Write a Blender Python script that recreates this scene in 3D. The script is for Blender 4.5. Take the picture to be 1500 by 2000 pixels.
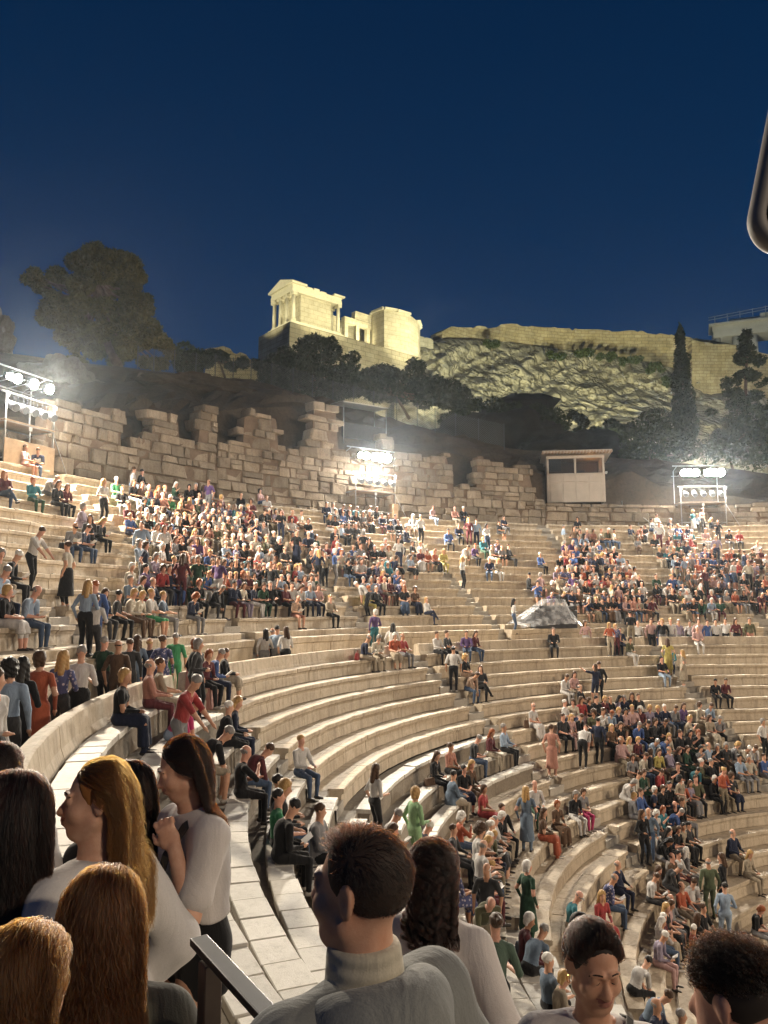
import bpy, bmesh, math, random
import numpy as np
from mathutils import Vector, Matrix, Quaternion, noise

for _o in list(bpy.data.objects):
    bpy.data.objects.remove(_o)
SC = bpy.context.scene
COL = SC.collection
R_ = math.radians

# ------------------------------------------------------------------ camera
EYE = 2.45                                   # metres above the walkway between the two seating banks
CAM_R, CAM_PHI, CAM_PITCH = 25.047, 0.6855, 0.1184
_fw = Vector((math.sin(CAM_PHI) * math.cos(CAM_PITCH), math.cos(CAM_PHI) * math.cos(CAM_PITCH), math.sin(CAM_PITCH)))
_rt = Vector((math.cos(CAM_PHI), -math.sin(CAM_PHI), 0))
_up = _rt.cross(_fw)
CAMPOS = Vector((-CAM_R, 0, EYE))
cam = bpy.data.cameras.new('camera')
cam.sensor_fit = 'VERTICAL'
cam.sensor_height = 36
cam.lens = 36 * 1531.64 / 2000
cam.clip_start = 0.05
cam.clip_end = 3000
cam_o = bpy.data.objects.new('camera', cam)
_m = Matrix((_rt, _up, -_fw)).transposed().to_4x4()
_m.translation = CAMPOS
cam_o.matrix_world = _m
COL.objects.link(cam_o)
SC.camera = cam_o


def at(px, py, depth):
    """point of the place seen at a position of the survey photograph (1500 x 2000), at a given distance"""
    v = _fw + _rt * ((px - 750) / 1531.64) - _up * ((py - 1000) / 1531.64)
    return CAMPOS + v * depth


def on_ring(px, py, rad):
    v = _fw + _rt * ((px - 750) / 1531.64) - _up * ((py - 1000) / 1531.64)
    a = v.x ** 2 + v.y ** 2
    b = 2 * (CAMPOS.x * v.x + CAMPOS.y * v.y)
    c = CAMPOS.x ** 2 + CAMPOS.y ** 2 - rad * rad
    t = (-b + math.sqrt(max(b * b - 4 * a * c, 0))) / 2 / a
    return CAMPOS + v * t


# ------------------------------------------------------------------ sky, exposure
W = bpy.data.worlds.new('World')
SC.world = W
W.use_nodes = True
_nt = W.node_tree
_bg = _nt.nodes['Background']
_tc = _nt.nodes.new('ShaderNodeTexCoord')
_sx = _nt.nodes.new('ShaderNodeSeparateXYZ')
_nt.links.new(_tc.outputs['Generated'], _sx.inputs[0])
_rp = _nt.nodes.new('ShaderNodeValToRGB')
_nt.links.new(_sx.outputs['Z'], _rp.inputs[0])
_e = _rp.color_ramp.elements
_e[0].position, _e[0].color = 0.0, (0.0040, 0.038, 0.106, 1)
_e[1].position, _e[1].color = 0.85, (0.0014, 0.0125, 0.046, 1)
for _p, _c in ((0.18, (0.0015, 0.0335, 0.104, 1)), (0.38, (0.0004, 0.0235, 0.080, 1)), (0.62, (0.0003, 0.0160, 0.057, 1))):
    _n = _e.new(_p)
    _n.color = _c
_nt.links.new(_rp.outputs[0], _bg.inputs[0])
_bg.inputs[1].default_value = 1.0
SC.view_settings.view_transform = 'Standard'
SC.view_settings.look = 'None'
SC.view_settings.exposure = 0.0
SC.view_settings.gamma = 1.0
SC.view_settings.use_curve_mapping = False
SC.cycles.use_denoising = True
SC.cycles.adaptive_threshold = 0.02
SC.cycles.max_bounces = 6
SC.cycles.diffuse_bounces = 3
SC.cycles.glossy_bounces = 3
SC.cycles.transmission_bounces = 4
SC.cycles.transparent_max_bounces = 12
SC.cycles.caustics_reflective = False
SC.cycles.caustics_refractive = False
SC.cycles.sample_clamp_indirect = 4.0


def lamp_spot(name, pos, target, watts, color, angle, blend=0.5, radius=0.25):
    d = bpy.data.lights.new(name, 'SPOT')
    d.energy, d.color, d.spot_size, d.spot_blend, d.shadow_soft_size = watts, color, R_(angle), blend, radius
    o = bpy.data.objects.new(name, d)
    o.location = pos
    o.rotation_euler = (Vector(target) - Vector(pos)).to_track_quat('-Z', 'Y').to_euler()
    COL.objects.link(o)
    return o


WARM = (1.0, 0.83, 0.61)
# the three lit towers at the back of the seating (their lamps are the ones in view)
for _px, _w, _h in ((32, 20000, 10.9), (722, 15000, 11.05), (1368, 15000, 11.15)):
    _t = on_ring(_px, 950, 36.3)
    _in = Vector((-_t.x, -_t.y, 0)).normalized()
    _t = Vector((_t.x, _t.y, _h)) + _in * 1.35
    lamp_spot('tower_lamp', _t, _t + _in * 22 + Vector((0, 0, -13)), _w, WARM, 155, 0.6, 0.4)
# stage building floodlights opposite the seats, then an added fill for the foreground
for _p, _t, _w, _a in (((15, -20, 14), (2, 30, 2), 26000, 138), ((3, -20, 14), (10, 30, 2), 21000, 100), ((-21, -19, 12), (-18, 14, 1), 8000, 120)):
    lamp_spot('stage_or_fill_lamp', _p, _t, _w, (1.0, 0.80, 0.58), _a, 0.75, 0.5)
# ------------------------------------------------------------------ helpers
RNG = random.Random(7)


def tag(o, label=None, cat=None, group=None, kind=None):
    if label:
        o['label'] = label
    if cat:
        o['category'] = cat
    if group:
        o['group'] = group
    if kind:
        o['kind'] = kind
    return o


def empty(name, loc=(0, 0, 0), rz=0.0, parent=None):
    o = bpy.data.objects.new(name, None)
    o.location = loc
    o.rotation_euler = (0, 0, rz)
    o.empty_display_size = 0.1
    COL.objects.link(o)
    if parent:
        o.parent = parent
    return o


def obj(name, me, parent=None, mats=None, smooth=False):
    if isinstance(me, bmesh.types.BMesh):
        b = me
        me = bpy.data.meshes.new(name)
        b.to_mesh(me)
        b.free()
    if mats is not None:
        for m in (mats if isinstance(mats, (list, tuple)) else [mats]):
            me.materials.append(m)
    if smooth:
        me.polygons.foreach_set('use_smooth', np.ones(len(me.polygons), bool))
    o = bpy.data.objects.new(name, me)
    COL.objects.link(o)
    if parent:
        o.parent = parent
    return o


def mesh_np(name, v, f, mat_idx=None):
    """mesh from numpy vertices (n,3) and quads/tris (m,k)"""
    me = bpy.data.meshes.new(name)
    v = np.asarray(v, np.float32)
    f = np.asarray(f, np.int32)
    me.vertices.add(len(v))
    me.vertices.foreach_set('co', v.ravel())
    k = f.shape[1]
    me.loops.add(f.size)
    me.loops.foreach_set('vertex_index', f.ravel())
    me.polygons.add(len(f))
    me.polygons.foreach_set('loop_start', np.arange(0, f.size, k, dtype=np.int32))
    if mat_idx is not None:
        me.polygons.foreach_set('material_index', np.asarray(mat_idx, np.int32))
    me.update(calc_edges=True)
    me.validate()
    return me


def bm_box(bm, c, s, rot=None, mi=0, jit=0.0, rng=RNG):
    """box centred at c with full sizes s; optional 3x3 rotation and vertex jitter"""
    vs = []
    for x in (-.5, .5):
        for y in (-.5, .5):
            for z in (-.5, .5):
                p = Vector((x * s[0], y * s[1], z * s[2]))
                if jit:
                    p += Vector((rng.uniform(-jit, jit), rng.uniform(-jit, jit), rng.uniform(-jit, jit)))
                if rot:
                    p = rot @ p
                vs.append(bm.verts.new(p + Vector(c)))
    for q in ((0, 1, 3, 2), (4, 6, 7, 5), (0, 4, 5, 1), (2, 3, 7, 6), (0, 2, 6, 4), (1, 5, 7, 3)):
        f = bm.faces.new([vs[i] for i in q])
        f.material_index = mi
    return vs


def bm_tube(bm, a, b, r1, r2=None, n=8, mi=0, caps=True):
    a, b = Vector(a), Vector(b)
    r2 = r1 if r2 is None else r2
    d = (b - a).normalized()
    u = d.orthogonal().normalized()
    w = d.cross(u)
    A, B = [], []
    for i in range(n):
        t = 2 * math.pi * i / n
        e = u * math.cos(t) + w * math.sin(t)
        A.append(bm.verts.new(a + e * r1))
        B.append(bm.verts.new(b + e * r2))
    for i in range(n):
        f = bm.faces.new((A[i], A[(i + 1) % n], B[(i + 1) % n], B[i]))
        f.material_index = mi
        f.smooth = n > 6
    if caps:
        for ring in (A[::-1], B):
            f = bm.faces.new(ring)
            f.material_index = mi


def bevel_all(bm, w, seg=1):
    bmesh.ops.bevel(bm, geom=bm.edges[:] + bm.verts[:], offset=w, segments=seg, affect='EDGES', profile=0.6)


# ---- materials
def new_mat(name):
    m = bpy.data.materials.new(name)
    m.use_nodes = True
    nt = m.node_tree
    return m, nt, nt.nodes['Principled BSDF']


def N(nt, kind, **kw):
    n = nt.nodes.new(kind)
    for k, v in kw.items():
        if k in n.inputs:
            n.inputs[k].default_value = v
        else:
            setattr(n, k, v)
    return n


def ramp(nt, src, stops):
    r = nt.nodes.new('ShaderNodeValToRGB')
    e = r.color_ramp.elements
    e[0].position, e[0].color = stops[0][0], (*stops[0][1], 1)
    e[1].position, e[1].color = stops[-1][0], (*stops[-1][1], 1)
    for p, c in stops[1:-1]:
        e.new(p).color = (*c, 1)
    nt.links.new(src, r.inputs[0])
    return r.outputs[0]


def mixc(nt, fac, a, b, mode='MIX'):
    n = nt.nodes.new('ShaderNodeMix')
    n.data_type = 'RGBA'
    n.blend_type = mode
    for s, v in ((n.inputs['Factor'], fac), (n.inputs[6], a), (n.inputs[7], b)):
        if hasattr(v, 'is_linked'):
            nt.links.new(v, s)
        elif isinstance(v, (int, float)):
            s.default_value = v
        else:
            s.default_value = (*v, 1)
    return n.outputs[2]


def stone_mat(name, base, dark, light, scale=1.0, bump=0.5, rough=0.85, streak=0.0, per_object=0.12, stain=None):
    """weathered stone: large patches, fine grain, pits, optional vertical streaks, each object a little different"""
    m, nt, b = new_mat(name)
    g = N(nt, 'ShaderNodeNewGeometry')
    oi = N(nt, 'ShaderNodeObjectInfo')
    pos = g.outputs['Position']
    n1 = N(nt, 'ShaderNodeTexNoise', Scale=0.7 * scale, Detail=6, Roughness=0.62)
    n2 = N(nt, 'ShaderNodeTexNoise', Scale=9 * scale, Detail=8, Roughness=0.7)
    n3 = N(nt, 'ShaderNodeTexNoise', Scale=55 * scale, Detail=3, Roughness=0.6)
    for n in (n1, n2, n3):
        nt.links.new(pos, n.inputs['Vector'])
    c = ramp(nt, n1.outputs[0], [(0.30, dark), (0.5, base), (0.72, light)])
    c2 = ramp(nt, n2.outputs[0], [(0.28, tuple(x * 0.55 for x in dark)), (0.46, base), (0.75, light)])
    c = mixc(nt, 0.45, c, c2)
    if streak:
        mp = N(nt, 'ShaderNodeMapping')
        mp.inputs['Scale'].default_value = (5, 5, 0.35)
        nt.links.new(pos, mp.inputs[0])
        ns = N(nt, 'ShaderNodeTexNoise', Scale=1.0, Detail=5, Roughness=0.65)
        nt.links.new(mp.outputs[0], ns.inputs['Vector'])
        f = ramp(nt, ns.outputs[0], [(0.47, (0, 0, 0)), (0.68, (streak, streak, streak))])
        c = mixc(nt, f, c, stain or tuple(x * 0.4 for x in dark))
    if per_object:
        mth = N(nt, 'ShaderNodeMapRange')
        mth.inputs[3].default_value = 1 - per_object
        mth.inputs[4].default_value = 1 + per_object
        nt.links.new(oi.outputs['Random'], mth.inputs[0])
        cb = N(nt, 'ShaderNodeVectorMath', operation='SCALE')
        nt.links.new(c, cb.inputs[0])
        nt.links.new(mth.outputs[0], cb.inputs['Scale'])
        c = cb.outputs[0]
    nt.links.new(c, b.inputs['Base Color'])
    b.inputs['Roughness'].default_value = rough
    b.inputs['Specular IOR Level'].default_value = 0.3
    ad = N(nt, 'ShaderNodeMath', operation='ADD')
    nt.links.new(n2.outputs[0], ad.inputs[0])
    ml = N(nt, 'ShaderNodeMath', operation='MULTIPLY')
    ml.inputs[1].default_value = 0.35
    nt.links.new(n3.outputs[0], ml.inputs[0])
    nt.links.new(ml.outputs[0], ad.inputs[1])
    bp = N(nt, 'ShaderNodeBump', Strength=bump, Distance=0.03 / scale)
    nt.links.new(ad.outputs[0], bp.inputs['Height'])
    nt.links.new(bp.outputs[0], b.inputs['Normal'])
    return m


def plain_mat(name, col, rough=0.7, metal=0.0, noise_amt=0.15, scale=8.0, bump=0.0):
    m, nt, b = new_mat(name)
    n = N(nt, 'ShaderNodeTexNoise', Scale=scale, Detail=5, Roughness=0.6)
    g = N(nt, 'ShaderNodeTexCoord')
    nt.links.new(g.outputs['Object'], n.inputs['Vector'])
    c = ramp(nt, n.outputs[0], [(0.3, tuple(x * (1 - noise_amt) for x in col)), (0.7, tuple(min(1, x * (1 + noise_amt)) for x in col))])
    nt.links.new(c, b.inputs['Base Color'])
    b.inputs['Roughness'].default_value = rough
    b.inputs['Metallic'].default_value = metal
    if bump:
        bp = N(nt, 'ShaderNodeBump', Strength=bump, Distance=0.02)
        nt.links.new(n.outputs[0], bp.inputs['Height'])
        nt.links.new(bp.outputs[0], b.inputs['Normal'])
    return m


def glow_mat(name, col, strength):
    m = bpy.data.materials.new(name)
    m.use_nodes = True
    nt = m.node_tree
    nt.nodes.clear()
    e = nt.nodes.new('ShaderNodeEmission')
    e.inputs[0].default_value = (*col, 1)
    e.inputs[1].default_value = strength
    o = nt.nodes.new('ShaderNodeOutputMaterial')
    nt.links.new(e.outputs[0], o.inputs[0])
    return m


def fbm(p, octv=5, lac=2.1, gain=0.5):
    a, s = 1.0, 0.0
    p = Vector(p)
    for _ in range(octv):
        s += a * noise.noise(p)
        p = p * lac
        a *= gain
    return s


ORD = ['', 'first', 'second', 'third', 'fourth', 'fifth', 'sixth', 'seventh', 'eighth', 'ninth', 'tenth', 'eleventh', 'twelfth',
       'thirteenth', 'fourteenth', 'fifteenth', 'sixteenth', 'seventeenth', 'eighteenth', 'nineteenth', 'twentieth']
# ------------------------------------------------------------------ implicit figures: smooth unions of limbs, turned into one continuous skin
def surface_nets(F, org, h):
    """vertices and quads of the zero level of F (inside negative) on a regular grid"""
    nx, ny, nz = F.shape
    ins = F < 0
    c = [ins[i:nx - 1 + i, j:ny - 1 + j, k:nz - 1 + k] for i in (0, 1) for j in (0, 1) for k in (0, 1)]
    s = np.zeros(c[0].shape, np.int8)
    for x in c:
        s += x
    act = (s > 0) & (s < 8)
    idx = -np.ones(act.shape, np.int32)
    ii = np.argwhere(act)
    idx[act] = np.arange(len(ii))
    acc = np.zeros((len(ii), 3))
    cnt = np.zeros(len(ii))
    cor = [(i, j, k) for i in (0, 1) for j in (0, 1) for k in (0, 1)]
    val = [F[ii[:, 0] + a, ii[:, 1] + b, ii[:, 2] + d] for a, b, d in cor]
    for p in range(8):
        for q in range(p + 1, 8):
            if sum(abs(cor[p][t] - cor[q][t]) for t in range(3)) != 1:
                continue
            m = (val[p] < 0) != (val[q] < 0)
            t = val[p] / np.where(m, val[p] - val[q], 1)
            pt = np.array(cor[p])[None] + t[:, None] * (np.array(cor[q]) - np.array(cor[p]))[None]
            acc += np.where(m[:, None], pt, 0)
            cnt += m
    V = ii + acc / cnt[:, None]
    if isinstance(org, list):
        V = np.stack([np.interp(V[:, i], np.arange(len(org[i])), org[i]) for i in range(3)], 1)
    else:
        V = V * h + np.asarray(org)
    Q = []
    for ax in range(3):
        a = [slice(None)] * 3
        b = [slice(None)] * 3
        a[ax] = slice(0, -1)
        b[ax] = slice(1, None)
        A, B = ins[tuple(a)], ins[tuple(b)]
        e = np.argwhere(A != B)
        o1, o2 = [t for t in range(3) if t != ax]
        e = e[(e[:, o1] > 0) & (e[:, o2] > 0) & (e[:, o1] < F.shape[o1] - 1) & (e[:, o2] < F.shape[o2] - 1)]
        d1 = np.zeros(3, int)
        d2 = np.zeros(3, int)
        d1[o1] = 1
        d2[o2] = 1

        def g(x):
            return idx[x[:, 0], x[:, 1], x[:, 2]]
        q = np.stack([g(e - d1 - d2), g(e - d2), g(e), g(e - d1)], 1)
        fl = A[e[:, 0], e[:, 1], e[:, 2]]
        if ax == 1:
            fl = ~fl
        q[~fl] = q[~fl][:, ::-1]
        Q.append(q)
    Q = np.concatenate(Q)
    return V, Q[(Q >= 0).all(1)]


def d_cone(P, a, b, r1, r2):
    a, b = np.asarray(a, np.float32), np.asarray(b, np.float32)
    ab = b - a
    t = np.clip(((P - a) @ ab) / max(float(ab @ ab), 1e-9), 0, 1)
    d = np.sqrt(((P - a - t[..., None] * ab) ** 2).sum(-1))
    return d - (r1 + (r2 - r1) * t)


def d_ell(P, c, r, rot=None):
    q = P - np.asarray(c, np.float32)
    if rot is not None:
        q = q @ np.asarray(rot, np.float32)          # rot columns = local axes
    r = np.asarray(r, np.float32)
    k0 = np.sqrt(((q / r) ** 2).sum(-1))
    k1 = np.sqrt(((q / (r * r)) ** 2).sum(-1))
    return k0 * (k0 - 1.0) / np.maximum(k1, 1e-6)


def smin(a, b, k):
    if k <= 0:
        return np.minimum(a, b)
    h = np.maximum(k - np.abs(a - b), 0) / k
    return np.minimum(a, b) - h * h * k * 0.25


def smax(a, b, k):
    return -smin(-a, -b, k)


class Fig:
    """list of primitives: (group, zone, function); zones become material slots"""

    def __init__(s):
        s.p = []

    def cone(s, g, zone, a, b, r1, r2, k=0.03):
        a_, b_, r_ = np.asarray(a, float), np.asarray(b, float), max(r1, r2)
        s.p.append((g, zone, lambda P: d_cone(P, a, b, r1, r2), k, (np.minimum(a_, b_) - r_, np.maximum(a_, b_) + r_)))

    def ell(s, g, zone, c, r, rot=None, k=0.03):
        c_, r_ = np.asarray(c, float), float(np.max(r))
        s.p.append((g, zone, lambda P: d_ell(P, c, r, rot), k, (c_ - r_, c_ + r_)))

    def cut(s, g, fn, k=0.02):
        s.p.append((g, None, fn, k, None))

    def field(s, P, gk=0.012, want=True, m=0.11):
        """value and zone; large point sets are evaluated block by block against the near primitives only"""
        if P.ndim == 2 and len(P) > 6000:
            key = np.floor((P - P.min(0)) / 0.17).astype(np.int64)
            key = (key[:, 0] * 512 + key[:, 1]) * 512 + key[:, 2]
            order = np.argsort(key, kind='stable')
            bnd = np.flatnonzero(np.diff(key[order])) + 1
            out = np.full(len(P), max(m, 0.1) + 0.2, np.float32)
            zn = np.zeros(len(P), np.int8)
            allp = s.p
            big = np.full(3, 1e9)
            LO = np.array([-big if p[4] is None else p[4][0] for p in allp])
            HI = np.array([big if p[4] is None else p[4][1] for p in allp])
            for ix in np.split(order, bnd):
                Q = P[ix]
                lo, hi = Q.min(0) - m, Q.max(0) + m
                s.p = [allp[i] for i in np.flatnonzero(((LO < hi) & (HI > lo)).all(1))]
                have = {p[0] for p in s.p if p[1] is not None}
                s.p = [p for p in s.p if p[0] in have]
                if s.p:
                    out[ix], zn[ix] = s._field(Q, gk, want)
            s.p = allp
            return out, zn
        return s._field(P, gk, want)

    def _field(s, P, gk=0.012, want=True):
        groups = {}
        best = np.full(P.shape[:-1], 1e9, np.float32)
        zone = np.zeros(P.shape[:-1], np.int8)
        for g, z, fn, k, _bx in s.p:
            d = fn(P).astype(np.float32)
            if z is None:
                if g in groups:
                    groups[g] = smax(groups[g], -d, k)
                continue
            groups[g] = d if g not in groups else smin(groups[g], d, k)
            if want:
                m = d < best
                best[m] = d[m]
                zone[m] = z
        out = None
        for d in groups.values():
            out = d if out is None else smin(out, d, gk)
        return out, zone

    def mesh(s, name, lo, hi, h, gk=0.012, disp=None, clip=None, relax=0, zones=True, axes=None):
        # coarse pass to find the occupied box cells, then a full pass
        if axes is not None:
            ax = [np.asarray(a, float) for a in axes]
            n = np.array([len(a) for a in ax])
            h = max(np.diff(a).max() for a in ax)
            lo = ax
        else:
            lo, hi = np.asarray(lo, float), np.asarray(hi, float)
            n = np.ceil((hi - lo) / h).astype(int) + 1
            ax = [lo[i] + np.arange(n[i]) * h for i in range(3)]
        P = np.stack(np.meshgrid(*ax, indexing='ij'), -1).astype(np.float32)
        # evaluate only near the surface: coarse field at 4h
        Fd = np.full(P.shape[:3], 1.0, np.float32)
        st = 3 if axes is not None else 4
        Pc = P[::st, ::st, ::st]
        thr = h * st * 1.15 + (0.03 if disp is not None else 0.0)
        fc = s.field(Pc.reshape(-1, 3), gk, False, thr + 0.06)[0].reshape(Pc.shape[:3])
        if disp is not None:
            fc = fc - 0.03
        if clip is not None:
            fc = np.maximum(fc, clip(Pc))
        near = np.abs(fc) < thr + (0.03 if disp is not None else 0.0)
        big = np.repeat(np.repeat(np.repeat(near, st, 0), st, 1), st, 2)
        sg = np.repeat(np.repeat(np.repeat(np.sign(fc), st, 0), st, 1), st, 2)
        # widen by shifting half a coarse cell both ways
        for axx in range(3):
            big = big | np.roll(big, -st + 1, axx) | np.roll(big, -st // 2, axx)
        big = big[:n[0], :n[1], :n[2]]
        Fd = sg[:n[0], :n[1], :n[2]].astype(np.float32)
        pts = P[big]
        f, _ = s.field(pts, gk, False)
        if disp is not None:
            f = f - disp(pts).astype(np.float32)
        if clip is not None:
            f = np.maximum(f, clip(pts))
        Fd[big] = f
        V, Q = surface_nets(Fd, lo, h)
        for _ in range(relax):
            acc = np.zeros_like(V)
            c = np.zeros(len(V))
            for i in range(4):
                a, b = Q[:, i], Q[:, (i + 1) % 4]
                np.add.at(acc, a, V[b])
                np.add.at(c, a, 1)
                np.add.at(acc, b, V[a])
                np.add.at(c, b, 1)
            V = V * 0.5 + 0.5 * acc / np.maximum(c, 1)[:, None]
        mi = None
        if zones:
            _, zn = s.field(V[Q].mean(1).astype(np.float32), gk)
            mi = zn
        me = mesh_np(name, V, Q, mi)
        me.polygons.foreach_set('use_smooth', np.ones(len(me.polygons), bool))
        return me


# zones: 0 skin, 1 top, 2 legs, 3 shoes, 4 forearm, 5 lower leg
def add_head(f, c, fwd, up, s=1.0, zone=0, fine=False, zl=0):
    """head centred at c (mid-height), s scales a 0.235 m head"""
    fwd = Vector(fwd).normalized()
    up = Vector(up)
    up = (up - fwd * up.dot(fwd)).normalized()
    rt = fwd.cross(up)
    M = np.array([rt, fwd, up]).T

    def L(x, y, z):
        return np.array(Vector(c) + (rt * x + fwd * y + up * z) * s)
    g = 'head'
    f.ell(g, zone, L(0, -0.012, 0.028), np.array((0.073, 0.093, 0.088)) * s, M)
    f.ell(g, zone, L(0, 0.030, -0.035), np.array((0.056, 0.062, 0.078)) * s, M, 0.03 * s)
    f.ell(g, zone, L(0, 0.060, -0.092), np.array((0.025, 0.023, 0.021)) * s, M, 0.03 * s)
    f.cone(g, zone, L(0, 0.088, 0.008), L(0, 0.108, -0.031), 0.008 * s, 0.0125 * s, 0.018 * s)
    if fine:
        for sx in (-1, 1):
            f.cut(g, lambda P, q=L(sx * 0.032, 0.102, 0.008): d_ell(P, q, np.array((0.020, 0.018, 0.012)) * s, M), 0.022 * s)
            f.ell(g, zone, L(sx * 0.031, 0.078, 0.006), np.array((0.0145, 0.0135, 0.0125)) * s, M, 0.003 * s)      # closed lids over the eye
            f.cone(g, zone, L(sx * 0.014, 0.092, 0.026), L(sx * 0.046, 0.080, 0.026), 0.007 * s, 0.005 * s, 0.016 * s)
            f.ell(g, zone, L(sx * 0.040, 0.062, -0.030), np.array((0.022, 0.022, 0.020)) * s, M, 0.03 * s)
            f.ell(g, zone, L(sx * 0.011, 0.100, -0.032), np.array((0.0085, 0.009, 0.007)) * s, M, 0.008 * s)
            f.cone(g, zone, L(sx * 0.052, 0.005, -0.060), L(sx * 0.018, 0.058, -0.090), 0.017 * s, 0.014 * s, 0.03 * s)
        f.ell(g, zone, L(0, 0.085, -0.058), np.array((0.026, 0.016, 0.016)) * s, M, 0.016 * s)
        f.ell(g, zl, L(0, 0.0975, -0.0530), np.array((0.023, 0.010, 0.0060)) * s, M, 0.004 * s)
        f.ell(g, zl, L(0, 0.0960, -0.0645), np.array((0.019, 0.010, 0.0068)) * s, M, 0.004 * s)
    else:
        for sx in (-1, 1):
            f.cut(g, lambda P, q=L(sx * 0.033, 0.100, 0.010): d_ell(P, q, np.array((0.022, 0.022, 0.014)) * s, M), 0.02 * s)
        f.ell(g, zone, L(0, 0.086, -0.058), np.array((0.024, 0.016, 0.014)) * s, M, 0.015 * s)
    for sx in (-1, 1):
        e = np.array([rt * math.cos(sx * 0.45) + fwd * math.sin(sx * 0.45), fwd * math.cos(sx * .45) - rt * math.sin(sx * 0.45), up]).T
        f.ell('ear%d' % sx, zone, L(sx * 0.077, -0.012, -0.004), np.array((0.009, 0.019, 0.032)) * s, e, 0.01)
        if fine:
            f.cut('ear%d' % sx, lambda P, q=L(sx * 0.088, -0.006, 0.002): d_ell(P, q, np.array((0.009, 0.011, 0.020)) * s, e), 0.006 * s)
    return M


def add_hand(f, g, zone, wrist, palm_dir, normal, side, curl=0.35, s=1.0, spread=0.10):
    """palm, four fingers and a thumb; palm_dir from wrist to knuckles, normal = back of the hand"""
    d = Vector(palm_dir).normalized()
    n = Vector(normal)
    n = (n - d * n.dot(d)).normalized()
    t = d.cross(n) * side                      # towards the thumb
    w = Vector(wrist)
    M = np.array([t, d, n]).T
    f.ell(g, zone, np.array(w + d * 0.048 * s), np.array((0.040, 0.052, 0.016)) * s, M, 0.015)
    lens = (0.070, 0.079, 0.073, 0.058)
    for i, ln in enumerate(lens):
        off = (1.5 - i) * 0.0195
        a = w + (d * 0.088 + t * off) * s
        dd = (d + t * (1.5 - i) * spread).normalized()
        cur = curl * (1 + 0.12 * i)
        for j, (fr, r) in enumerate(((0.46, 0.0092), (0.31, 0.0084), (0.23, 0.0074))):
            ca = cur * (j + 0.6)
            v = dd * math.cos(ca) - n * math.sin(ca)
            b = a + v * (ln * fr * s)
            f.cone(g + 'f%d' % i, zone, np.array(a), np.array(b), r * s, r * 0.93 * s, 0.004)
            a = b
    a = w + (d * 0.030 + t * 0.028 - n * 0.006) * s
    b = a + (d * 0.70 + t * 0.62 - n * 0.25).normalized() * 0.040 * s
    e = b + (d * 0.92 + t * 0.15 - n * 0.35).normalized() * 0.032 * s
    f.cone(g, zone, np.array(a), np.array(b), 0.0135 * s, 0.0105 * s, 0.012)
    f.cone(g + 'th', zone, np.array(b), np.array(e), 0.0105 * s, 0.0085 * s, 0.006)


def V3(*a):
    return np.array(a, np.float64)


def ik(a, b, l1, l2, hint):
    """elbow / knee position between a and b for limb lengths l1, l2, bent towards hint"""
    a, b, hint = np.asarray(a, float), np.asarray(b, float), np.asarray(hint, float)
    d = b - a
    L = max(np.linalg.norm(d), 1e-6)
    if L > (l1 + l2) * 0.999:
        b = a + d / L * (l1 + l2) * 0.999
        d = b - a
        L = np.linalg.norm(d)
    x = (l1 * l1 - l2 * l2 + L * L) / (2 * L)
    h = math.sqrt(max(l1 * l1 - x * x, 0))
    n = hint - d * (hint @ d) / (L * L)
    n /= max(np.linalg.norm(n), 1e-6)
    return a + d / L * x + n * h, b


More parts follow.
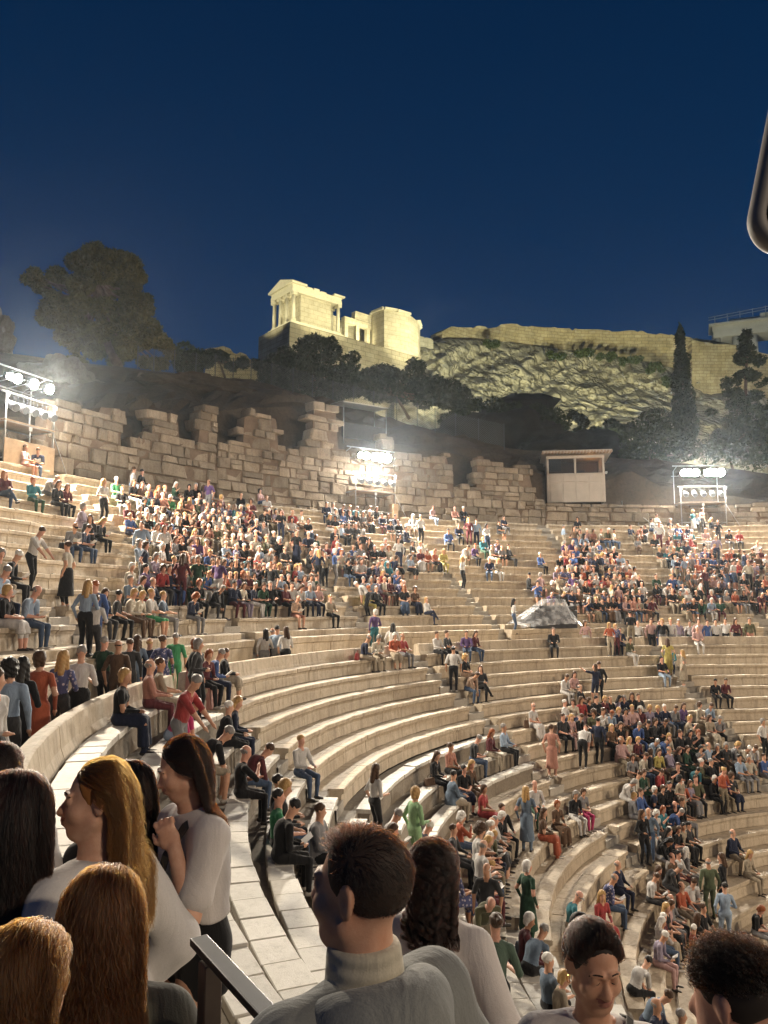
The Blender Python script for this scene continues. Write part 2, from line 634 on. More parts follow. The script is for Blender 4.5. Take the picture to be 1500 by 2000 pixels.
def build_person(P, fine=False):
    """P: dict of pose values; returns Fig, head centre, head axes, bounds"""
    f = Fig()
    sit = P.get('sit', False)
    fem = P.get('fem', False)
    w = P.get('w', 1.0)                                    # girth
    ph = V3(0, 0, 0.105 if sit else 0.93)
    lean = P.get('lean', 0.0)
    twist = P.get('twist', 0.0)
    side = P.get('side', 0.0)
    up = V3(math.sin(side), math.sin(lean), math.cos(lean))
    up /= np.linalg.norm(up)
    lat = V3(math.cos(twist), math.sin(twist), 0)
    lat = lat - up * (lat @ up)
    lat /= np.linalg.norm(lat)
    fw = np.cross(up, lat)
    curve = P.get('hunch', 0.03)
    chest = ph + up * 0.33 - fw * curve * 0.3
    neckb = ph + up * 0.50 + fw * curve * 0.6
    sw = P.get('sw', 0.168 if fem else 0.185)
    M = np.array([lat, fw, up]).T
    T = 'torso'
    f.ell(T, 2, ph, V3(0.168 if fem else 0.158, 0.115, 0.115) * V3(w, w, 1), None if sit else None, 0.05)
    f.ell(T, 1, ph + up * 0.16, V3(0.135 if fem else 0.15, 0.098 * w, 0.15) * V3(w, w, 1), M, 0.06)
    f.ell(T, 1, chest, V3(0.148 if fem else 0.165, 0.108, 0.165) * V3(w, w, 1), M, 0.06)
    if fem:
        for sx in (-1, 1):
            f.ell(T, 1, chest + lat * sx * 0.065 + fw * 0.075 + up * 0.005, V3(0.062, 0.06, 0.062), M, 0.04)
    else:
        f.ell(T, 1, ph + up * 0.10 + fw * 0.03, V3(0.13 * w, 0.10 * w, 0.12), M, 0.06)
    for sx in (-1, 1):
        f.cone(T, 1, neckb - up * 0.035 + lat * 0.03 * sx, neckb - up * 0.075 + lat * sw * sx * 0.92, 0.052, 0.056, 0.05)
    hd = np.asarray(P.get('head', (0, 0.05, 1.0)), float)                 # neck direction in torso frame (x,y,z)
    nd = lat * hd[0] + fw * hd[1] + up * hd[2]
    nd /= np.linalg.norm(nd)
    hc = neckb + nd * 0.165
    look = P.get('look', (0, 1, -0.1))
    lk = lat * look[0] + fw * look[1] + up * look[2]
    lk /= np.linalg.norm(lk)
    f.cone('head', 0, neckb - up * 0.03, hc - nd * 0.06, 0.058 if fem else 0.066, 0.050 if fem else 0.058, 0.03)
    hup = nd * 0.6 + up * 0.4
    HM = add_head(f, hc + nd * 0.012, lk, hup, P.get('hs', 1.0), 0, fine, 6 if fine else 0)
    f.joints = dict(ph=ph, up=up, lat=lat, fw=fw, neckb=neckb, chest=chest, hc=hc + nd * 0.012, nd=nd)
    # arms
    for sx, key in ((-1, 'la'), (1, 'ra')):
        sh = neckb - up * 0.075 + lat * sw * sx
        tgt = P.get(key, (0.24 * sx, 0.05, -0.05))
        tw = ph + lat * tgt[0] + (fw * tgt[1] + up * tgt[2])
        hint = lat * sx * P.get('elb', 0.6) - fw * 0.7 - up * 0.4
        if key + 'h' in P:
            hv_ = P[key + 'h']
            hint = lat * hv_[0] + fw * hv_[1] + up * hv_[2]
        el, wr = ik(sh, tw, 0.285, 0.25, hint)
        g = 'arm%d' % sx
        r = 0.047 if fem else 0.054
        f.cone(g, 1, sh, sh + (el - sh) * 0.6, r + 0.008, r, 0.02)
        f.cone(g, 1 if not P.get('tank') else 0, sh + (el - sh) * 0.45, el, r, r - 0.006, 0.02)
        f.cone(g, 4, el, wr, r - 0.007, 0.028, 0.02)
        dv = wr - el
        dv = dv / np.linalg.norm(dv)
        hdir = P.get('hd', None)
        f.joints['wr%d' % sx], f.joints['el%d' % sx], f.joints['sh%d' % sx] = wr, el, sh
        if P.get('hands'):
            hn = P['hands'].get(key, (0.3, None))
            nrm = hn[1] if hn[1] is not None else (lat * sx * 0.9 - fw * 0.2 + up * 0.1)
            pd = dv if len(hn) < 3 else np.asarray(hn[2])
            add_hand(f, g + 'h', 0, wr, pd, nrm, hn[3] if len(hn) > 3 else -sx, hn[0])
            continue
        hv = dv if hdir is None else dv * 0.5 + (lat * -sx * 0.4 + fw * hdir[0] + up * hdir[1]) * 0.6
        f.ell(g, 0, wr + hv / np.linalg.norm(hv) * 0.055, (0.036, 0.036, 0.030), None, 0.03)
        f.cone(g, 0, wr + hv * 0.07, wr + hv * 0.135, 0.024, 0.014, 0.02)
    # legs
    for sx, key in ((-1, 'lf'), (1, 'rf')):
        hip = ph + V3(sx * 0.09, 0.0, -0.02)
        ft = np.asarray(P.get(key), float)
        kn, an = ik(hip, ft + V3(0, 0, 0.09), 0.43, 0.41, P.get('kh', V3(sx * 0.12, 1, 0.25)))
        g = 'leg%d' % sx
        f.cone(T, 2, hip, hip + (kn - hip) * 0.5, 0.092 * w, 0.078 * w, 0.04)
        f.cone(g, 2, hip + (kn - hip) * 0.3, kn, 0.082 * w, 0.058, 0.03)
        f.cone(g, 5, kn, kn + (an - kn) * 0.4, 0.058, 0.057, 0.02)
        f.cone(g, 5, kn + (an - kn) * 0.4, an, 0.055, 0.041, 0.02)
        td = P.get('toe', 0.12) * sx
        toe = an + V3(math.sin(td) * 0.16, math.cos(td) * 0.16, -0.05)
        f.cone(g, 3, an + V3(0, -0.03, -0.045), toe, 0.042, 0.034, 0.02)
    if P.get('skirt'):
        z = P['skirt']
        if sit:
            f.ell('sk', 2, V3(0, 0.17, 0.10), V3(0.19, 0.30, 0.105), None, 0.04)
            f.cone('sk', 2, V3(-0.10, 0.40, 0.05), V3(-0.11, 0.43, -z), 0.085, 0.10, 0.06)
            f.cone('sk', 2, V3(0.10, 0.40, 0.05), V3(0.11, 0.43, -z), 0.085, 0.10, 0.06)
            f.cut('sk', lambda P: P[..., 2] + z, 0.01)
        else:
            f.cone('sk', 2, ph, ph + V3(0, 0.02, -z), 0.15, 0.21, 0.05)
            f.cut('sk', lambda P: P[..., 2] - (ph[2] - z), 0.01)
    if P.get('jacket'):
        f.cone(T, 1, ph + up * 0.10, ph + V3(0, 0.0, -0.06), 0.165 * w, 0.170 * w, 0.05)
    return f, hc + nd * 0.012, HM


def bounds(P):
    if P.get('sit'):
        return (-0.44, -0.34, -0.53), (0.44, 0.74, 0.97)
    x = 0.78 if P.get('elb') == 0.1 else 0.42
    return (-x, -0.40, -0.02), (0.42, 0.78, 1.85)
SITF = dict(lf=(-0.12, 0.40, -0.488), rf=(0.12, 0.42, -0.488))
STF = dict(lf=(-0.10, 0.02, 0.0), rf=(0.10, 0.0, 0.0))
POSES = {
    'sit_upright': dict(sit=True, **SITF, la=(-0.12, 0.33, 0.12), ra=(0.12, 0.33, 0.12), lean=-0.02),
    'sit_reading': dict(sit=True, **SITF, la=(-0.07, 0.30, 0.14), ra=(0.08, 0.30, 0.14), lean=0.16, hunch=0.08, head=(0, 0.35, 1), look=(0, 0.9, -0.7), hd=(0.6, 0.5)),
    'sit_forward': dict(sit=True, lf=(-0.16, 0.36, -0.488), rf=(0.17, 0.38, -0.488), la=(-0.06, 0.46, 0.06), ra=(0.06, 0.46, 0.06), lean=0.55, hunch=0.10, head=(0, 0.25, 1), look=(0.1, 1, -0.35)),
    'sit_turned': dict(sit=True, lf=(-0.10, 0.42, -0.488), rf=(0.16, 0.36, -0.488), twist=0.45, la=(-0.13, 0.30, 0.12), ra=(0.20, 0.22, 0.07), head=(0.02, 0.08, 1), look=(-0.8, 0.7, -0.05), lean=0.05),
    'sit_crossed': dict(sit=True, lf=(0.02, 0.46, -0.488), rf=(-0.14, 0.56, -0.24), la=(-0.10, 0.30, 0.13), ra=(0.06, 0.34, 0.16), lean=-0.06, look=(0.5, 1, -0.05), kh=V3(0.1, 1, 0.8)),
    'sit_phone': dict(sit=True, **SITF, la=(-0.05, 0.30, 0.22), ra=(0.13, 0.28, 0.42), lean=0.05, hunch=0.05, head=(0, 0.2, 1), look=(0.2, 0.95, -0.25)),
    'sit_skirt': dict(sit=True, fem=True, lf=(-0.09, 0.43, -0.488), rf=(0.09, 0.43, -0.488), la=(-0.06, 0.31, 0.14), ra=(0.08, 0.31, 0.13), skirt=0.12, lean=0.05, look=(-0.35, 1, -0.2)),
    'sit_dress': dict(sit=True, fem=True, lf=(-0.09, 0.43, -0.488), rf=(0.09, 0.43, -0.488), la=(-0.10, 0.28, 0.12), ra=(0.06, 0.30, 0.14), skirt=0.34, lean=0.08, look=(0.4, 1, -0.1), tank=True),
    'sit_lady': dict(sit=True, fem=True, lf=(-0.07, 0.40, -0.488), rf=(0.10, 0.44, -0.488), la=(-0.07, 0.30, 0.14), ra=(0.10, 0.30, 0.14), lean=0.10, hunch=0.05, look=(0.45, 1, -0.3), head=(0.03, 0.2, 1)),
    'sit_heavy': dict(sit=True, w=1.22, lf=(-0.17, 0.38, -0.488), rf=(0.17, 0.38, -0.488), la=(-0.14, 0.34, 0.13), ra=(0.14, 0.34, 0.13), lean=0.04, look=(-0.3, 1, -0.15), jacket=True),
    'stand': dict(**STF, la=(-0.27, 0.03, -0.07), ra=(0.27, 0.05, -0.07), look=(0.2, 1, -0.1)),
    'stand_bent_arms': dict(lf=(-0.11, 0.05, 0), rf=(0.11, -0.03, 0), la=(-0.12, 0.27, 0.20), ra=(0.12, 0.28, 0.16), lean=0.06, look=(0, 1, -0.45), head=(0, 0.2, 1)),
    'stand_walk': dict(lf=(-0.08, 0.26, 0), rf=(0.09, -0.24, 0.02), la=(-0.25, -0.12, 0.0), ra=(0.24, 0.20, 0.05), lean=0.06, look=(0, 1, -0.15)),
    'stand_lady': dict(fem=True, **STF, la=(-0.23, 0.03, -0.05), ra=(0.16, 0.22, 0.14), look=(-0.4, 1, -0.15), side=0.04),
    'stand_dress': dict(fem=True, **STF, la=(-0.23, 0.03, -0.05), ra=(0.24, 0.05, -0.04), skirt=0.62, look=(0.3, 1, -0.1), tank=True),
    'stand_skirt': dict(fem=True, **STF, la=(-0.22, 0.06, 0.02), ra=(0.10, 0.25, 0.20), skirt=0.40, look=(-0.3, 1, -0.25)),
    'stand_reach': dict(lf=(-0.10, -0.06, 0), rf=(0.10, 0.10, 0), la=(-0.16, 0.50, 0.10), ra=(0.18, 0.56, 0.06), lean=0.30, look=(0.1, 1, -0.5), head=(0, 0.3, 1)),
    'stand_stoop': dict(lf=(-0.11, 0.02, 0), rf=(0.11, -0.04, 0), la=(-0.14, 0.40, -0.06), ra=(0.14, 0.42, -0.04), lean=0.75, hunch=0.08, look=(0, 1, -0.5), head=(0, 0.1, 1)),
    'stand_point': dict(**STF, la=(-0.60, 0.18, 0.62), ra=(0.25, 0.06, -0.05), look=(-0.9, 0.6, 0.2), elb=0.1),
}
HAIRS = {}


def hair_fig(kind):
    """hair in head space: x right, y forward, z up, origin = head centre"""
    f = Fig()
    g = 'h'
    if kind == 'short':
        f.ell(g, 0, (0, -0.020, 0.040), (0.083, 0.097, 0.090))
        f.cut(g, lambda P: d_ell(P, (0, 0.085, -0.028), (0.090, 0.075, 0.090)), 0.02)
        f.cut(g, lambda P: P[..., 2] + 0.055 + P[..., 1] * 0.5, 0.02)
    elif kind == 'fringe':                                 # bald on top
        f.ell(g, 0, (0, -0.018, 0.010), (0.083, 0.096, 0.062))
        f.cut(g, lambda P: d_ell(P, (0, 0.050, 0.05), (0.068, 0.125, 0.10)), 0.015)
        f.cut(g, lambda P: P[..., 2] + 0.05, 0.01)
    elif kind == 'bob':
        f.ell(g, 0, (0, -0.022, 0.035), (0.094, 0.105, 0.098))
        f.cone(g, 0, (-0.062, -0.02, 0.0), (-0.066, -0.015, -0.085), 0.042, 0.030, 0.03)
        f.cone(g, 0, (0.062, -0.02, 0.0), (0.066, -0.015, -0.085), 0.042, 0.030, 0.03)
        f.cone(g, 0, (0, -0.06, 0.0), (0, -0.060, -0.085), 0.062, 0.048, 0.03)
        f.cut(g, lambda P: d_ell(P, (0, 0.080, -0.030), (0.064, 0.075, 0.088)), 0.02)
    elif kind == 'long':
        f.ell(g, 0, (0, -0.022, 0.035), (0.090, 0.103, 0.096))
        f.cone(g, 0, (-0.058, -0.03, 0.0), (-0.085, -0.03, -0.22), 0.042, 0.036, 0.03)
        f.cone(g, 0, (0.058, -0.03, 0.0), (0.085, -0.03, -0.22), 0.042, 0.036, 0.03)
        f.cone(g, 0, (0, -0.065, 0.0), (0, -0.095, -0.26), 0.062, 0.055, 0.03)
        f.cut(g, lambda P: d_ell(P, (0, 0.080, -0.035), (0.062, 0.078, 0.100)), 0.02)
    elif kind == 'bun':
        f.ell(g, 0, (0, -0.020, 0.036), (0.082, 0.098, 0.090))
        f.ell(g, 0, (0, -0.115, 0.045), (0.040, 0.038, 0.040))
        f.cut(g, lambda P: d_ell(P, (0, 0.085, -0.028), (0.090, 0.075, 0.090)), 0.02)
        f.cut(g, lambda P: P[..., 2] + 0.065 + P[..., 1] * 0.35, 0.02)
    elif kind == 'curly':
        f.ell(g, 0, (0, -0.026, 0.040), (0.112, 0.118, 0.108))
        f.ell(g, 0, (-0.075, -0.03, -0.04), (0.050, 0.062, 0.075))
        f.ell(g, 0, (0.075, -0.03, -0.04), (0.050, 0.062, 0.075))
        f.ell(g, 0, (0, -0.09, -0.05), (0.075, 0.055, 0.085))
        f.cut(g, lambda P: d_ell(P, (0, 0.085, -0.030), (0.062, 0.075, 0.090)), 0.02)
    elif kind == 'cap':
        f.ell(g, 0, (0, -0.012, 0.045), (0.086, 0.103, 0.088))
        f.cut(g, lambda P: 0.02 - P[..., 2] + 0.0, 0.004)
        f.ell(g, 0, (0, 0.10, 0.035), (0.068, 0.060, 0.010))
    amp = {'curly': 0.020, 'cap': 0.0}.get(kind, 0.006)

    def disp(P):
        a = np.sin(P[:, 0] * 160 + P[:, 2] * 40) * np.sin(P[:, 1] * 130 + 1.3) + np.sin(P[:, 2] * 90 + P[:, 0] * 70)
        return a * amp * 0.4
    lo, hi = ((-0.16, -0.20, -0.36), (0.16, 0.18, 0.17))
    return f.mesh('hair_' + kind, lo, hi, 0.011, 0.01, disp if amp else None, zones=False)
# ------------------------------------------------------------------ the seating
MARBLE = stone_mat('seat_marble', (0.455, 0.38, 0.28), (0.32, 0.255, 0.18), (0.56, 0.485, 0.375), 1.0, 0.35, 0.72, 0.55, 0.08, (0.20, 0.165, 0.125))
SLAB = stone_mat('slab_marble', (0.57, 0.545, 0.485), (0.43, 0.405, 0.35), (0.68, 0.655, 0.60), 1.3, 0.25, 0.6, 0.0, 0.10)
PAVE = stone_mat('walkway_stone', (0.36, 0.33, 0.28), (0.24, 0.21, 0.17), (0.47, 0.44, 0.38), 1.0, 0.5, 0.85, 0.0, 0.1)
CHANNEL_SHADE = stone_mat('shaded_channel_stone', (0.23, 0.195, 0.15), (0.13, 0.105, 0.08), (0.33, 0.29, 0.23), 1.3, 0.5, 0.9, 0.0, 0.05)  # bench bodies and foot channels coloured dark in place of the shade between rows
PINK = stone_mat('pink_marble', (0.36, 0.17, 0.14), (0.27, 0.12, 0.10), (0.46, 0.25, 0.21), 1.6, 0.3, 0.6, 0.3, 0.0)
UR = [(35.364 - .6498 * k, 7.631 - .4338 * k) for k in range(14)]          # front edge radius, seat height, top row first
LR = [(23.693 - .650 * k, 0.509 - .436 * k) for k in range(22)]
U_AISLES = [31.8, 48.6, 65.8, 82.6, 99.5, 116.4, 133.3, 150.2]
L_AISLES = [30.7, 65.3, 99.9, 134.8, 169.4]
END0, END1 = 14.0, 186.0


def sweep(profile, a0, a1, seg, joint, rng, jr=0.006, jz=0.006, chip=0.010, z0=0.0):
    """closed profile [(r,z)...] swept from angle a0 to a1 (degrees) as ONE connected mesh whose blocks are set off by narrow recessed joints"""
    rm = sum(p[0] for p in profile) / len(profile)
    L = rm * math.radians(a1 - a0)
    cuts, x = [0.0], 0.0
    while True:
        x += joint * rng.uniform(0.75, 1.3)
        if x > L - joint * 0.5:
            break
        cuts.append(x)
    cuts.append(L)
    rings = []
    rc = sum(p[0] for p in profile) / len(profile)
    zc = sum(p[1] for p in profile) / len(profile)
    for i in range(len(cuts) - 1):
        s, e = cuts[i], cuts[i + 1]
        dr, dz = rng.uniform(-jr, jr), rng.uniform(-jz, jz)
        n = max(1, int(round((e - s) / seg)))
        g = min(0.006, (e - s) * 0.05)
        if i > 0:
            rings.append((s - 0.001, 0, 0, 0.014, 0))
        for k in range(n + 1):
            t = s + g + (e - s - 2 * g) * k / n
            rings.append((t, dr, dz, 0.0, chip if 0 < k < n else chip * 1.6))
    V, F = [], []
    P = len(profile)
    for (t, dr, dz, inset, ch) in rings:
        a = math.radians(a0) + t / rm
        ca, sa = math.cos(a), math.sin(a)
        for (r, z) in profile:
            rr, zz = r + dr, z + dz
            if inset:
                vr, vz = rc - r, zc - z
                l = math.hypot(vr, vz) or 1
                rr, zz = r + vr / l * inset, z + vz / l * inset
            elif ch:
                nn = noise.noise(Vector((r * 3.1 + a0, t * 2.3, z * 4.0)))
                rr += nn * ch
                zz += noise.noise(Vector((r * 2.1 + 7, t * 1.9, z * 3.0 + a0))) * ch * 0.7
                bite = max(0.0, noise.noise(Vector((t * 3.7, r * 1.3 + a0, z * 0.9))) - 0.28)
                if abs(r - profile[0][0] + 0.04) < 0.03 and bite:
                    rr += bite * 0.10
                    zz -= bite * 0.05
            V.append((rr * ca, rr * sa, zz + z0))
    for i in range(len(rings) - 1):
        for j in range(P):
            F.append((i * P + j, (i + 1) * P + j, (i + 1) * P + (j + 1) % P, i * P + (j + 1) % P))
    me = bpy.data.meshes.new('sweep')
    n = len(rings)
    F += [tuple(range(P)), tuple(reversed(range((n - 1) * P, n * P)))]
    me.from_pydata(V, [], F)
    me.update()
    return me


def bench_profile(R, z, rise, slab=True, depth=0.65, seat=0.40):
    f = z - rise - 0.03
    return [(R + 0.05, f), (R + 0.075, z - 0.20), (R + 0.055, z - 0.135), (R + 0.004, z - 0.105), (R, z - 0.018), (R + 0.018, z), (R + seat - 0.01, z - 0.004),
            (R + seat, z - 0.05), (R + depth + 0.10, z - 0.052), (R + depth + 0.10, f)]


def wedges(aisles, R, gap, lo=END0, hi=END1):
    """angular spans between the aisles"""
    h = math.degrees(gap / 2 / R)
    e = [lo] + sorted(aisles) + [hi]
    out = []
    for i in range(len(e) - 1):
        a = e[i] + (h if i > 0 else 0)
        b = e[i + 1] - (h if i < len(e) - 2 else 0)
        out.append((a, b, i))
    return out


rs = random.Random(3)
lower = tag(empty('lower_seating_bank'), 'lower bank of curved white marble benches falling away to the orchestra', 'seating')
upper = tag(empty('upper_seating_bank'), 'upper bank of curved marble benches rising to the ruined stone wall', 'seating')
VIEW_L = (36, 186)
for k, (R, z) in enumerate(LR):
    for a, b, w in wedges(L_AISLES, R, 0.78):
        if b < 40:
            continue
        near = a > 136 or (a > 101 and k < 9)
        if near:
            # bench body without its top course, and the seat slabs one by one
            prof = bench_profile(R, z, 0.436)
            prof = [(r, zz if zz < z - 0.06 else zz) for r, zz in prof]
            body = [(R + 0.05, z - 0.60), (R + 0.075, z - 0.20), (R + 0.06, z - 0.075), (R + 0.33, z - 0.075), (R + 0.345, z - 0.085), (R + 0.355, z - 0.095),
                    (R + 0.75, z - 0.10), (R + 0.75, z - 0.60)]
            o = obj('bench_row', sweep(body, a, b, 0.45, 1.35, rs), lower, CHANNEL_SHADE)
            L = R * math.radians(b - a)
            n = int(L / 0.52)
            st = (b - a) / n
            for i in range(n):
                aa, bb = a + st * i, a + st * (i + 1)
                am = math.radians((aa + bb) / 2)
                wv = R * math.radians(st)
                dr, dz = rs.uniform(-0.012, 0.012), rs.uniform(-0.004, 0.010)
                if rs.random() < 0.06:
                    dz += 0.02
                bm = bmesh.new()
                d0, d1 = 0.0, 0.375
                pts = []
                for (rr, sgn) in ((R + d0, -1), (R + d0, 1), (R + d1, 1), (R + d1, -1)):
                    hw = (wv / 2 - 0.005) * rr / R
                    pts.append((rr - R - 0.20, sgn * hw))
                for zz in (-0.10, 0.0):
                    for (x, y) in pts:
                        bm.verts.new((x + rs.uniform(-.004, .004), y + rs.uniform(-.003, .003), zz + rs.uniform(-.003, .003)))
                bm.verts.ensure_lookup_table()
                for q in ((3, 2, 1, 0), (4, 5, 6, 7), (0, 1, 5, 4), (1, 2, 6, 5), (2, 3, 7, 6), (3, 0, 4, 7)):
                    bm.faces.new([bm.verts[j] for j in q])
                bevel_all(bm, 0.009)
                s = obj('seat_slab', bm, o, SLAB)
                rr = R + 0.20 + dr
                s.location = (rr * math.cos(am), rr * math.sin(am), z + dz)
                s.rotation_euler = (rs.uniform(-.006, .006), rs.uniform(-.006, .006), am)
        else:
            o = obj('bench_row', sweep(bench_profile(R, z, 0.436), a, b, 0.45 if k < 12 else 0.35, 0.95, rs, chip=0.016), lower, MARBLE)
for k, (R, z) in enumerate(UR):
    for a, b, w in wedges(U_AISLES, R, 0.75, 20, 160):
        if b < 36:
            continue
        rise = 0.4338
        obj('bench_row', sweep(bench_profile(R, z, rise, depth=0.65, seat=0.40), a, b, 0.5, 0.9, rs, jz=0.010, jr=0.010, chip=0.020), upper, MARBLE)

# podium, ledge and first step of the upper bank
for a, b, w in wedges(U_AISLES, 26, 0.8, 20, 175):
    if b < 36:
        continue
    obj('podium_wall', sweep([(25.86, -0.05), (25.84, 1.06), (25.79, 1.10), (25.76, 1.285), (25.78, 1.30), (26.6, 1.30), (26.6, -0.05)], a, b, 0.5, 1.25, rs, jr=0.012, jz=0.014, chip=0.02), upper, MARBLE)
    obj('podium_step', sweep([(26.30, 1.28), (26.28, 1.51), (26.32, 1.535), (27.15, 1.535), (27.15, 1.28)], a, b, 0.5, 1.4, rs, chip=0.016), upper, MARBLE)

# aisle stairs: two steps a row
def flight(rows, rise, ang, gap, r_end, mat, parent, depth):
    bm = bmesh.new()
    steps = []
    for (R, z) in rows:
        steps.append((R + 0.02, z - rise / 2 - 0.04))
        steps.append((R + depth * 0.5 + 0.02, z - 0.062))
    steps.sort()
    a = math.radians(ang)
    e, t = Vector((math.cos(a), math.sin(a), 0)), Vector((-math.sin(a), math.cos(a), 0))
    hw = gap / 2 + 0.10
    prev = None
    zb = min(s[1] for s in steps) - 0.3
    pts = []
    for i, (r, z) in enumerate(steps):
        zp = steps[i - 1][1] if i else zb
        pts += [(r, zp), (r + rs.uniform(-.015, .015), z - 0.015), (r + 0.015, z)]
    pts += [(r_end, steps[-1][1]), (r_end, steps[-1][1] - 0.5)]
    pts.append((steps[0][0], zb - 0.3))
    rings = []
    for s in (-hw, 0, hw):
        rings.append([bm.verts.new(e * r + t * s + Vector((0, 0, z + (rs.uniform(-.02, .005) if s == 0 else 0)))) for r, z in pts])
    for A, B in zip(rings, rings[1:]):
        for i in range(len(A)):
            j = (i + 1) % len(A)
            bm.faces.new((A[i], A[j], B[j], B[i]))
    return obj('stair_flight', bm, parent, mat)


for a in L_AISLES:
    if a > 30:
        flight(LR, .436, a, 0.78, 24.2, PAVE, lower, 0.65)
for a in U_AISLES:
    if a > 30:
        flight(UR + [(26.35, 1.57), (25.95, 1.10), (25.5, 0.60)], .4338, a, 0.75, 36.1, PAVE, upper, 0.65)

# parapet behind the top row of the lower bank
for a, b, w in wedges(L_AISLES, 24.2, 0.95):
    if b < 40:
        continue
    obj('parapet', sweep([(24.10, 0.40), (24.18, 0.60), (24.21, 0.85), (24.22, 0.89), (24.25, 0.90), (24.42, 0.885), (24.44, 0.85), (24.48, -0.02), (24.48, -0.12), (24.10, -0.12)], a, b, 0.4, 1.7, rs, jr=0.008, jz=0.008, chip=0.012), lower, MARBLE)

# walkway ring, back terrace ring and orchestra floor
def annulus(r0, r1, a0, a1, z, n=120, nr=3, bump=0.01):
    bm = bmesh.new()
    g = [[bm.verts.new(((r0 + (r1 - r0) * j / nr) * math.cos(R_(a0 + (a1 - a0) * i / n)), (r0 + (r1 - r0) * j / nr) * math.sin(R_(a0 + (a1 - a0) * i / n)),
                        z + noise.noise(Vector((i * .7, j * 1.3, 0))) * bump)) for j in range(nr + 1)] for i in range(n + 1)]
    for i in range(n):
        for j in range(nr):
            bm.faces.new((g[i][j], g[i][j + 1], g[i + 1][j + 1], g[i + 1][j]))
    bmesh.ops.recalc_face_normals(bm, faces=bm.faces[:])
    return bm


tag(obj('walkway', annulus(24.3, 26.0, 10, 190, 0.0), None, PAVE), kind='structure')
tag(obj('back_terrace', annulus(35.7, 38.6, 20, 165, 7.55, bump=0.04), None, PAVE), kind='structure')
tag(obj('orchestra_floor', annulus(0.05, 10.2, 0, 360, -9.05), None, PAVE), kind='structure')
_pk = obj('marble_seat_end', sweep([(23.62, 0.02), (23.66, 0.52), (24.02, 0.53), (24.05, 0.80), (24.07, 0.96), (24.22, 0.97), (24.26, 0.02)], 132.3, 133.8, 0.2, 3, rs), lower, PINK)

# small white seat plates along the upper benches
bm = bmesh.new()
for (R, z) in UR:
    for a, b, w in wedges(U_AISLES, R, 0.9, 40, 156):
        t = a
        while t < b:
            t += math.degrees(rs.uniform(0.45, 1.3) / R)
            if t < b and rs.random() < 0.62:
                c = R_(t)
                e = Vector((math.cos(c), math.sin(c), 0))
                bm_box(bm, e * (R + 0.07) + Vector((0, 0, z + 0.012)), (0.07, 0.12, 0.012), Matrix.Rotation(c, 3, 'Z'))
o = obj('seat_plate', bm, upper, plain_mat('seat_plate_white', (0.74, 0.72, 0.66), 0.5))
o['kind'] = 'stuff'
# ------------------------------------------------------------------ ruined wall behind the seating, and the hillside
WALLST = stone_mat('wall_stone', (0.235, 0.185, 0.13), (0.115, 0.085, 0.057), (0.34, 0.285, 0.21), 1.2, 1.0, 0.92, 0.35, 0.30, (0.10, 0.075, 0.05))
RUBBLE = stone_mat('rubble_core', (0.15, 0.105, 0.07), (0.08, 0.055, 0.038), (0.24, 0.17, 0.115), 2.6, 1.0, 0.95, 0.0, 0.0)
EARTH = stone_mat('hill_earth', (0.075, 0.056, 0.037), (0.038, 0.028, 0.019), (0.13, 0.095, 0.062), 0.55, 1.0, 0.95, 0.0, 0.0)
WR, WZ = 36.55, 7.50
rw = random.Random(21)


def rough_block(i):
    r = random.Random(100 + i)
    bm = bmesh.new()
    bm_box(bm, (0, 0, 0), (1, 1, 1), jit=0.07, rng=r)
    bevel_all(bm, 0.08)
    for v in bm.verts:
        v.co += Vector((r.uniform(-.022, .022), r.uniform(-.03, .03), r.uniform(-.022, .022)))
    me = bpy.data.meshes.new('stone')
    bm.to_mesh(me)
    bm.free()
    me.materials.append(WALLST)
    return me


BLOCKS = [rough_block(i) for i in range(12)]


def interp(tab, x):
    if x <= tab[0][0]:
        return tab[0][1]
    for (a, va), (b, vb) in zip(tab, tab[1:]):
        if x <= b:
            return va + (vb - va) * (x - a) / max(b - a, 1e-6)
    return tab[-1][1]


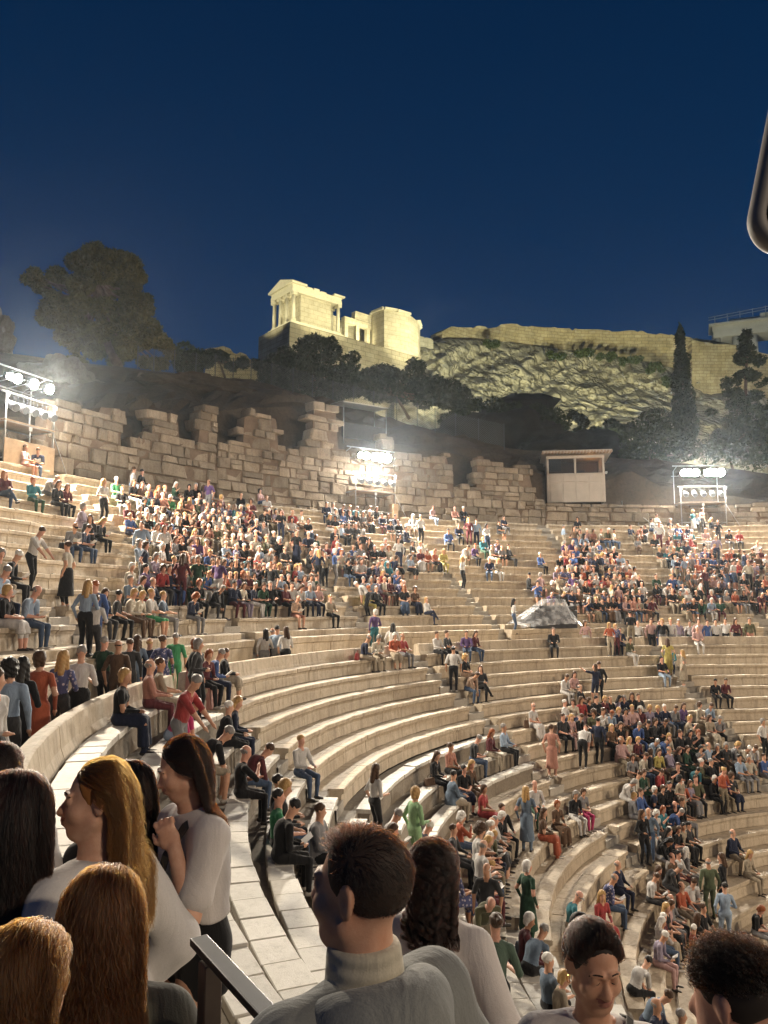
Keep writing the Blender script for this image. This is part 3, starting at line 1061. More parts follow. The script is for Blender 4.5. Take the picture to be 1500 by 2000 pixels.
def wall_section(name, label, tops, rad=WR, zb=WZ, course=(0.32, 0.72), length=(0.40, 1.55), thick=0.9, jz=0.22):
    """tops: [(px, py)] outline of the broken top; stones laid course by course on a ring"""
    tab = []
    for px, py in tops:
        p = on_ring(px, py, rad)
        tab.append((-math.atan2(p.y, p.x), p.z))
    tab.sort()
    a0, a1 = tab[0][0], tab[-1][0]
    root = tag(empty(name, (rad * math.cos(-(a0 + a1) / 2), rad * math.sin(-(a0 + a1) / 2), zb)), label, 'ruined wall', 'ruined walls behind the seating')
    root_inv = Matrix.Translation(root.location).inverted()
    z = zb
    zmax = max(t[1] for t in tab)
    n = 0
    while z < zmax - 0.1:
        h = rw.uniform(*course)
        s = a0 - rw.uniform(0, 0.3) / rad
        while s < a1 - 0.15 / rad:
            ln = rw.uniform(*length) * (1.15 if h > 0.6 else 0.85)
            e = min(s + ln / rad, a1)
            s0 = max(s, a0)
            m = (s0 + e) / 2
            t = min(interp(tab, s0 + (e - s0) * q) for q in (0.25, 0.5, 0.75))
            top = min(z + h, t + rw.uniform(-jz, jz))
            w = (e - s0) * rad
            if top - z > 0.16 and w > 0.18:
                hh = top - z
                parts = 2 if (hh > 0.5 and rw.random() < 0.28) else 1
                for q in range(parts):
                    o = bpy.data.objects.new('stone', rw.choice(BLOCKS))
                    COL.objects.link(o)
                    o.parent = root
                    pr = rw.uniform(-0.09, 0.09)
                    rr = rad + thick / 2 + pr
                    o.location = Vector((rr * math.cos(-m), rr * math.sin(-m), z + hh * (q + 0.5) / parts)) - root.location
                    o.rotation_euler = (rw.uniform(-.015, .015), rw.uniform(-.02, .02), -m + math.pi / 2 + rw.uniform(-.02, .02))
                    o.scale = (w - rw.uniform(.008, .03), thick, hh / parts - rw.uniform(.006, .028))
                    n += 1
            s = e
        z += h
    # core behind the joints
    bm = bmesh.new()
    cols = []
    k = 160
    for i in range(k + 1):
        a = a0 + (a1 - a0) * i / k
        t = min(interp(tab, a), interp(tab, a - .006), interp(tab, a + .006)) - 0.22
        t = max(t, zb + 0.05)
        q = [(rad + 0.10, zb - 0.1), (rad + 0.10, t), (rad + thick - 0.12, t), (rad + thick - 0.12, zb - 0.1)]
        cols.append([bm.verts.new(Vector((r * math.cos(-a), r * math.sin(-a), zz)) - root.location) for r, zz in q])
    for A, B in zip(cols, cols[1:]):
        for j in range(4):
            bm.faces.new((A[j], A[(j + 1) % 4], B[(j + 1) % 4], B[j]))
    bm.faces.new(cols[0])
    bm.faces.new(cols[-1][::-1])
    bmesh.ops.recalc_face_normals(bm, faces=bm.faces[:])
    obj('wall_core', bm, root, RUBBLE)
    return root


wall_section('ruined_wall', 'honey stone wall with broken piers nearest the left light tower', [
    (60, 862), (84, 862), (90, 775), (150, 772), (153, 795), (188, 797), (192, 783), (246, 788), (247, 872), (284, 880), (286, 815), (300, 797), (333, 797), (358, 818), (361, 860), (384, 858), (388, 787), (424, 800), (426, 864)])
wall_section('ruined_wall', 'honey stone wall with broken piers left of the middle light tower', [(426.5, 866), (470, 868), (473, 805), (500, 798), (548, 812), (552, 872), (604, 872), (609, 785), (640, 778), (664, 800), (668, 870), (742, 872), (744, 848), (770, 852)])
wall_section('ruined_wall', 'stone wall beside the middle light tower with a sheer broken end', [(771, 884), (800, 880), (838, 888), (862, 884), (880, 890), (886, 915)])
wall_section('ruined_wall', 'stepped stub of stone wall left of the sound booth', [
    (887, 950), (926, 950), (928, 884), (951, 882), (953, 905), (990, 908), (1017, 906), (1038, 908), (1046, 943), (1052, 960), (1066, 980)])
wall_section('ruined_wall', 'low stone retaining wall under the sound booth and stairs', [(1067, 982), (1180, 984), (1300, 986), (1420, 986), (1500, 980), (1600, 978)], length=(0.8, 1.5), jz=0.02)

# hillside: one sheet from the foot of the wall up to the fenced crest and on towards the rock
crest = [(-500, 640, 52), (-200, 650, 52), (0, 690, 54), (90, 700, 55), (200, 712, 56), (270, 722, 56), (440, 738, 57), (530, 752, 57), (660, 790, 58), (780, 822, 58), (900, 856, 58), (1000, 874, 59), (1120, 890, 60),
         (1200, 893, 62), (1300, 900, 64), (1420, 915, 64), (1500, 925, 64), (1700, 930, 64), (2200, 930, 60)]
bank = [(-500, 780), (80, 790), (110, 780), (250, 792), (420, 790), (480, 780), (610, 778), (660, 790), (760, 850), (900, 868), (1000, 900), (1060, 910), (1130, 930), (1190, 925), (1240, 905), (1300, 930), (1420, 950), (1500, 960), (2200, 965)]
cols = []
xs = list(range(-500, 2201, 18))
ct = [(c[0], c[1]) for c in crest]
cd = [(c[0], c[2]) for c in crest]
bm = bmesh.new()
for px in xs:
    pxx = max(min(px, 1650), -120)
    foot = on_ring(pxx, 1000, 37.3)
    ang = math.atan2(foot.y, foot.x) - (px - pxx) * 0.0006
    e = Vector((math.cos(ang), math.sin(ang), 0))
    f0 = e * 37.5 + Vector((0, 0, 7.5))
    zb = on_ring(pxx, interp(bank, pxx), 38.3).z
    f1 = e * 38.2 + Vector((0, 0, zb - 0.6))
    f2 = e * 38.9 + Vector((0, 0, zb))
    c = at(px, interp(ct, px), interp(cd, px))
    d1 = at(px, interp(ct, px), interp(cd, px) + 14)
    d1.z = c.z + 0.2
    d2 = at(px, interp(ct, px), interp(cd, px) + 70)
    d2.z = c.z - 0.5
    d3 = at(px, interp(ct, px), 420)
    d3.z = 8
    row = []
    prof = [f0, f1, f2, c, d1, d2, d3]
    subs = [5, 2, 9, 3, 4, 2]
    for i in range(6):
        for s in range(subs[i]):
            t = s / subs[i]
            p = prof[i].lerp(prof[i + 1], t)
            amp = (0.16, 0.2, 0.75, 0.5, 1.2, 0.0)[i]
            nn = fbm(p * 0.45, 4)
            st = abs(noise.noise(Vector((p.x * 0.25, p.y * 0.25, p.z * 1.6))))
            fade = min(1, (i + t) * 1.5) * (0.25 if (i == 3 and s == 0) else 1)
            p = p + Vector((0, 0, (nn * 0.6 + st * 0.7 - 0.2) * amp * fade)) - e * (nn * amp * 0.7 * fade)
            row.append(bm.verts.new(p))
    row.append(bm.verts.new(prof[-1]))
    cols.append(row)
for A, B in zip(cols, cols[1:]):
    for i in range(len(A) - 1):
        bm.faces.new((A[i], B[i], B[i + 1], A[i + 1]))
bmesh.ops.recalc_face_normals(bm, faces=bm.faces[:])
hill = tag(obj('hillside', bm, None, EARTH), kind='structure')

# far ground sheet to the horizon
bm = bmesh.new()
bmesh.ops.create_circle(bm, cap_ends=True, segments=64, radius=590)
g = tag(obj('ground', bm, None, EARTH), kind='structure')
g.location = (20, 130, -12)


def boulder(name, label, c, r, seed, mat=EARTH, cat='boulder'):
    bm = bmesh.new()
    bmesh.ops.create_icosphere(bm, subdivisions=5, radius=1)
    for v in bm.verts:
        n = fbm(v.co * 1.3 + Vector((seed, 0, 0)), 5)
        s = abs(noise.noise(v.co * 2.2 + Vector((0, seed, 0))))
        s2 = abs(noise.noise(v.co * 6.0 + Vector((seed, seed, 0))))
        v.co *= 1 + 0.35 * n - 0.26 * s - 0.10 * s2 + 0.05 * noise.noise(v.co * 14)
        v.co = Vector((v.co.x * r[0], v.co.y * r[1], v.co.z * r[2]))
    o = tag(obj(name, bm, None, mat, True), label, cat)
    o.location = c
    return o


ROCKG = stone_mat('grey_rock', (0.17, 0.145, 0.115), (0.09, 0.075, 0.06), (0.26, 0.225, 0.18), 0.9, 1.0, 0.95, 0.3, 0.0)
boulder('boulder', 'large rounded boulder behind the left light tower', at(125, 765, 46), (2.6, 2.6, 1.9), 3, ROCKG)
boulder('boulder', 'pale rock outcrop at the left edge above the light tower', at(-14, 668, 56), (1.3, 2.5, 2.3), 9, ROCKG)
boulder('boulder', 'reddish rock ledge on the slope below the fence', at(400, 765, 50), (4.2, 2.6, 0.8), 5, EARTH)
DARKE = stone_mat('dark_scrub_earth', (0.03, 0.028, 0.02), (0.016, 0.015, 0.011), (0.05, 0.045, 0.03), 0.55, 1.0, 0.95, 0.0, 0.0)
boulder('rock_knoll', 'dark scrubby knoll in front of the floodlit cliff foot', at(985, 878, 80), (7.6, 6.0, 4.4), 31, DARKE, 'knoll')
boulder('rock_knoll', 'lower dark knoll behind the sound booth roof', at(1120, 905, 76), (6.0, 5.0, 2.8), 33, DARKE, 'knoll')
# ------------------------------------------------------------------ the floodlit rock, its walls and temples
LIME = stone_mat('cliff_limestone', (0.40, 0.365, 0.275), (0.16, 0.145, 0.105), (0.54, 0.50, 0.40), 0.12, 1.0, 0.95, 0.0, 0.0)
_n = LIME.node_tree
_g = N(_n, 'ShaderNodeNewGeometry')
_mp = N(_n, 'ShaderNodeMapping')
_mp.inputs['Rotation'].default_value = (0.5, 0.35, 0.2)
_mp.inputs['Scale'].default_value = (0.62, 0.62, 0.16)
_dn = N(_n, 'ShaderNodeTexNoise', Scale=0.25, Detail=5)
_n.links.new(_g.outputs['Position'], _dn.inputs['Vector'])
_av = N(_n, 'ShaderNodeVectorMath', operation='MULTIPLY_ADD')
_av.inputs[1].default_value = (7, 7, 7)
_n.links.new(_dn.outputs['Color'], _av.inputs[0])
_n.links.new(_g.outputs['Position'], _av.inputs[2])
_n.links.new(_av.outputs[0], _mp.inputs[0])
_vo = N(_n, 'ShaderNodeTexVoronoi', Scale=0.55)
_vo.feature = 'DISTANCE_TO_EDGE'
_n.links.new(_mp.outputs[0], _vo.inputs['Vector'])
_b = _n.nodes['Principled BSDF']
_src = _b.inputs['Base Color'].links[0].from_socket
_n.links.new(mixc(_n, ramp(_n, _vo.outputs['Distance'], [(0.0, (0.5, 0.5, 0.5)), (0.07, (0, 0, 0))]), _src, (0.05, 0.045, 0.028)), _b.inputs['Base Color'])
_bp = N(_n, 'ShaderNodeBump', Strength=0.8, Distance=0.7)
_n.links.new(ramp(_n, _vo.outputs['Distance'], [(0.0, (0, 0, 0)), (0.22, (1, 1, 1))]), _bp.inputs['Height'])
_n.links.new(_b.inputs['Normal'].links[0].from_socket, _bp.inputs['Normal'])
_n.links.new(_bp.outputs[0], _b.inputs['Normal'])
TEMPLE = stone_mat('temple_marble', (0.62, 0.58, 0.47), (0.50, 0.45, 0.34), (0.72, 0.68, 0.58), 0.35, 0.3, 0.8, 0.0, 0.0)


def masonry_mat(name, base, dark, light, bw, bh, scale=1.0):
    m, nt, b = new_mat(name)
    tc = N(nt, 'ShaderNodeTexCoord')
    br = N(nt, 'ShaderNodeTexBrick')
    br.inputs['Scale'].default_value = 1.0
    br.inputs['Brick Width'].default_value = bw
    br.inputs['Row Height'].default_value = bh
    br.inputs['Mortar Size'].default_value = 0.035
    br.inputs['Color1'].default_value = (*base, 1)
    br.inputs['Color2'].default_value = (*light, 1)
    br.inputs['Mortar'].default_value = (*dark, 1)
    nt.links.new(tc.outputs['UV'], br.inputs['Vector'])
    n = N(nt, 'ShaderNodeTexNoise', Scale=0.5 * scale, Detail=7, Roughness=0.7)
    n2 = N(nt, 'ShaderNodeTexNoise', Scale=2.6 * scale, Detail=5, Roughness=0.7)
    g = N(nt, 'ShaderNodeNewGeometry')
    for q in (n, n2):
        nt.links.new(g.outputs['Position'], q.inputs['Vector'])
    c = mixc(nt, 0.75, br.outputs['Color'], ramp(nt, n.outputs[0], [(0.3, (0.45, 0.42, 0.36)), (0.7, (1.0, 0.98, 0.92))]), 'MULTIPLY')
    c = mixc(nt, ramp(nt, n2.outputs[0], [(0.60, (0, 0, 0)), (0.72, (0.75, 0.75, 0.75))]), c, tuple(x * 0.45 for x in dark))
    nt.links.new(c, b.inputs['Base Color'])
    b.inputs['Roughness'].default_value = 0.92
    bp = N(nt, 'ShaderNodeBump', Strength=0.9, Distance=0.12)
    nt.links.new(n2.outputs[0], bp.inputs['Height'])
    nt.links.new(bp.outputs[0], b.inputs['Normal'])
    return m


ACRO = masonry_mat('citadel_masonry', (0.42, 0.35, 0.21), (0.22, 0.17, 0.10), (0.52, 0.45, 0.30), 1.3, 0.55)
BAST = masonry_mat('bastion_masonry', (0.36, 0.33, 0.26), (0.24, 0.21, 0.16), (0.44, 0.41, 0.33), 1.5, 0.6)
TEMW = masonry_mat('temple_wall', (0.58, 0.54, 0.44), (0.48, 0.44, 0.34), (0.66, 0.62, 0.52), 1.4, 0.6)
ra = random.Random(5)


def ribbon(name, pts, mat, parent=None, thick=2.0, nu=60, nv=6, rough=0.25, top_steps=0.5, bumps=0.0):
    """wall from a polyline of (bottom point, top point); real thickness, broken top"""
    bm = bmesh.new()
    uv = bm.loops.layers.uv.new('UVMap')
    L = [0.0]
    for (a, _), (b, _) in zip(pts, pts[1:]):
        L.append(L[-1] + (b - a).length)
    tot = L[-1]

    def P(s):
        for i in range(len(pts) - 1):
            if s <= L[i + 1] or i == len(pts) - 2:
                t = (s - L[i]) / max(L[i + 1] - L[i], 1e-6)
                return pts[i][0].lerp(pts[i + 1][0], t), pts[i][1].lerp(pts[i + 1][1], t)
    F, Bk = [], []
    step = 0.0
    for i in range(nu + 1):
        s = tot * i / nu
        b, t = P(s)
        b2, t2 = P(min(s + 0.1, tot))
        b1, t1 = P(max(s - 0.1, 0))
        d = (b2 - b1)
        d.z = 0
        nrm = Vector((d.y, -d.x, 0)).normalized()
        if nrm.dot(CAMPOS - b) < 0:
            nrm = -nrm
        if ra.random() < 0.3:
            step = ra.uniform(-top_steps, top_steps * 0.4)
        rowf, rowb = [], []
        for j in range(nv + 1):
            p = b.lerp(t + Vector((0, 0, step)), j / nv)
            o = fbm(p * 0.35, 3) * rough
            rowf.append((bm.verts.new(p + nrm * o), s, p.z))
            rowb.append((bm.verts.new(p - nrm * thick), s, p.z))
        F.append(rowf)
        Bk.append(rowb)

    def face(q):
        f = bm.faces.new([x[0] for x in q])
        for lp, x in zip(f.loops, q):
            lp[uv].uv = (x[1], x[2])
    for G, rev in ((F, False), (Bk, True)):
        for i in range(nu):
            for j in range(nv):
                q = [G[i][j], G[i + 1][j], G[i + 1][j + 1], G[i][j + 1]]
                face(q[::-1] if rev else q)
    for i in range(nu):
        face([F[i][nv], F[i + 1][nv], Bk[i + 1][nv], Bk[i][nv]])
    for i in (0, nu):
        for j in range(nv):
            face([F[i][j], F[i][j + 1], Bk[i][j + 1], Bk[i][j]])
    bmesh.ops.recalc_face_normals(bm, faces=bm.faces[:])
    return obj(name, bm, parent, mat)


# cliff
top = [(790, 676, 122), (830, 672, 124), (870, 662, 128), (960, 665, 134), (1060, 678, 138), (1150, 690, 140), (1250, 706, 140), (1330, 722, 140), (1500, 752, 142), (1700, 790, 146), (2000, 820, 150)]
tpy, tdp = [(a, b) for a, b, c in top], [(a, c) for a, b, c in top]
bm = bmesh.new()
cols = []
for i in range(281):
    px = 770 + 1230 * i / 280
    col = []
    for j in range(131):
        t = j / 130
        py = interp(tpy, px) + (930 - interp(tpy, px)) * t
        dp = interp(tdp, px) - 26 * t ** 0.9 + 3 * math.sin(t * 7)
        p = at(px, py, dp)
        q = Vector((p.x * 0.045 - p.z * 0.05, p.y * 0.045, p.z * 0.10 + p.x * 0.03))
        big = fbm(q, 4)
        # slanting ridges
        rd = 1 - abs(noise.noise(Vector(((px * 0.010 + py * 0.016), (px - py * 0.8) * 0.0042, 1.7)))) * 2
        rd2 = 1 - abs(noise.noise(Vector(((px * 0.022 + py * 0.040), (px - py * 0.8) * 0.010, 4.7)))) * 2
        fine = fbm(p * 0.5, 4)
        crag = (1 - abs(noise.noise(Vector((p.x * 0.16 - p.z * 0.13, p.y * 0.16, p.z * 0.22)))) * 2.2) + 0.5 * (1 - abs(noise.noise(Vector((p.x * 0.42 - p.z * 0.3, p.y * 0.42, p.z * 0.5)))) * 2.2)
        to = (CAMPOS - p).normalized()
        k = min(1, t * 8 + 0.15)
        p = p + to * ((big * 3.0 + rd * 2.2 + rd2 * 1.1 + fine * 0.9 + crag * 0.8) * k)
        col.append(bm.verts.new(p))
    cols.append(col)
for A, B in zip(cols, cols[1:]):
    for j in range(130):
        bm.faces.new((A[j], A[j + 1], B[j + 1], B[j]))
bmesh.ops.recalc_face_normals(bm, faces=bm.faces[:])
tag(obj('cliff', bm, None, LIME), kind='structure')

# curtain wall on the cliff
tw = [(862, 648), (876, 638), (962, 638), (968, 629), (1080, 641), (1190, 645), (1196, 638), (1240, 644), (1330, 656), (1420, 668), (1500, 690), (1700, 730)]
pts = []
for px in (862, 880, 930, 960, 1000, 1060, 1120, 1190, 1240, 1330, 1420, 1500, 1600, 1700):
    d = interp(tdp, px) + 0.5
    pts.append((at(px, interp(tpy, px) + 6, d), at(px, interp(tw, px), d)))
cw = tag(empty('citadel_wall', pts[0][0]), 'long floodlit honey stone curtain wall running along the cliff top', 'wall')
o = ribbon('wall_face', pts, ACRO, None, 2.5, 150, 8, 0.35, 0.35)
o.parent = cw
o.location = -cw.location
# lower buttressed stretch right of the cypress
o2 = ribbon('buttress', [(at(1352, 770, 137.5), at(1352, 664, 138.5)), (at(1420, 780, 137.5), at(1420, 672, 138.5)), (at(1520, 800, 137.5), at(1520, 696, 138.5))], ACRO, None, 2.0, 30, 8, 0.4, 0.2)
o2.parent = cw
o2.location = -cw.location

# bastion under the small temple
NC = at(566, 628, 97)
ax_f = (Vector((-_rt.x, -_rt.y, 0)) * math.cos(R_(50)) + Vector((_fw.x, _fw.y, 0)).normalized() * math.sin(R_(50))).normalized()     # along the front, to the left and away
ax_l = Vector((ax_f.y, -ax_f.x, 0))
if ax_l.dot(_rt) < 0:
    ax_l = -ax_l                                                        # along the flank, to the right and away
bz = NC.z
b0 = NC - ax_l * 0.0 - ax_f * 0.0
left_end = b0 + ax_f * 7.4
right_end = b0 + ax_l * 22.0
bast = tag(empty('temple_bastion', b0 - Vector((0, 0, 9))), 'tall plain stone bastion carrying the small columned temple', 'bastion')
for nm, q in (('bastion_face', [(left_end, 0.15), (b0, 0.0)]), ('bastion_face', [(b0, 0.0), (right_end, 0.15)])):
    o = ribbon(nm, [(p - Vector((0, 0, 12)), p - Vector((0, 0, 0.0))) for p, _ in q], BAST, None, 1.5, 24, 6, 0.06, 0.0)
    o.parent = bast
    o.location = -bast.location
bm = bmesh.new()
vs = [b0, right_end, right_end + ax_f * 7.4, left_end]
bm.faces.new([bm.verts.new(v - bast.location - Vector((0, 0, 0.05))) for v in vs])
obj('bastion_top', bm, bast, BAST)


def loc(o, u, v, w=0.0):
    """o + u along the flank + v along the front + w up"""
    return o + ax_l * u + ax_f * v + Vector((0, 0, w))


RT3 = Matrix((ax_l, ax_f, Vector((0, 0, 1)))).transposed()
temple = tag(empty('small_temple', loc(b0, 0.5, 0.5)), 'small floodlit Ionic temple with four front columns on the bastion', 'temple')
T0 = loc(b0, 0.35, 0.45) - temple.location
LF, LL, CH = 6.0, 8.9, 3.75


def tbox(name, u0, u1, v0, v1, w0, w1, mat=TEMPLE, parent=None, root=temple, base=None):
    bm = bmesh.new()
    base = T0 if base is None else base
    c = loc(base, (u0 + u1) / 2, (v0 + v1) / 2, (w0 + w1) / 2)
    bm_box(bm, c, (u1 - u0, v1 - v0, w1 - w0), RT3)
    bevel_all(bm, 0.03)
    uv = bm.loops.layers.uv.new('UVMap')
    for f in bm.faces:
        for l in f.loops:
            d = l.vert.co - base
            l[uv].uv = (d.dot(ax_l) + d.dot(ax_f), d.z)
    return obj(name, bm, parent or root, mat)


for k in range(3):
    tbox('step', 0.0 + k * 0.28, LL - k * 0.28, 0.0 + k * 0.28, LF - k * 0.28, k * 0.26, k * 0.26 + 0.26)
pb = 0.78


def ionic(u, v, h=CH):
    bm = bmesh.new()
    p = loc(T0, u, v, pb)
    n = 18
    bm_tube(bm, p, p + Vector((0, 0, 0.12)), 0.36, 0.34, n)
    bm_tube(bm, p + Vector((0, 0, 0.12)), p + Vector((0, 0, 0.26)), 0.30, 0.28, n)
    bm_tube(bm, p + Vector((0, 0, 0.26)), p + Vector((0, 0, h - 0.34)), 0.265, 0.22, n)
    bm_tube(bm, p + Vector((0, 0, h - 0.34)), p + Vector((0, 0, h - 0.2)), 0.24, 0.34, n)
    for s in (-1, 1):
        q = p + ax_f * (s * 0.30) + Vector((0, 0, h - 0.24))
        bm_tube(bm, q - ax_l * 0.30, q + ax_l * 0.30, 0.15, 0.15, 12)
    bm_box(bm, p + Vector((0, 0, h - 0.06)), (0.62, 0.86, 0.12), RT3)
    return obj('column', bm, temple, TEMPLE)


for i in range(4):
    ionic(0.95, 0.75 + i * (LF - 1.5) / 3)
    ionic(LL - 0.95, 0.75 + i * (LF - 1.5) / 3)
tbox('cella_wall', 2.1, LL - 2.0, 0.85, 1.35, pb, pb + CH, TEMW)
tbox('cella_wall', 2.1, LL - 2.0, LF - 1.35, LF - 0.85, pb, pb + CH, TEMW)
tbox('cella_wall', 2.1, 2.5, 1.35, LF - 1.35, pb, pb + CH, TEMW)
tbox('cella_wall', LL - 2.4, LL - 2.0, 1.35, LF - 1.35, pb, pb + CH, TEMW)
tbox('architrave', 0.55, LL - 0.55, 0.42, LF - 0.42, pb + CH, pb + CH + 0.55)
tbox('frieze', 0.60, LL - 0.60, 0.47, LF - 0.47, pb + CH + 0.55, pb + CH + 1.0)
tbox('cornice', 0.30, 2.6, 0.10, LF - 0.10, pb + CH + 1.0, pb + CH + 1.25)
tbox('cornice', LL - 2.0, LL - 0.25, 0.10, LF - 0.10, pb + CH + 1.0, pb + CH + 1.22)
for u, w in ((2.8, 0.18), (3.9, 0.28), (5.0, 0.14)):
    tbox('broken_block', u, u + 0.9, 0.5, 1.5, pb + CH + 1.0, pb + CH + 1.0 + w)
# raking front gable
bm = bmesh.new()
zt = pb + CH + 1.25
q = [loc(T0, 0.35, 0.05, zt), loc(T0, 0.35, LF - 0.05, zt), loc(T0, 0.35, LF / 2, zt + 0.95)]
r = [x + ax_l * 1.3 for x in q]
A = [bm.verts.new(x) for x in q]
B = [bm.verts.new(x) for x in r]
bm.faces.new(A)
bm.faces.new(B[::-1])
for i in range(3):
    bm.faces.new((A[i], B[i], B[(i + 1) % 3], A[(i + 1) % 3]))
bmesh.ops.recalc_face_normals(bm, faces=bm.faces[:])
obj('gable', bm, temple, TEMPLE)

# gatehouse wing to the right of the temple
prop = tag(empty('gatehouse_wing', loc(b0, 10, 0)), 'floodlit roofless stone gatehouse wing beside the small temple', 'gatehouse')
PB = -prop.location


def pbox(name, u0, u1, v0, v1, w0, w1, mat=TEMW, chip=0.0):
    bm = bmesh.new()
    base = b0 + PB
    c = loc(base, (u0 + u1) / 2, (v0 + v1) / 2, (w0 + w1) / 2)
    bm_box(bm, c, (u1 - u0, v1 - v0, w1 - w0), RT3, jit=chip, rng=ra)
    uv = bm.loops.layers.uv.new('UVMap')
    for f in bm.faces:
        for l in f.loops:
            d = l.vert.co - base
            l[uv].uv = (d.dot(ax_l) + d.dot(ax_f), d.z)
    return obj(name, bm, prop, mat)


pbox('rear_wall', 9.5, 19.0, 7.6, 8.4, 0.0, 5.6)
pbox('side_wall', 9.6, 10.4, 4.2, 7.6, 0.0, 4.4)
pbox('doorway_lintel', 11.2, 17.2, 3.6, 4.4, 3.7, 4.5)
for u in (11.3, 13.3, 15.2):
    pbox('pier', u, u + 0.55, 3.7, 4.3, 0.0, 3.7)
pbox('attic', 13.0, 17.2, 3.6, 4.4, 4.5, 5.6, TEMW, 0.1)
# round-cornered tower block at the right end
bm = bmesh.new()
uv = bm.loops.layers.uv.new('UVMap')
base = b0 + PB
outl = [(15.8, 3.2), (16.0, 0.9), (17.8, 0.25), (20.0, 0.0), (21.8, 0.3), (23.2, 1.4), (23.8, 3.2), (23.2, 5.0), (20.0, 5.6), (16.8, 5.2)]
hts = [6.3, 6.4, 6.2, 6.2, 5.8, 5.6, 5.4, 5.6, 6.0, 6.2]
lo = [bm.verts.new(loc(base, u, v, -1.2)) for u, v in outl]
hi = [bm.verts.new(loc(base, u, v, h - 0.5)) for (u, v), h in zip(outl, hts)]
cm = []
for i in range(len(outl)):
    j = (i + 1) % len(outl)
    f = bm.faces.new((lo[i], lo[j], hi[j], hi[i]))
    for l, (a, b) in zip(f.loops, ((i, 0), (i + 1, 0), (i + 1, 7), (i, 7))):
        l[uv].uv = (a * 2.2, b)
bm.faces.new(hi)
bmesh.ops.recalc_face_normals(bm, faces=bm.faces[:])
obj('tower_block', bm, prop, TEMW)
for i in range(len(outl)):
    if i in (3, 6):
        continue
    j = (i + 1) % len(outl)
    a, b = loc(base, *outl[i], hts[i] - 0.35), loc(base, *outl[j], hts[j] - 0.35)
    bm = bmesh.new()
    d = (b - a)
    m = (a + b) / 2
    ang = math.atan2(d.y, d.x)
    bm_box(bm, m, (d.length * 0.98, 0.7, 0.3), Matrix.Rotation(ang, 3, 'Z'), jit=0.05, rng=ra)
    obj('coping_block', bm, prop, TEMPLE)
# low white wall between the wing and the cliff, and lit ruins left of the bastion
tag(ribbon('stub_wall', [(at(818, 690, 122), at(820, 655, 122)), (at(846, 690, 123), at(846, 662, 123))], TEMW, None, 1.2, 8, 3, 0.1, 0.3), 'short pale stub of wall between gatehouse and cliff', 'wall')
tag(ribbon('stub_wall', [(at(400, 735, 112), at(402, 684, 112)), (at(440, 735, 112), at(436, 676, 112)), (at(505, 735, 112), at(505, 700, 112))], ACRO, None, 2.5, 18, 5, 0.7, 0.5), 'low lit ruined wall left of the temple bastion', 'wall')

# corner of the great temple with its scaffold rail, far right
pc = at(1385, 648, 205)
gt = tag(empty('great_temple', pc), 'corner of a great Doric temple entablature under a scaffold, above the wall', 'temple')
gx = (_rt * 0.93 + Vector((_fw.x, _fw.y, 0)) * -0.37).normalized()
gy = Vector((-gx.y, gx.x, 0))
G3 = Matrix((gx, gy, Vector((0, 0, 1)))).transposed()


def gbox(name, u0, u1, v0, v1, w0, w1, mat=TEMPLE):
    bm = bmesh.new()
    bm_box(bm, G3 @ Vector(((u0 + u1) / 2, (v0 + v1) / 2, (w0 + w1) / 2)), (u1 - u0, v1 - v0, w1 - w0), G3)
    return obj(name, bm, gt, mat)


gbox('architrave', 1.0, 30, 0.3, 8, -1.6, 0.0)
gbox('frieze', 0.8, 30, 0.5, 8, 0.003, 1.5)
for i in range(14):
    gbox('triglyph', 1.2 + i * 2.1, 2.0 + i * 2.1, 0.35, 0.5, 0.05, 1.45)
gbox('cornice', 0.0, 30, -0.5, 8, 1.503, 2.0)
gbox('upper_block', 5.0, 12, 0.2, 7, 2.003, 2.7)
gbox('upper_block', 12.2, 30, 0.0, 7, 2.003, 3.4)
for i in range(9):
    bm = bmesh.new()
    p = G3 @ Vector((1.5 + i * 3, -0.3, 2.0))
    bm_tube(bm, p, p + Vector((0, 0, 2.0 + i * 0.25)), 0.09, 0.09, 6)
    obj('column', bm, gt, TEMPLE) if False else obj('scaffold_post', bm, gt, plain_mat('scaffold', (0.3, 0.3, 0.28)) if i == 0 else bpy.data.materials['scaffold'])
for h in (1.0, 1.7):
    bm = bmesh.new()
    bm_tube(bm, G3 @ Vector((0, -0.3, 2.0 + h)), G3 @ Vector((28, -0.3, 4.2 + h)), 0.09, 0.09, 6)
    obj('scaffold_rail', bm, gt, bpy.data.materials['scaffold'])
for i in range(6):
    bm = bmesh.new()
    p = G3 @ Vector((2.0 + i * 4.3, 1.4, -9.0))
    bm_tube(bm, p, p + Vector((0, 0, 7.3)), 0.95, 0.75, 20)
    obj('column', bm, gt, TEMPLE)

# floodlights standing on the slope that light the rock and temples
YEL = (1.0, 0.91, 0.52)
GRN = (0.97, 0.95, 0.60)
lamp_spot('cliff_floodlight', at(960, 880, 92), at(980, 690, 134), 52000, GRN, 95, 0.8, 0.6)
lamp_spot('cliff_floodlight', at(1190, 900, 88), at(1200, 700, 134), 62000, GRN, 100, 0.8, 0.6)
lamp_spot('cliff_floodlight', at(1420, 910, 90), at(1400, 720, 136), 44000, YEL, 100, 0.8, 0.6)
lamp_spot('temple_floodlight', loc(b0, 3.0, -15, -0.5), loc(b0, 5.0, 2.0, 4.6), 13500, YEL, 44, 0.35, 0.4)
lamp_spot('temple_floodlight', loc(b0, -13.0, 3.0, -0.5), loc(b0, 2.0, 3.5, 4.4), 9500, YEL, 42, 0.35, 0.4)
lamp_spot('temple_floodlight', loc(b0, 20.0, -14, -0.5), loc(b0, 19, 2.0, 4.4), 12000, YEL, 48, 0.35, 0.4)
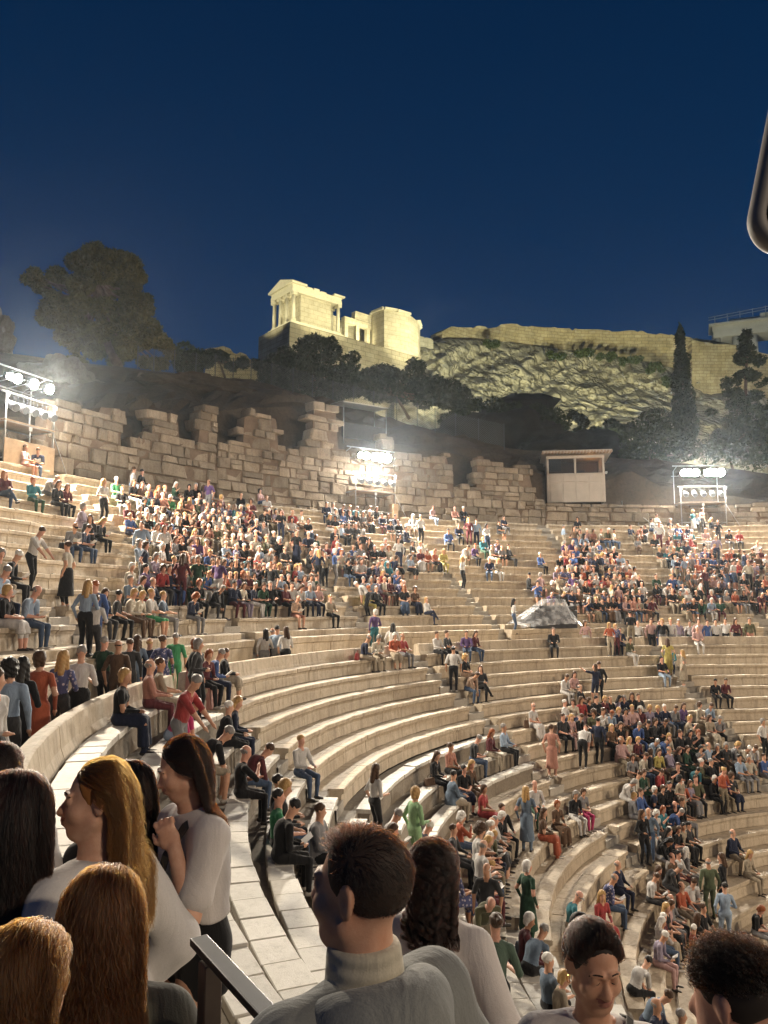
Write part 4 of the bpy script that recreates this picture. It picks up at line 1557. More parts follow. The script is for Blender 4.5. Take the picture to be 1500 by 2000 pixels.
lamp_spot('temple_floodlight', loc(b0, 13.5, 1.2, 0.4), loc(b0, 13.5, 8.0, 3.0), 1600, YEL, 120, 0.7, 0.3)
lamp_spot('bastion_floodlight', loc(b0, 10.0, -22, -9.0), loc(b0, 10, 0.0, -3.0), 26000, YEL, 70, 0.7, 0.4)
lamp_spot('great_temple_floodlight', at(1440, 720, 185), at(1470, 630, 206), 9000, (0.95, 0.95, 0.72), 90, 0.8, 0.6)
lamp_spot('ruin_floodlight', at(455, 740, 100), at(455, 700, 112), 2500, YEL, 70, 0.8, 0.4)
# ------------------------------------------------------------------ trees, bushes, fence
def leaf_mat(name, a, b):
    m, nt, p = new_mat(name)
    g = N(nt, 'ShaderNodeNewGeometry')
    n = N(nt, 'ShaderNodeTexNoise', Scale=0.9, Detail=3)
    nt.links.new(g.outputs['Position'], n.inputs['Vector'])
    r = N(nt, 'ShaderNodeMath', operation='ADD')
    nt.links.new(n.outputs[0], r.inputs[0])
    ml = N(nt, 'ShaderNodeMath', operation='MULTIPLY_ADD')
    ml.inputs[1].default_value = 0.45
    ml.inputs[2].default_value = -0.22
    nt.links.new(g.outputs['Random Per Island'], ml.inputs[0])
    nt.links.new(ml.outputs[0], r.inputs[1])
    c = ramp(nt, r.outputs[0], [(0.25, a), (0.75, b)])
    nt.links.new(c, p.inputs['Base Color'])
    p.inputs['Roughness'].default_value = 0.7
    p.inputs['Specular IOR Level'].default_value = 0.2
    p.inputs['Transmission Weight'].default_value = 0.0
    return m


PINE = leaf_mat('pine_needles', (0.060, 0.058, 0.020), (0.145, 0.128, 0.046))
DARKG = leaf_mat('dark_foliage', (0.022, 0.036, 0.016), (0.060, 0.075, 0.030))
OLIVE = leaf_mat('olive_foliage', (0.035, 0.05, 0.03), (0.095, 0.11, 0.07))
BARK = plain_mat('bark', (0.16, 0.11, 0.075), 0.95, 0, 0.4, 3.0, 1.0)


def leaves(centres, radii, count, size, seed, aspect=2.4, flat=0.0, down=0.0):
    """many small leaf faces spread through clumps; returns a mesh"""
    r = np.random.default_rng(seed)
    C = np.asarray(centres)
    Rr = np.asarray(radii)
    vol = Rr.prod(1) ** (2 / 3)
    idx = r.choice(len(C), count, p=vol / vol.sum())
    d = r.normal(size=(count, 3))
    d /= np.linalg.norm(d, axis=1)[:, None]
    rad = r.uniform(0.55, 1.05, count) ** 0.7
    P = C[idx] + d * Rr[idx] * rad[:, None]
    t = r.normal(size=(count, 3)) * (1, 1, 1 - flat) + d * 0.8
    t[:, 2] -= down
    t /= np.linalg.norm(t, axis=1)[:, None]
    u = np.cross(t, r.normal(size=(count, 3)))
    u /= np.linalg.norm(u, axis=1)[:, None]
    s = size * r.uniform(0.6, 1.5, count)[:, None]
    V = np.stack([P - u * s * 0.5, P + t * s * aspect * 0.5, P + u * s * 0.5, P - t * s * aspect * 0.4], 1).reshape(-1, 3)
    F = np.arange(count * 4).reshape(-1, 4)
    return mesh_np('crown', V, F)


def tree(name, label, base, trunk_pts, clumps, mat, count, size, seed, group=None, r0=0.3, aspect=2.4, limbs=True, cat='tree', down=0.0):
    root = tag(empty(name, base), label, cat, group)
    bm = bmesh.new()
    tp = [Vector(p) for p in trunk_pts]
    for i in range(len(tp) - 1):
        ra_, rb_ = r0 * (1 - 0.7 * i / (len(tp) - 1)), r0 * (1 - 0.7 * (i + 1) / (len(tp) - 1))
        bm_tube(bm, tp[i], tp[i + 1], ra_, rb_, 9)
    if limbs:
        rr = random.Random(seed)
        for c, rd in clumps[::2]:
            s = tp[-1].lerp(tp[-2], rr.uniform(0, 0.9))
            m = s.lerp(Vector(c), 0.5) + Vector((0, 0, -0.1 * (Vector(c) - s).length))
            bm_tube(bm, s, m, r0 * 0.35, r0 * 0.22, 6)
            bm_tube(bm, m, Vector(c), r0 * 0.22, r0 * 0.06, 6)
    obj('trunk', bm, root, BARK)
    me = leaves([c for c, _ in clumps], [rd for _, rd in clumps], count, size, seed, aspect, 0, down)
    obj('crown', me, root, mat)
    return root


rt_ = random.Random(17)
SIDE = Vector((_rt.x, _rt.y, 0))
FWD = Vector((_fw.x, _fw.y, 0)).normalized()


def screen_clumps(spec, depth, base, dz=1.0):
    """clumps from (px, py, radius in px) on the survey photo at a distance, spread in depth as well"""
    out = []
    k = depth / 1531.64
    for px, py, r in spec:
        p = at(px, py, depth) + FWD * rt_.uniform(-1, 1) * r * k * 0.9
        out.append((p - base, (r * k * rt_.uniform(.95, 1.2), r * k * rt_.uniform(.95, 1.2), r * k * 0.8 * dz)))
    return out


# the big pine
pb_ = at(240, 735, 57)
spec = []
for px, py, r in ((180, 515, 36), (230, 520, 36), (140, 535, 36), (100, 525, 22), (265, 555, 34), (200, 560, 45), (150, 580, 42), (95, 575, 34), (75, 560, 22), (120, 610, 40), (170, 630, 45), (230, 610, 45), (270, 600, 26),
                  (280, 650, 38), (235, 660, 40), (310, 660, 30), (325, 680, 22), (180, 675, 36), (130, 650, 34), (110, 640, 25), (265, 690, 24), (300, 695, 24), (150, 690, 24), (205, 500, 25), (255, 530, 24)):
    for _ in range(4):
        spec.append((px + rt_.uniform(-.6, .6) * r, py + rt_.uniform(-.5, .5) * r, r * rt_.uniform(.42, .68)))
cl = screen_clumps(spec, 57, pb_)
cl = [(c + FWD * rt_.uniform(-2.2, 2.2), r) for c, r in cl]
tree('pine_tree', 'big spreading pine tree on the slope above the ruined wall', pb_,
     [(0, 0, -1), at(230, 712, 57) - pb_, at(217, 690, 57) - pb_, at(205, 655, 57) - pb_, at(195, 600, 57) - pb_, at(190, 540, 57) - pb_], cl, PINE, 70000, 0.115, 4, r0=0.42, aspect=3.2)

# dark trees and bushes on the crest
bushes = [
    ('olive_tree', 'dark bushy tree in front of the temple bastion', (560, 714, 41), 64, [(545, 719, 34), (590, 704, 30), (620, 714, 34), (650, 694, 24), (640, 669, 18), (605, 679, 22), (670, 724, 29), (580, 744, 34), (650, 754, 30), (530, 744, 24), (560, 694, 20), (690, 704, 22), (525, 760, 24), (600, 760, 29), (680, 755, 29), (560, 775, 20), (640, 775, 22)], 18000, (600, 770)),
    ('olive_tree', 'dark bushy tree below the gatehouse wing', (800, 754, 41), 64, [(740, 744, 25), (770, 734, 27), (810, 744, 30), (845, 750, 25), (780, 760, 29), (830, 775, 25), (880, 765, 22), (905, 770, 18), (720, 745, 22), (860, 780, 22), (815, 714, 15), (705, 744, 22), (700, 765, 22), (735, 775, 24)], 15000, (800, 800)),
    ('shrub', 'low dark shrub beside the pine tree', (375, 700, 30), 60, [(360, 695, 20), (385, 690, 18), (350, 710, 18), (400, 705, 16), (372, 715, 18)], 3500, (372, 730)),
    ('shrub', 'lit shrub by the low ruined wall', (425, 690, 20), 90, [(415, 690, 14), (430, 700, 14), (470, 710, 14), (500, 715, 12), (450, 712, 12)], 2500, (440, 725)),
    ('round_bush', 'large round dark bush left of the cypress base', (1275, 840, 60), 66, [(1250, 850, 34), (1290, 835, 38), (1320, 855, 34), (1270, 880, 38), (1310, 890, 34), (1235, 880, 28), (1345, 885, 26)], 8000, (1280, 915)),
    ('round_bush', 'large round dark bush below the ragged conifer', (1440, 850, 60), 64, [(1405, 850, 34), (1440, 835, 36), (1475, 845, 36), (1420, 890, 38), (1465, 890, 38), (1500, 870, 36), (1390, 885, 28), (1530, 850, 40)], 8000, (1440, 930)),
    ('shrub', 'dark scrub along the top of the knoll below the cliff', (985, 800, 30), 76, [(900, 800, 20), (930, 790, 18), (965, 795, 20), (1000, 800, 18), (1040, 800, 22), (1075, 810, 20), (1100, 830, 20), (1125, 850, 18), (880, 815, 18), (1010, 830, 26), (950, 830, 26)], 9000, (985, 850)),
    ('shrub', 'green shrub on the foot of the cliff beside the dark hut', (1210, 840, 40), 90, [(1195, 835, 18), (1215, 845, 20), (1235, 840, 16), (1180, 850, 14), (1160, 840, 12), (1120, 815, 12), (1140, 820, 12)], 3500, (1205, 870)),
]
for nm, lab, _, dp, sp, n, (bx, by) in bushes:
    b = at(bx, by, dp)
    s2 = []
    for px, py, r in sp:
        for _k in range(3):
            s2.append((px + rt_.uniform(-.5, .5) * r, py + rt_.uniform(-.5, .5) * r, r * rt_.uniform(.6, .95)))
    top_c = at(sp[0][0], sp[0][1], dp) - b
    tree(nm, lab, b, [(0, 0, -0.8), (top_c * 0.4), top_c * 0.8], screen_clumps(s2, dp, b), OLIVE if 'olive' in nm or 'lit' in lab or 'green' in lab else DARKG, n, 0.13 * dp / 60, rt_.randint(1, 999), r0=0.14,
         cat='tree' if 'tree' in nm else 'shrub')
# scrub under the citadel wall
for i, (px, py, w) in enumerate(((1085, 697, 18), (1140, 690, 14), (1180, 697, 18), (1230, 705, 20), (1280, 718, 16), (960, 672, 10), (1310, 745, 14), (1380, 790, 18))):
    d = interp(tdp, px) - 5
    b = at(px, py + 8, d)
    sp = [(px + rt_.uniform(-w, w), py + rt_.uniform(-5, 5), rt_.uniform(4, 9)) for _ in range(7)]
    tree('cliff_shrub', 'scrub growing on the cliff, %s from the gatehouse' % ORD[sorted([1085, 1140, 1180, 1230, 1280, 960, 1310, 1380]).index(px) + 1],
         b, [(0, 0, -0.5), (0, 0, 0.4), (0, 0, 0.8)], screen_clumps(sp, d, b), DARKG, 900, 0.22, 40 + i, 'scrub on the cliff', 0.06, cat='shrub', limbs=False)
# cypress
cb = at(1337, 880, 72)
k = 72 / 1531.64
cl = []
for i in range(46):
    t = i / 45
    py = 872 - t * 232
    hw = 25 * (1 - t) ** 0.55 * (0.75 + 0.25 * min(1, t * 6)) + 3
    for _ in range(3):
        p = at(1337 - 8 * t + rt_.uniform(-.6, .6) * hw, py, 72) + FWD * rt_.uniform(-.6, .6) * hw * k - cb
        cl.append((p, (hw * k * .45, hw * k * .45, 0.55)))
tree('cypress', 'tall narrow dark cypress in front of the citadel wall', cb, [(0, 0, -1), at(1335, 780, 72) - cb, at(1330, 660, 72) - cb], cl, DARKG, 16000, 0.13, 77, r0=0.2, limbs=False)
# ragged conifer
cb = at(1455, 880, 70)
cl = []
for i, (py, hw) in enumerate(((655, 5), (672, 9), (690, 28), (705, 36), (725, 22), (742, 48), (758, 40), (775, 46), (790, 58), (808, 60), (826, 52), (845, 64), (862, 50))):
    for s in range(7):
        q = rt_.uniform(-1, 1)
        p = at(1458 + q * hw, py + abs(q) * 9 + rt_.uniform(-4, 4), 70) + FWD * rt_.uniform(-1, 1) * hw * 0.04 - cb
        cl.append((p, (rt_.uniform(.35, .6), rt_.uniform(.35, .6), rt_.uniform(.2, .38))))
tree('conifer', 'ragged dark conifer at the right edge before the citadel wall', cb, [(0, 0, -1), at(1456, 760, 70) - cb, at(1460, 650, 70) - cb], cl, DARKG, 9000, 0.14, 78, r0=0.22, limbs=False, aspect=2.8)

# chain-link fence along the crest
FENCE = plain_mat('fence_steel', (0.10, 0.11, 0.11), 0.6, 0.6)
mm, nt, pbs = new_mat('fence_mesh')
pbs.inputs['Base Color'].default_value = (0.10, 0.11, 0.11, 1)
tcn = N(nt, 'ShaderNodeTexCoord')
mpn = N(nt, 'ShaderNodeMapping')
mpn.inputs['Rotation'].default_value = (0, 0, R_(45))
mpn.inputs['Scale'].default_value = (9, 9, 9)
nt.links.new(tcn.outputs['UV'], mpn.inputs[0])
ck = N(nt, 'ShaderNodeTexBrick')
ck.offset = 0
ck.inputs['Brick Width'].default_value = 1.0
ck.inputs['Row Height'].default_value = 1.0
ck.inputs['Mortar Size'].default_value = 0.07
ck.inputs['Scale'].default_value = 1.0
nt.links.new(mpn.outputs[0], ck.inputs['Vector'])
nt.links.new(ck.outputs['Fac'], pbs.inputs['Alpha'])
fpts = [(268, 722), (300, 725), (340, 730), (382, 735), (420, 738), (455, 744), (490, 748), (530, 754), (572, 764), (610, 776), (650, 788), (690, 798), (730, 808), (775, 820), (815, 832), (850, 842), (890, 853), (935, 862), (985, 872)]
fr = tag(empty('chain_link_fence', at(600, 775, 57)), 'chain link fence with thin posts along the dark crest of the slope', 'fence')
tops = []
for px, py in fpts:
    p = at(px, py, interp(cd, px) - 0.3)
    bm = bmesh.new()
    bm_tube(bm, p - fr.location + Vector((0, 0, -0.5)), p - fr.location + Vector((0, 0, 1.75)), 0.035, 0.035, 6)
    obj('post', bm, fr, FENCE)
    tops.append(p - fr.location)
for a, b in zip(tops, tops[1:]):
    bm = bmesh.new()
    uv = bm.loops.layers.uv.new('UVMap')
    L = (b - a).length
    q = [(a, 0, 0), (b, L, 0), (b + Vector((0, 0, 1.7)), L, 1.7), (a + Vector((0, 0, 1.7)), 0, 1.7)]
    f = bm.faces.new([bm.verts.new(x[0]) for x in q])
    for l, x in zip(f.loops, q):
        l[uv].uv = (x[1], x[2])
    obj('mesh_panel', bm, fr, mm)

# lamp on the fenced path that catches the pine and the slope
lamp_spot('path_lamp', at(330, 742, 50), at(215, 620, 57), 700, (1.0, 0.78, 0.50), 95, 0.8, 0.3)
# ------------------------------------------------------------------ light towers, sound booth, stairs, rail, loudspeaker
STEEL = plain_mat('galvanised_steel', (0.42, 0.41, 0.39), 0.45, 0.7, 0.2, 6)
BLACKM = plain_mat('black_metal', (0.035, 0.035, 0.038), 0.5, 0.3, 0.3, 6)
CAN = plain_mat('lantern_metal', (0.30, 0.31, 0.33), 0.35, 0.6, 0.3, 5)
LENS = plain_mat('lantern_glass', (0.10, 0.12, 0.14), 0.08, 0.2, 0.1, 5)
PLY = plain_mat('beige_board', (0.42, 0.30, 0.19), 0.75, 0, 0.2, 3)
WHITE = plain_mat('white_card', (0.70, 0.69, 0.66), 0.7, 0, 0.08, 4)
GLOW = glow_mat('lit_floodlight', (1.0, 0.94, 0.84), 2400.0)


def frame_at(p, inward=True):
    """local axes at a ring position: x tangent (to the right from the seats), y towards the stage, z up"""
    e = Vector((-p.x, -p.y, 0)).normalized()
    return Matrix((Vector((-e.y, e.x, 0)) * -1, e, Vector((0, 0, 1)))).transposed()


def light_tower(base, label, w, lit, deck=1.45, top=3.3, d=1.3, signs=True, cans=5, skirt=False, boards=False):
    M3 = frame_at(base)
    root = tag(empty('light_tower', base), label, 'light tower', 'light towers behind the top row')
    root.rotation_euler = M3.to_euler()

    def tube(nm, a, b, r=0.032, m=STEEL, parent=root):
        bm = bmesh.new()
        bm_tube(bm, a, b, r, r, 8)
        return obj(nm, bm, parent, m)

    def box(nm, c, s, m, parent=root, bev=0.01):
        bm = bmesh.new()
        bm_box(bm, c, s)
        bevel_all(bm, bev)
        return obj(nm, bm, parent, m)
    for x in (-w / 2, w / 2):
        for y in (-d / 2, d / 2):
            tube('post', (x, y, 0), (x, y, top if y < 0 else deck + 1.1), 0.035)
    tube('post', (0, d / 2, 0), (0, d / 2, deck), 0.03)
    for y in (-d / 2, d / 2):
        for z in (0.35, deck):
            tube('rail', (-w / 2, y, z), (w / 2, y, z), 0.03)
    for x in (-w / 2, w / 2):
        for z in (0.35, deck):
            tube('rail', (x, -d / 2, z), (x, d / 2, z), 0.03)
    tube('brace', (-w / 2, -d / 2, 0.1), (0, -d / 2, deck), 0.02)
    tube('brace', (-w / 2 - 0.9, d / 2, 0), (-w / 2, d / 2, deck * 0.95), 0.02)
    box('deck', (0, 0, deck + 0.04), (w + 0.1, d + 0.1, 0.05), PLY)
    if skirt:
        box('skirt_board', (0, d / 2 + 0.06, deck * 0.32), (w * 1.05, 0.03, deck * 0.62), PLY)
    for z in (top - 0.35, deck + 1.1):
        tube('lamp_bar', (-w / 2 - 0.15, d / 2 - 0.1 if z < top - .4 else -d / 2, z), (w / 2 + 0.15, d / 2 - 0.1 if z < top - .4 else -d / 2, z), 0.03)
    tube('canopy_bar', (-w / 2 - 0.3, 0.15, top + 0.22), (w / 2 + 0.3, 0.15, top + 0.22), 0.035)
    for x in (-w / 2, w / 2):
        tube('canopy_arm', (x, -d / 2, top), (x, 0.2, top + 0.22), 0.025)
    # unlit lanterns
    for i in range(cans):
        x = -w / 2 + w * (i + 0.5) / cans
        c = Vector((x, d / 2 + 0.02, deck + 0.62))
        dr = Vector((0, 0.85, -0.45)).normalized()
        bm = bmesh.new()
        bm_tube(bm, c - dr * 0.30, c - dr * 0.05, 0.10, 0.15, 12)
        bm_tube(bm, c - dr * 0.05, c + dr * 0.26, 0.15, 0.165, 12)
        ln = obj('lantern', bm, root, CAN)
        bm = bmesh.new()
        bm_tube(bm, c + dr * 0.262, c + dr * 0.275, 0.15, 0.15, 14)
        obj('lens', bm, ln, LENS)
        bm = bmesh.new()
        for s in (-1, 1):
            bm_tube(bm, c + Vector((s * 0.17, 0, 0)), c + Vector((s * 0.12, -0.1, 0.45)), 0.012, 0.012, 5)
        obj('yoke', bm, ln, BLACKM)
    # lit floodlights
    for x, sz in lit:
        c = Vector((x, d / 2 + 0.10, top - 0.35))
        dr = Vector((0, 0.93, -0.36)).normalized()
        rot = dr.to_track_quat('Y', 'Z').to_matrix()
        bm = bmesh.new()
        bm_box(bm, c - dr * 0.10, (sz * 1.3, 0.20, sz * 1.2), rot)
        bevel_all(bm, 0.02)
        h = obj('floodlight', bm, root, BLACKM)
        bm = bmesh.new()
        bm_tube(bm, c + dr * 0.005, c + dr * 0.03, sz * 0.62, sz * 0.60, 18)
        obj('lit_lens', bm, h, GLOW)
        tube('lamp_arm', (x, -d / 2, top - 0.35), c - dr * 0.18, 0.02)
    if signs:
        for x in (-w / 2, w / 2):
            box('number_plate', (x, d / 2 + 0.05, deck + 0.98), (0.17, 0.015, 0.17), WHITE, root, 0.004)
        box('number_plate', (0.02, d / 2 + 0.05, deck - 0.12), (0.17, 0.015, 0.15), WHITE, root, 0.004)
    if boards:
        box('equipment_case', (-w * 0.48, d / 2 - 0.1, 0.45), (0.35, 0.5, 0.85), PLY)
    return root


b1 = on_ring(32, 880, 36.35)
b1.z = 7.52
b2 = on_ring(722, 985, 36.2)
b2.z = 7.52
b3 = on_ring(1368, 1008, 36.2)
b3.z = 7.52
light_tower(b1, 'scaffold light tower at the left edge with lit floodlights under a canopy bar', 2.3, ((-0.75, 0.30), (0.02, 0.30), (0.80, 0.28), (1.18, 0.20)), deck=1.75, top=3.75, skirt=True)
light_tower(b2, 'middle scaffold light tower with lit floodlights in front of the ruined wall', 2.75, ((-0.75, 0.42), (-0.35, 0.42), (0.05, 0.38), (0.72, 0.34), (1.12, 0.26)), deck=1.5, top=3.9, boards=True)
light_tower(b3, 'scaffold light tower right of the sound booth with four lit floodlights', 2.9, ((-1.2, 0.40), (-0.75, 0.40), (-0.35, 0.36), (0.45, 0.38), (0.85, 0.38), (1.2, 0.34)), deck=1.65, top=4.0)
# unlit canopy frame on the wall above the middle tower
ub = on_ring(702, 850, 38.6)
M3 = frame_at(ub)
uf = tag(empty('canopy_frame', ub), 'unlit steel canopy frame with dark lanterns above the middle light tower', 'canopy frame')
uf.rotation_euler = M3.to_euler()
for x in (-1.55, 1.55):
    for y in (-0.7, 0.7):
        bm = bmesh.new()
        bm_tube(bm, (x, y, -0.8), (x, y, 1.75 if y > 0 else 1.9), 0.035, 0.035, 8)
        obj('post', bm, uf, STEEL)
bm = bmesh.new()
bm_box(bm, (0, 0, 1.85), (3.3, 1.6, 0.06), Matrix.Rotation(-0.08, 3, 'X'))
obj('canopy', bm, uf, STEEL)
for i in range(4):
    bm = bmesh.new()
    bm_tube(bm, (-1.1 + i * 0.72, 0.1, 0.55), (-1.1 + i * 0.72, 0.45, 0.38), 0.12, 0.16, 10)
    obj('lantern', bm, uf, BLACKM)
bm = bmesh.new()
bm_box(bm, (0, 0, 0.05), (3.1, 1.3, 0.9))
obj('equipment_box', bm, uf, BLACKM)

# sound booth
BOOTH = plain_mat('booth_paint', (0.43, 0.375, 0.31), 0.6, 0, 0.08, 2)
ROOFT = plain_mat('roof_tile', (0.30, 0.22, 0.16), 0.8, 0, 0.3, 3, 0.5)
bb = on_ring(1126, 980, 36.95)
M3 = Matrix.Rotation(R_(-4), 3, 'Z') @ frame_at(bb)
# face the booth square to the seats in front of the camera, as in the photograph
fy = (CAMPOS - bb)
fy.z = 0
fy.normalize()
fy = (fy * 0.75 + Vector((-bb.x, -bb.y, 0)).normalized() * 0.25).normalized()
M3 = Matrix((Vector((fy.y, -fy.x, 0)), fy, Vector((0, 0, 1)))).transposed()
booth = tag(empty('sound_booth', bb), 'beige panelled sound booth with two lit windows and a tiled roof', 'booth')
booth.rotation_euler = M3.to_euler()
BW, BH, BD = 3.85, 3.15, 2.6


def bbox(nm, c, s, m, parent=booth, bev=0.012, rot=None):
    bm = bmesh.new()
    bm_box(bm, c, s, rot)
    if bev:
        bevel_all(bm, bev)
    return obj(nm, bm, parent, m)


bbox('wall', (0, -0.08, 0.95), (BW, 0.10, 1.95), BOOTH)
bbox('wall', (-BW / 2 + 0.05, -BD / 2 - 0.15, BH / 2), (0.10, BD, BH), BOOTH)
bbox('wall', (BW / 2 - 0.05, -BD / 2 - 0.15, BH / 2), (0.10, BD, BH), BOOTH)
bbox('wall', (0, -BD - 0.15, BH / 2), (BW, 0.10, BH), BOOTH)
bbox('lintel', (0, -0.08, BH - 0.08), (BW, 0.12, 0.20), BOOTH)
for x in (-BW / 2 + 0.09, 0.02, BW / 2 - 0.09):
    bbox('window_post', (x, -0.06, 2.44), (0.12, 0.14, 1.10), BOOTH)
for i in range(4):
    x = -BW / 2 + 0.25 + (BW - 0.4) * (i + 0.5) / 4 - 0.05
    bbox('panel', (x, -0.015, 1.62), ((BW - 0.4) / 4 - 0.05, 0.03, 0.50), BOOTH)
    bbox('panel', (x, -0.015, 0.66), ((BW - 0.4) / 4 - 0.05, 0.03, 1.28), BOOTH)
GLASS = bpy.data.materials.new('window_glass')
GLASS.use_nodes = True
_b = GLASS.node_tree.nodes['Principled BSDF']
_b.inputs['Base Color'].default_value = (0.03, 0.035, 0.04, 1)
_b.inputs['Roughness'].default_value = 0.03
_b.inputs['Alpha'].default_value = 0.30
for x, w in ((-0.93, 1.72), (0.97, 1.72)):
    f = bbox('window', (x, -0.10, 2.44), (w, 0.03, 0.06), BOOTH)
    f.location = (0, 0, -0.5)
    bbox('pane', (x, -0.09, 2.48 + 0.5), (w, 0.012, 1.0), GLASS, f, 0)
bbox('desk', (0, -0.7, 1.75), (BW - 0.3, 0.9, 0.06), BLACKM)
bbox('monitor', (-0.4, -0.6, 2.05), (0.5, 0.05, 0.34), BLACKM)
bbox('blind', (1.35, -0.2, 2.55), (0.8, 0.04, 0.85), BLACKM)
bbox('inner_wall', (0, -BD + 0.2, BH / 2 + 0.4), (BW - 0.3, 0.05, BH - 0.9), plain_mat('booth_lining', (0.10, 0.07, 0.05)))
rf = bbox('roof', (-0.1, -BD / 2 - 0.02, BH + 0.16), (BW + 0.75, BD + 0.75, 0.14), BOOTH, booth, 0.02, Matrix.Rotation(0.06, 3, 'X'))
for i in range(22):
    x = -BW / 2 - 0.42 + (BW + 0.64) * i / 21
    bm = bmesh.new()
    bm_tube(bm, (x, 0.36, BH + 0.20), (x, -BD - 0.35, BH + 0.42), 0.085, 0.085, 8)
    obj('roof_tile', bm, rf, ROOFT)
bl = bpy.data.lights.new('booth_lamp', 'POINT')
bl.energy, bl.color, bl.shadow_soft_size = 16, (1.0, 0.45, 0.14), 0.15
blo = bpy.data.objects.new('booth_lamp', bl)
blo.location = bb + M3 @ Vector((-1.2, -1.6, 2.8))
COL.objects.link(blo)
tag(bbox('wall_camera', (-BW / 2 - 0.12, -0.35, 2.0), (0.14, 0.35, 0.14), WHITE, None), 'small white camera fixed to the booth side wall', 'camera')
_c = bpy.data.objects['wall_camera']
_c.matrix_world = Matrix.Translation(bb) @ M3.to_4x4()

# metal stairs beside the booth
sb = on_ring(1222, 1012, 36.9)
sb.z = 7.55
st_ = tag(empty('metal_stairs', sb), 'short metal stairs with tube handrails right of the sound booth', 'stairs')
st_.rotation_euler = M3.to_euler()
for i in range(7):
    bm = bmesh.new()
    bm_box(bm, (0.55 - i * 0.0, -0.05 - i * 0.24, 0.12 + i * 0.2), (1.0, 0.26, 0.04))
    obj('tread', bm, st_, STEEL)
for x in (0.05, 1.08):
    for (a, b) in (((x, 0.05, 0), (x, 0.05, 1.0)), ((x, -1.5, 0), (x, -1.5, 2.5)), ((x, 0.05, 1.0), (x, -1.5, 2.5)), ((x, 0.05, 0.5), (x, -1.5, 1.95)), ((x, 0.1, 0.03), (x, -1.6, 1.45))):
        bm = bmesh.new()
        bm_tube(bm, a, b, 0.03, 0.03, 7)
        obj('handrail', bm, st_, STEEL)
for (a, b) in (((-1.6, -1.5, 1.5), (-1.6, -1.5, 2.6)), ((-1.6, -1.5, 2.6), (0.05, -1.5, 2.5)), ((-0.8, 0.2, 0), (-0.8, 0.2, 1.0)), ((-0.8, 0.2, 1.0), (0.05, 0.05, 1.0)), ((-2.0, 0.2, 0), (-0.8, 0.2, 1.0)), ((-0.75, -1.5, 1.4), (-0.75, -1.5, 2.55))):
    bm = bmesh.new()
    bm_tube(bm, a, b, 0.03, 0.03, 7)
    obj('handrail', bm, st_, STEEL)
bm = bmesh.new()
bm_box(bm, (-0.6, -1.9, 1.38), (3.4, 0.9, 0.10))
obj('landing', bm, st_, STEEL)

# equipment under a clear plastic sheet on the walkway
pp = on_ring(1072, 1235, 26.3)
M3s = frame_at(pp)
con = tag(empty('mixing_desk', Vector((pp.x, pp.y, 1.30))), 'dark mixing desk under the plastic sheet', 'mixing desk')
con.rotation_euler = M3s.to_euler()
for nm, c, s in (('cabinet', (-0.2, 0.0, 0.45), (2.6, 0.8, 0.9)), ('console', (-0.3, 0.05, 1.02), (2.2, 0.7, 0.22))):
    bm = bmesh.new()
    bm_box(bm, c, s)
    bevel_all(bm, 0.03)
    obj(nm, bm, con, BLACKM)
PLASTIC = bpy.data.materials.new('clear_plastic')
PLASTIC.use_nodes = True
_nt2 = PLASTIC.node_tree
_p = _nt2.nodes['Principled BSDF']
_p.inputs['Base Color'].default_value = (0.80, 0.82, 0.84, 1)
_p.inputs['Roughness'].default_value = 0.25
_nz = N(_nt2, 'ShaderNodeTexNoise', Scale=3.0, Detail=4)
_gg = N(_nt2, 'ShaderNodeTexCoord')
_nt2.links.new(_gg.outputs['Object'], _nz.inputs['Vector'])
_nt2.links.new(ramp(_nt2, _nz.outputs[0], [(0.38, (0.07, 0.07, 0.07)), (0.66, (0.50, 0.50, 0.50))]), _p.inputs['Alpha'])
bm = bmesh.new()
NU, NVv = 110, 64
gr = []
for i in range(NU + 1):
    row = []
    for j in range(NVv + 1):
        u, v = i / NU, j / NVv
        x = -1.75 + 4.0 * u
        prof = 1.42 * min(1, u * 4) * (1 - max(0, u - 0.45) * 1.55)
        y = 0.75 - 1.5 * (1 - v)
        drop = max(0, abs(v - 0.45) - 0.25) * 3.2
        z = max(0.02, prof - drop * prof * 0.9)
        y = y * (1 + drop * 0.25)
        f = noise.noise(Vector((x * 1.1, v * 2.2, 0))) * 0.05 + abs(noise.noise(Vector((x * 1.6 + v * 2.0, v * 9.0 + x * 0.8, 3)))) * 0.09 * (0.3 + min(drop, 1.2))
        row.append(bm.verts.new((x, y + f * 0.7, z + f * 0.5 + 0.02)))
    gr.append(row)
for i in range(NU):
    for j in range(NVv):
        bm.faces.new((gr[i][j], gr[i + 1][j], gr[i + 1][j + 1], gr[i][j + 1]))
sh = tag(obj('plastic_sheet', bm, None, PLASTIC, True), 'crumpled clear plastic sheet draped over the mixing desk by the walkway', 'plastic sheet')
sh.location = con.location + M3s @ Vector((0, 0.05, 0.02))
sh.rotation_euler = M3s.to_euler()
for i, (px, w, h) in enumerate(((1010, 0.5, 0.75), (1030, 0.45, 0.55), (1046, 0.35, 0.8), (1062, 0.5, 0.8), (1092, 0.5, 0.7), (1105, 0.4, 0.62))):
    p = on_ring(px, 1240, 25.35)
    bm = bmesh.new()
    bm_box(bm, (0, 0, h / 2), (w, 0.34, h), jit=0.01)
    bevel_all(bm, 0.012)
    o = tag(obj('wooden_box', bm, None, PLY), 'beige wooden box on the walkway below the plastic sheet, %s from the left' % ORD[i + 1], 'box', 'boxes on the walkway')
    o.location = (p.x, p.y, 0.01)
    o.rotation_euler = frame_at(p).to_euler()

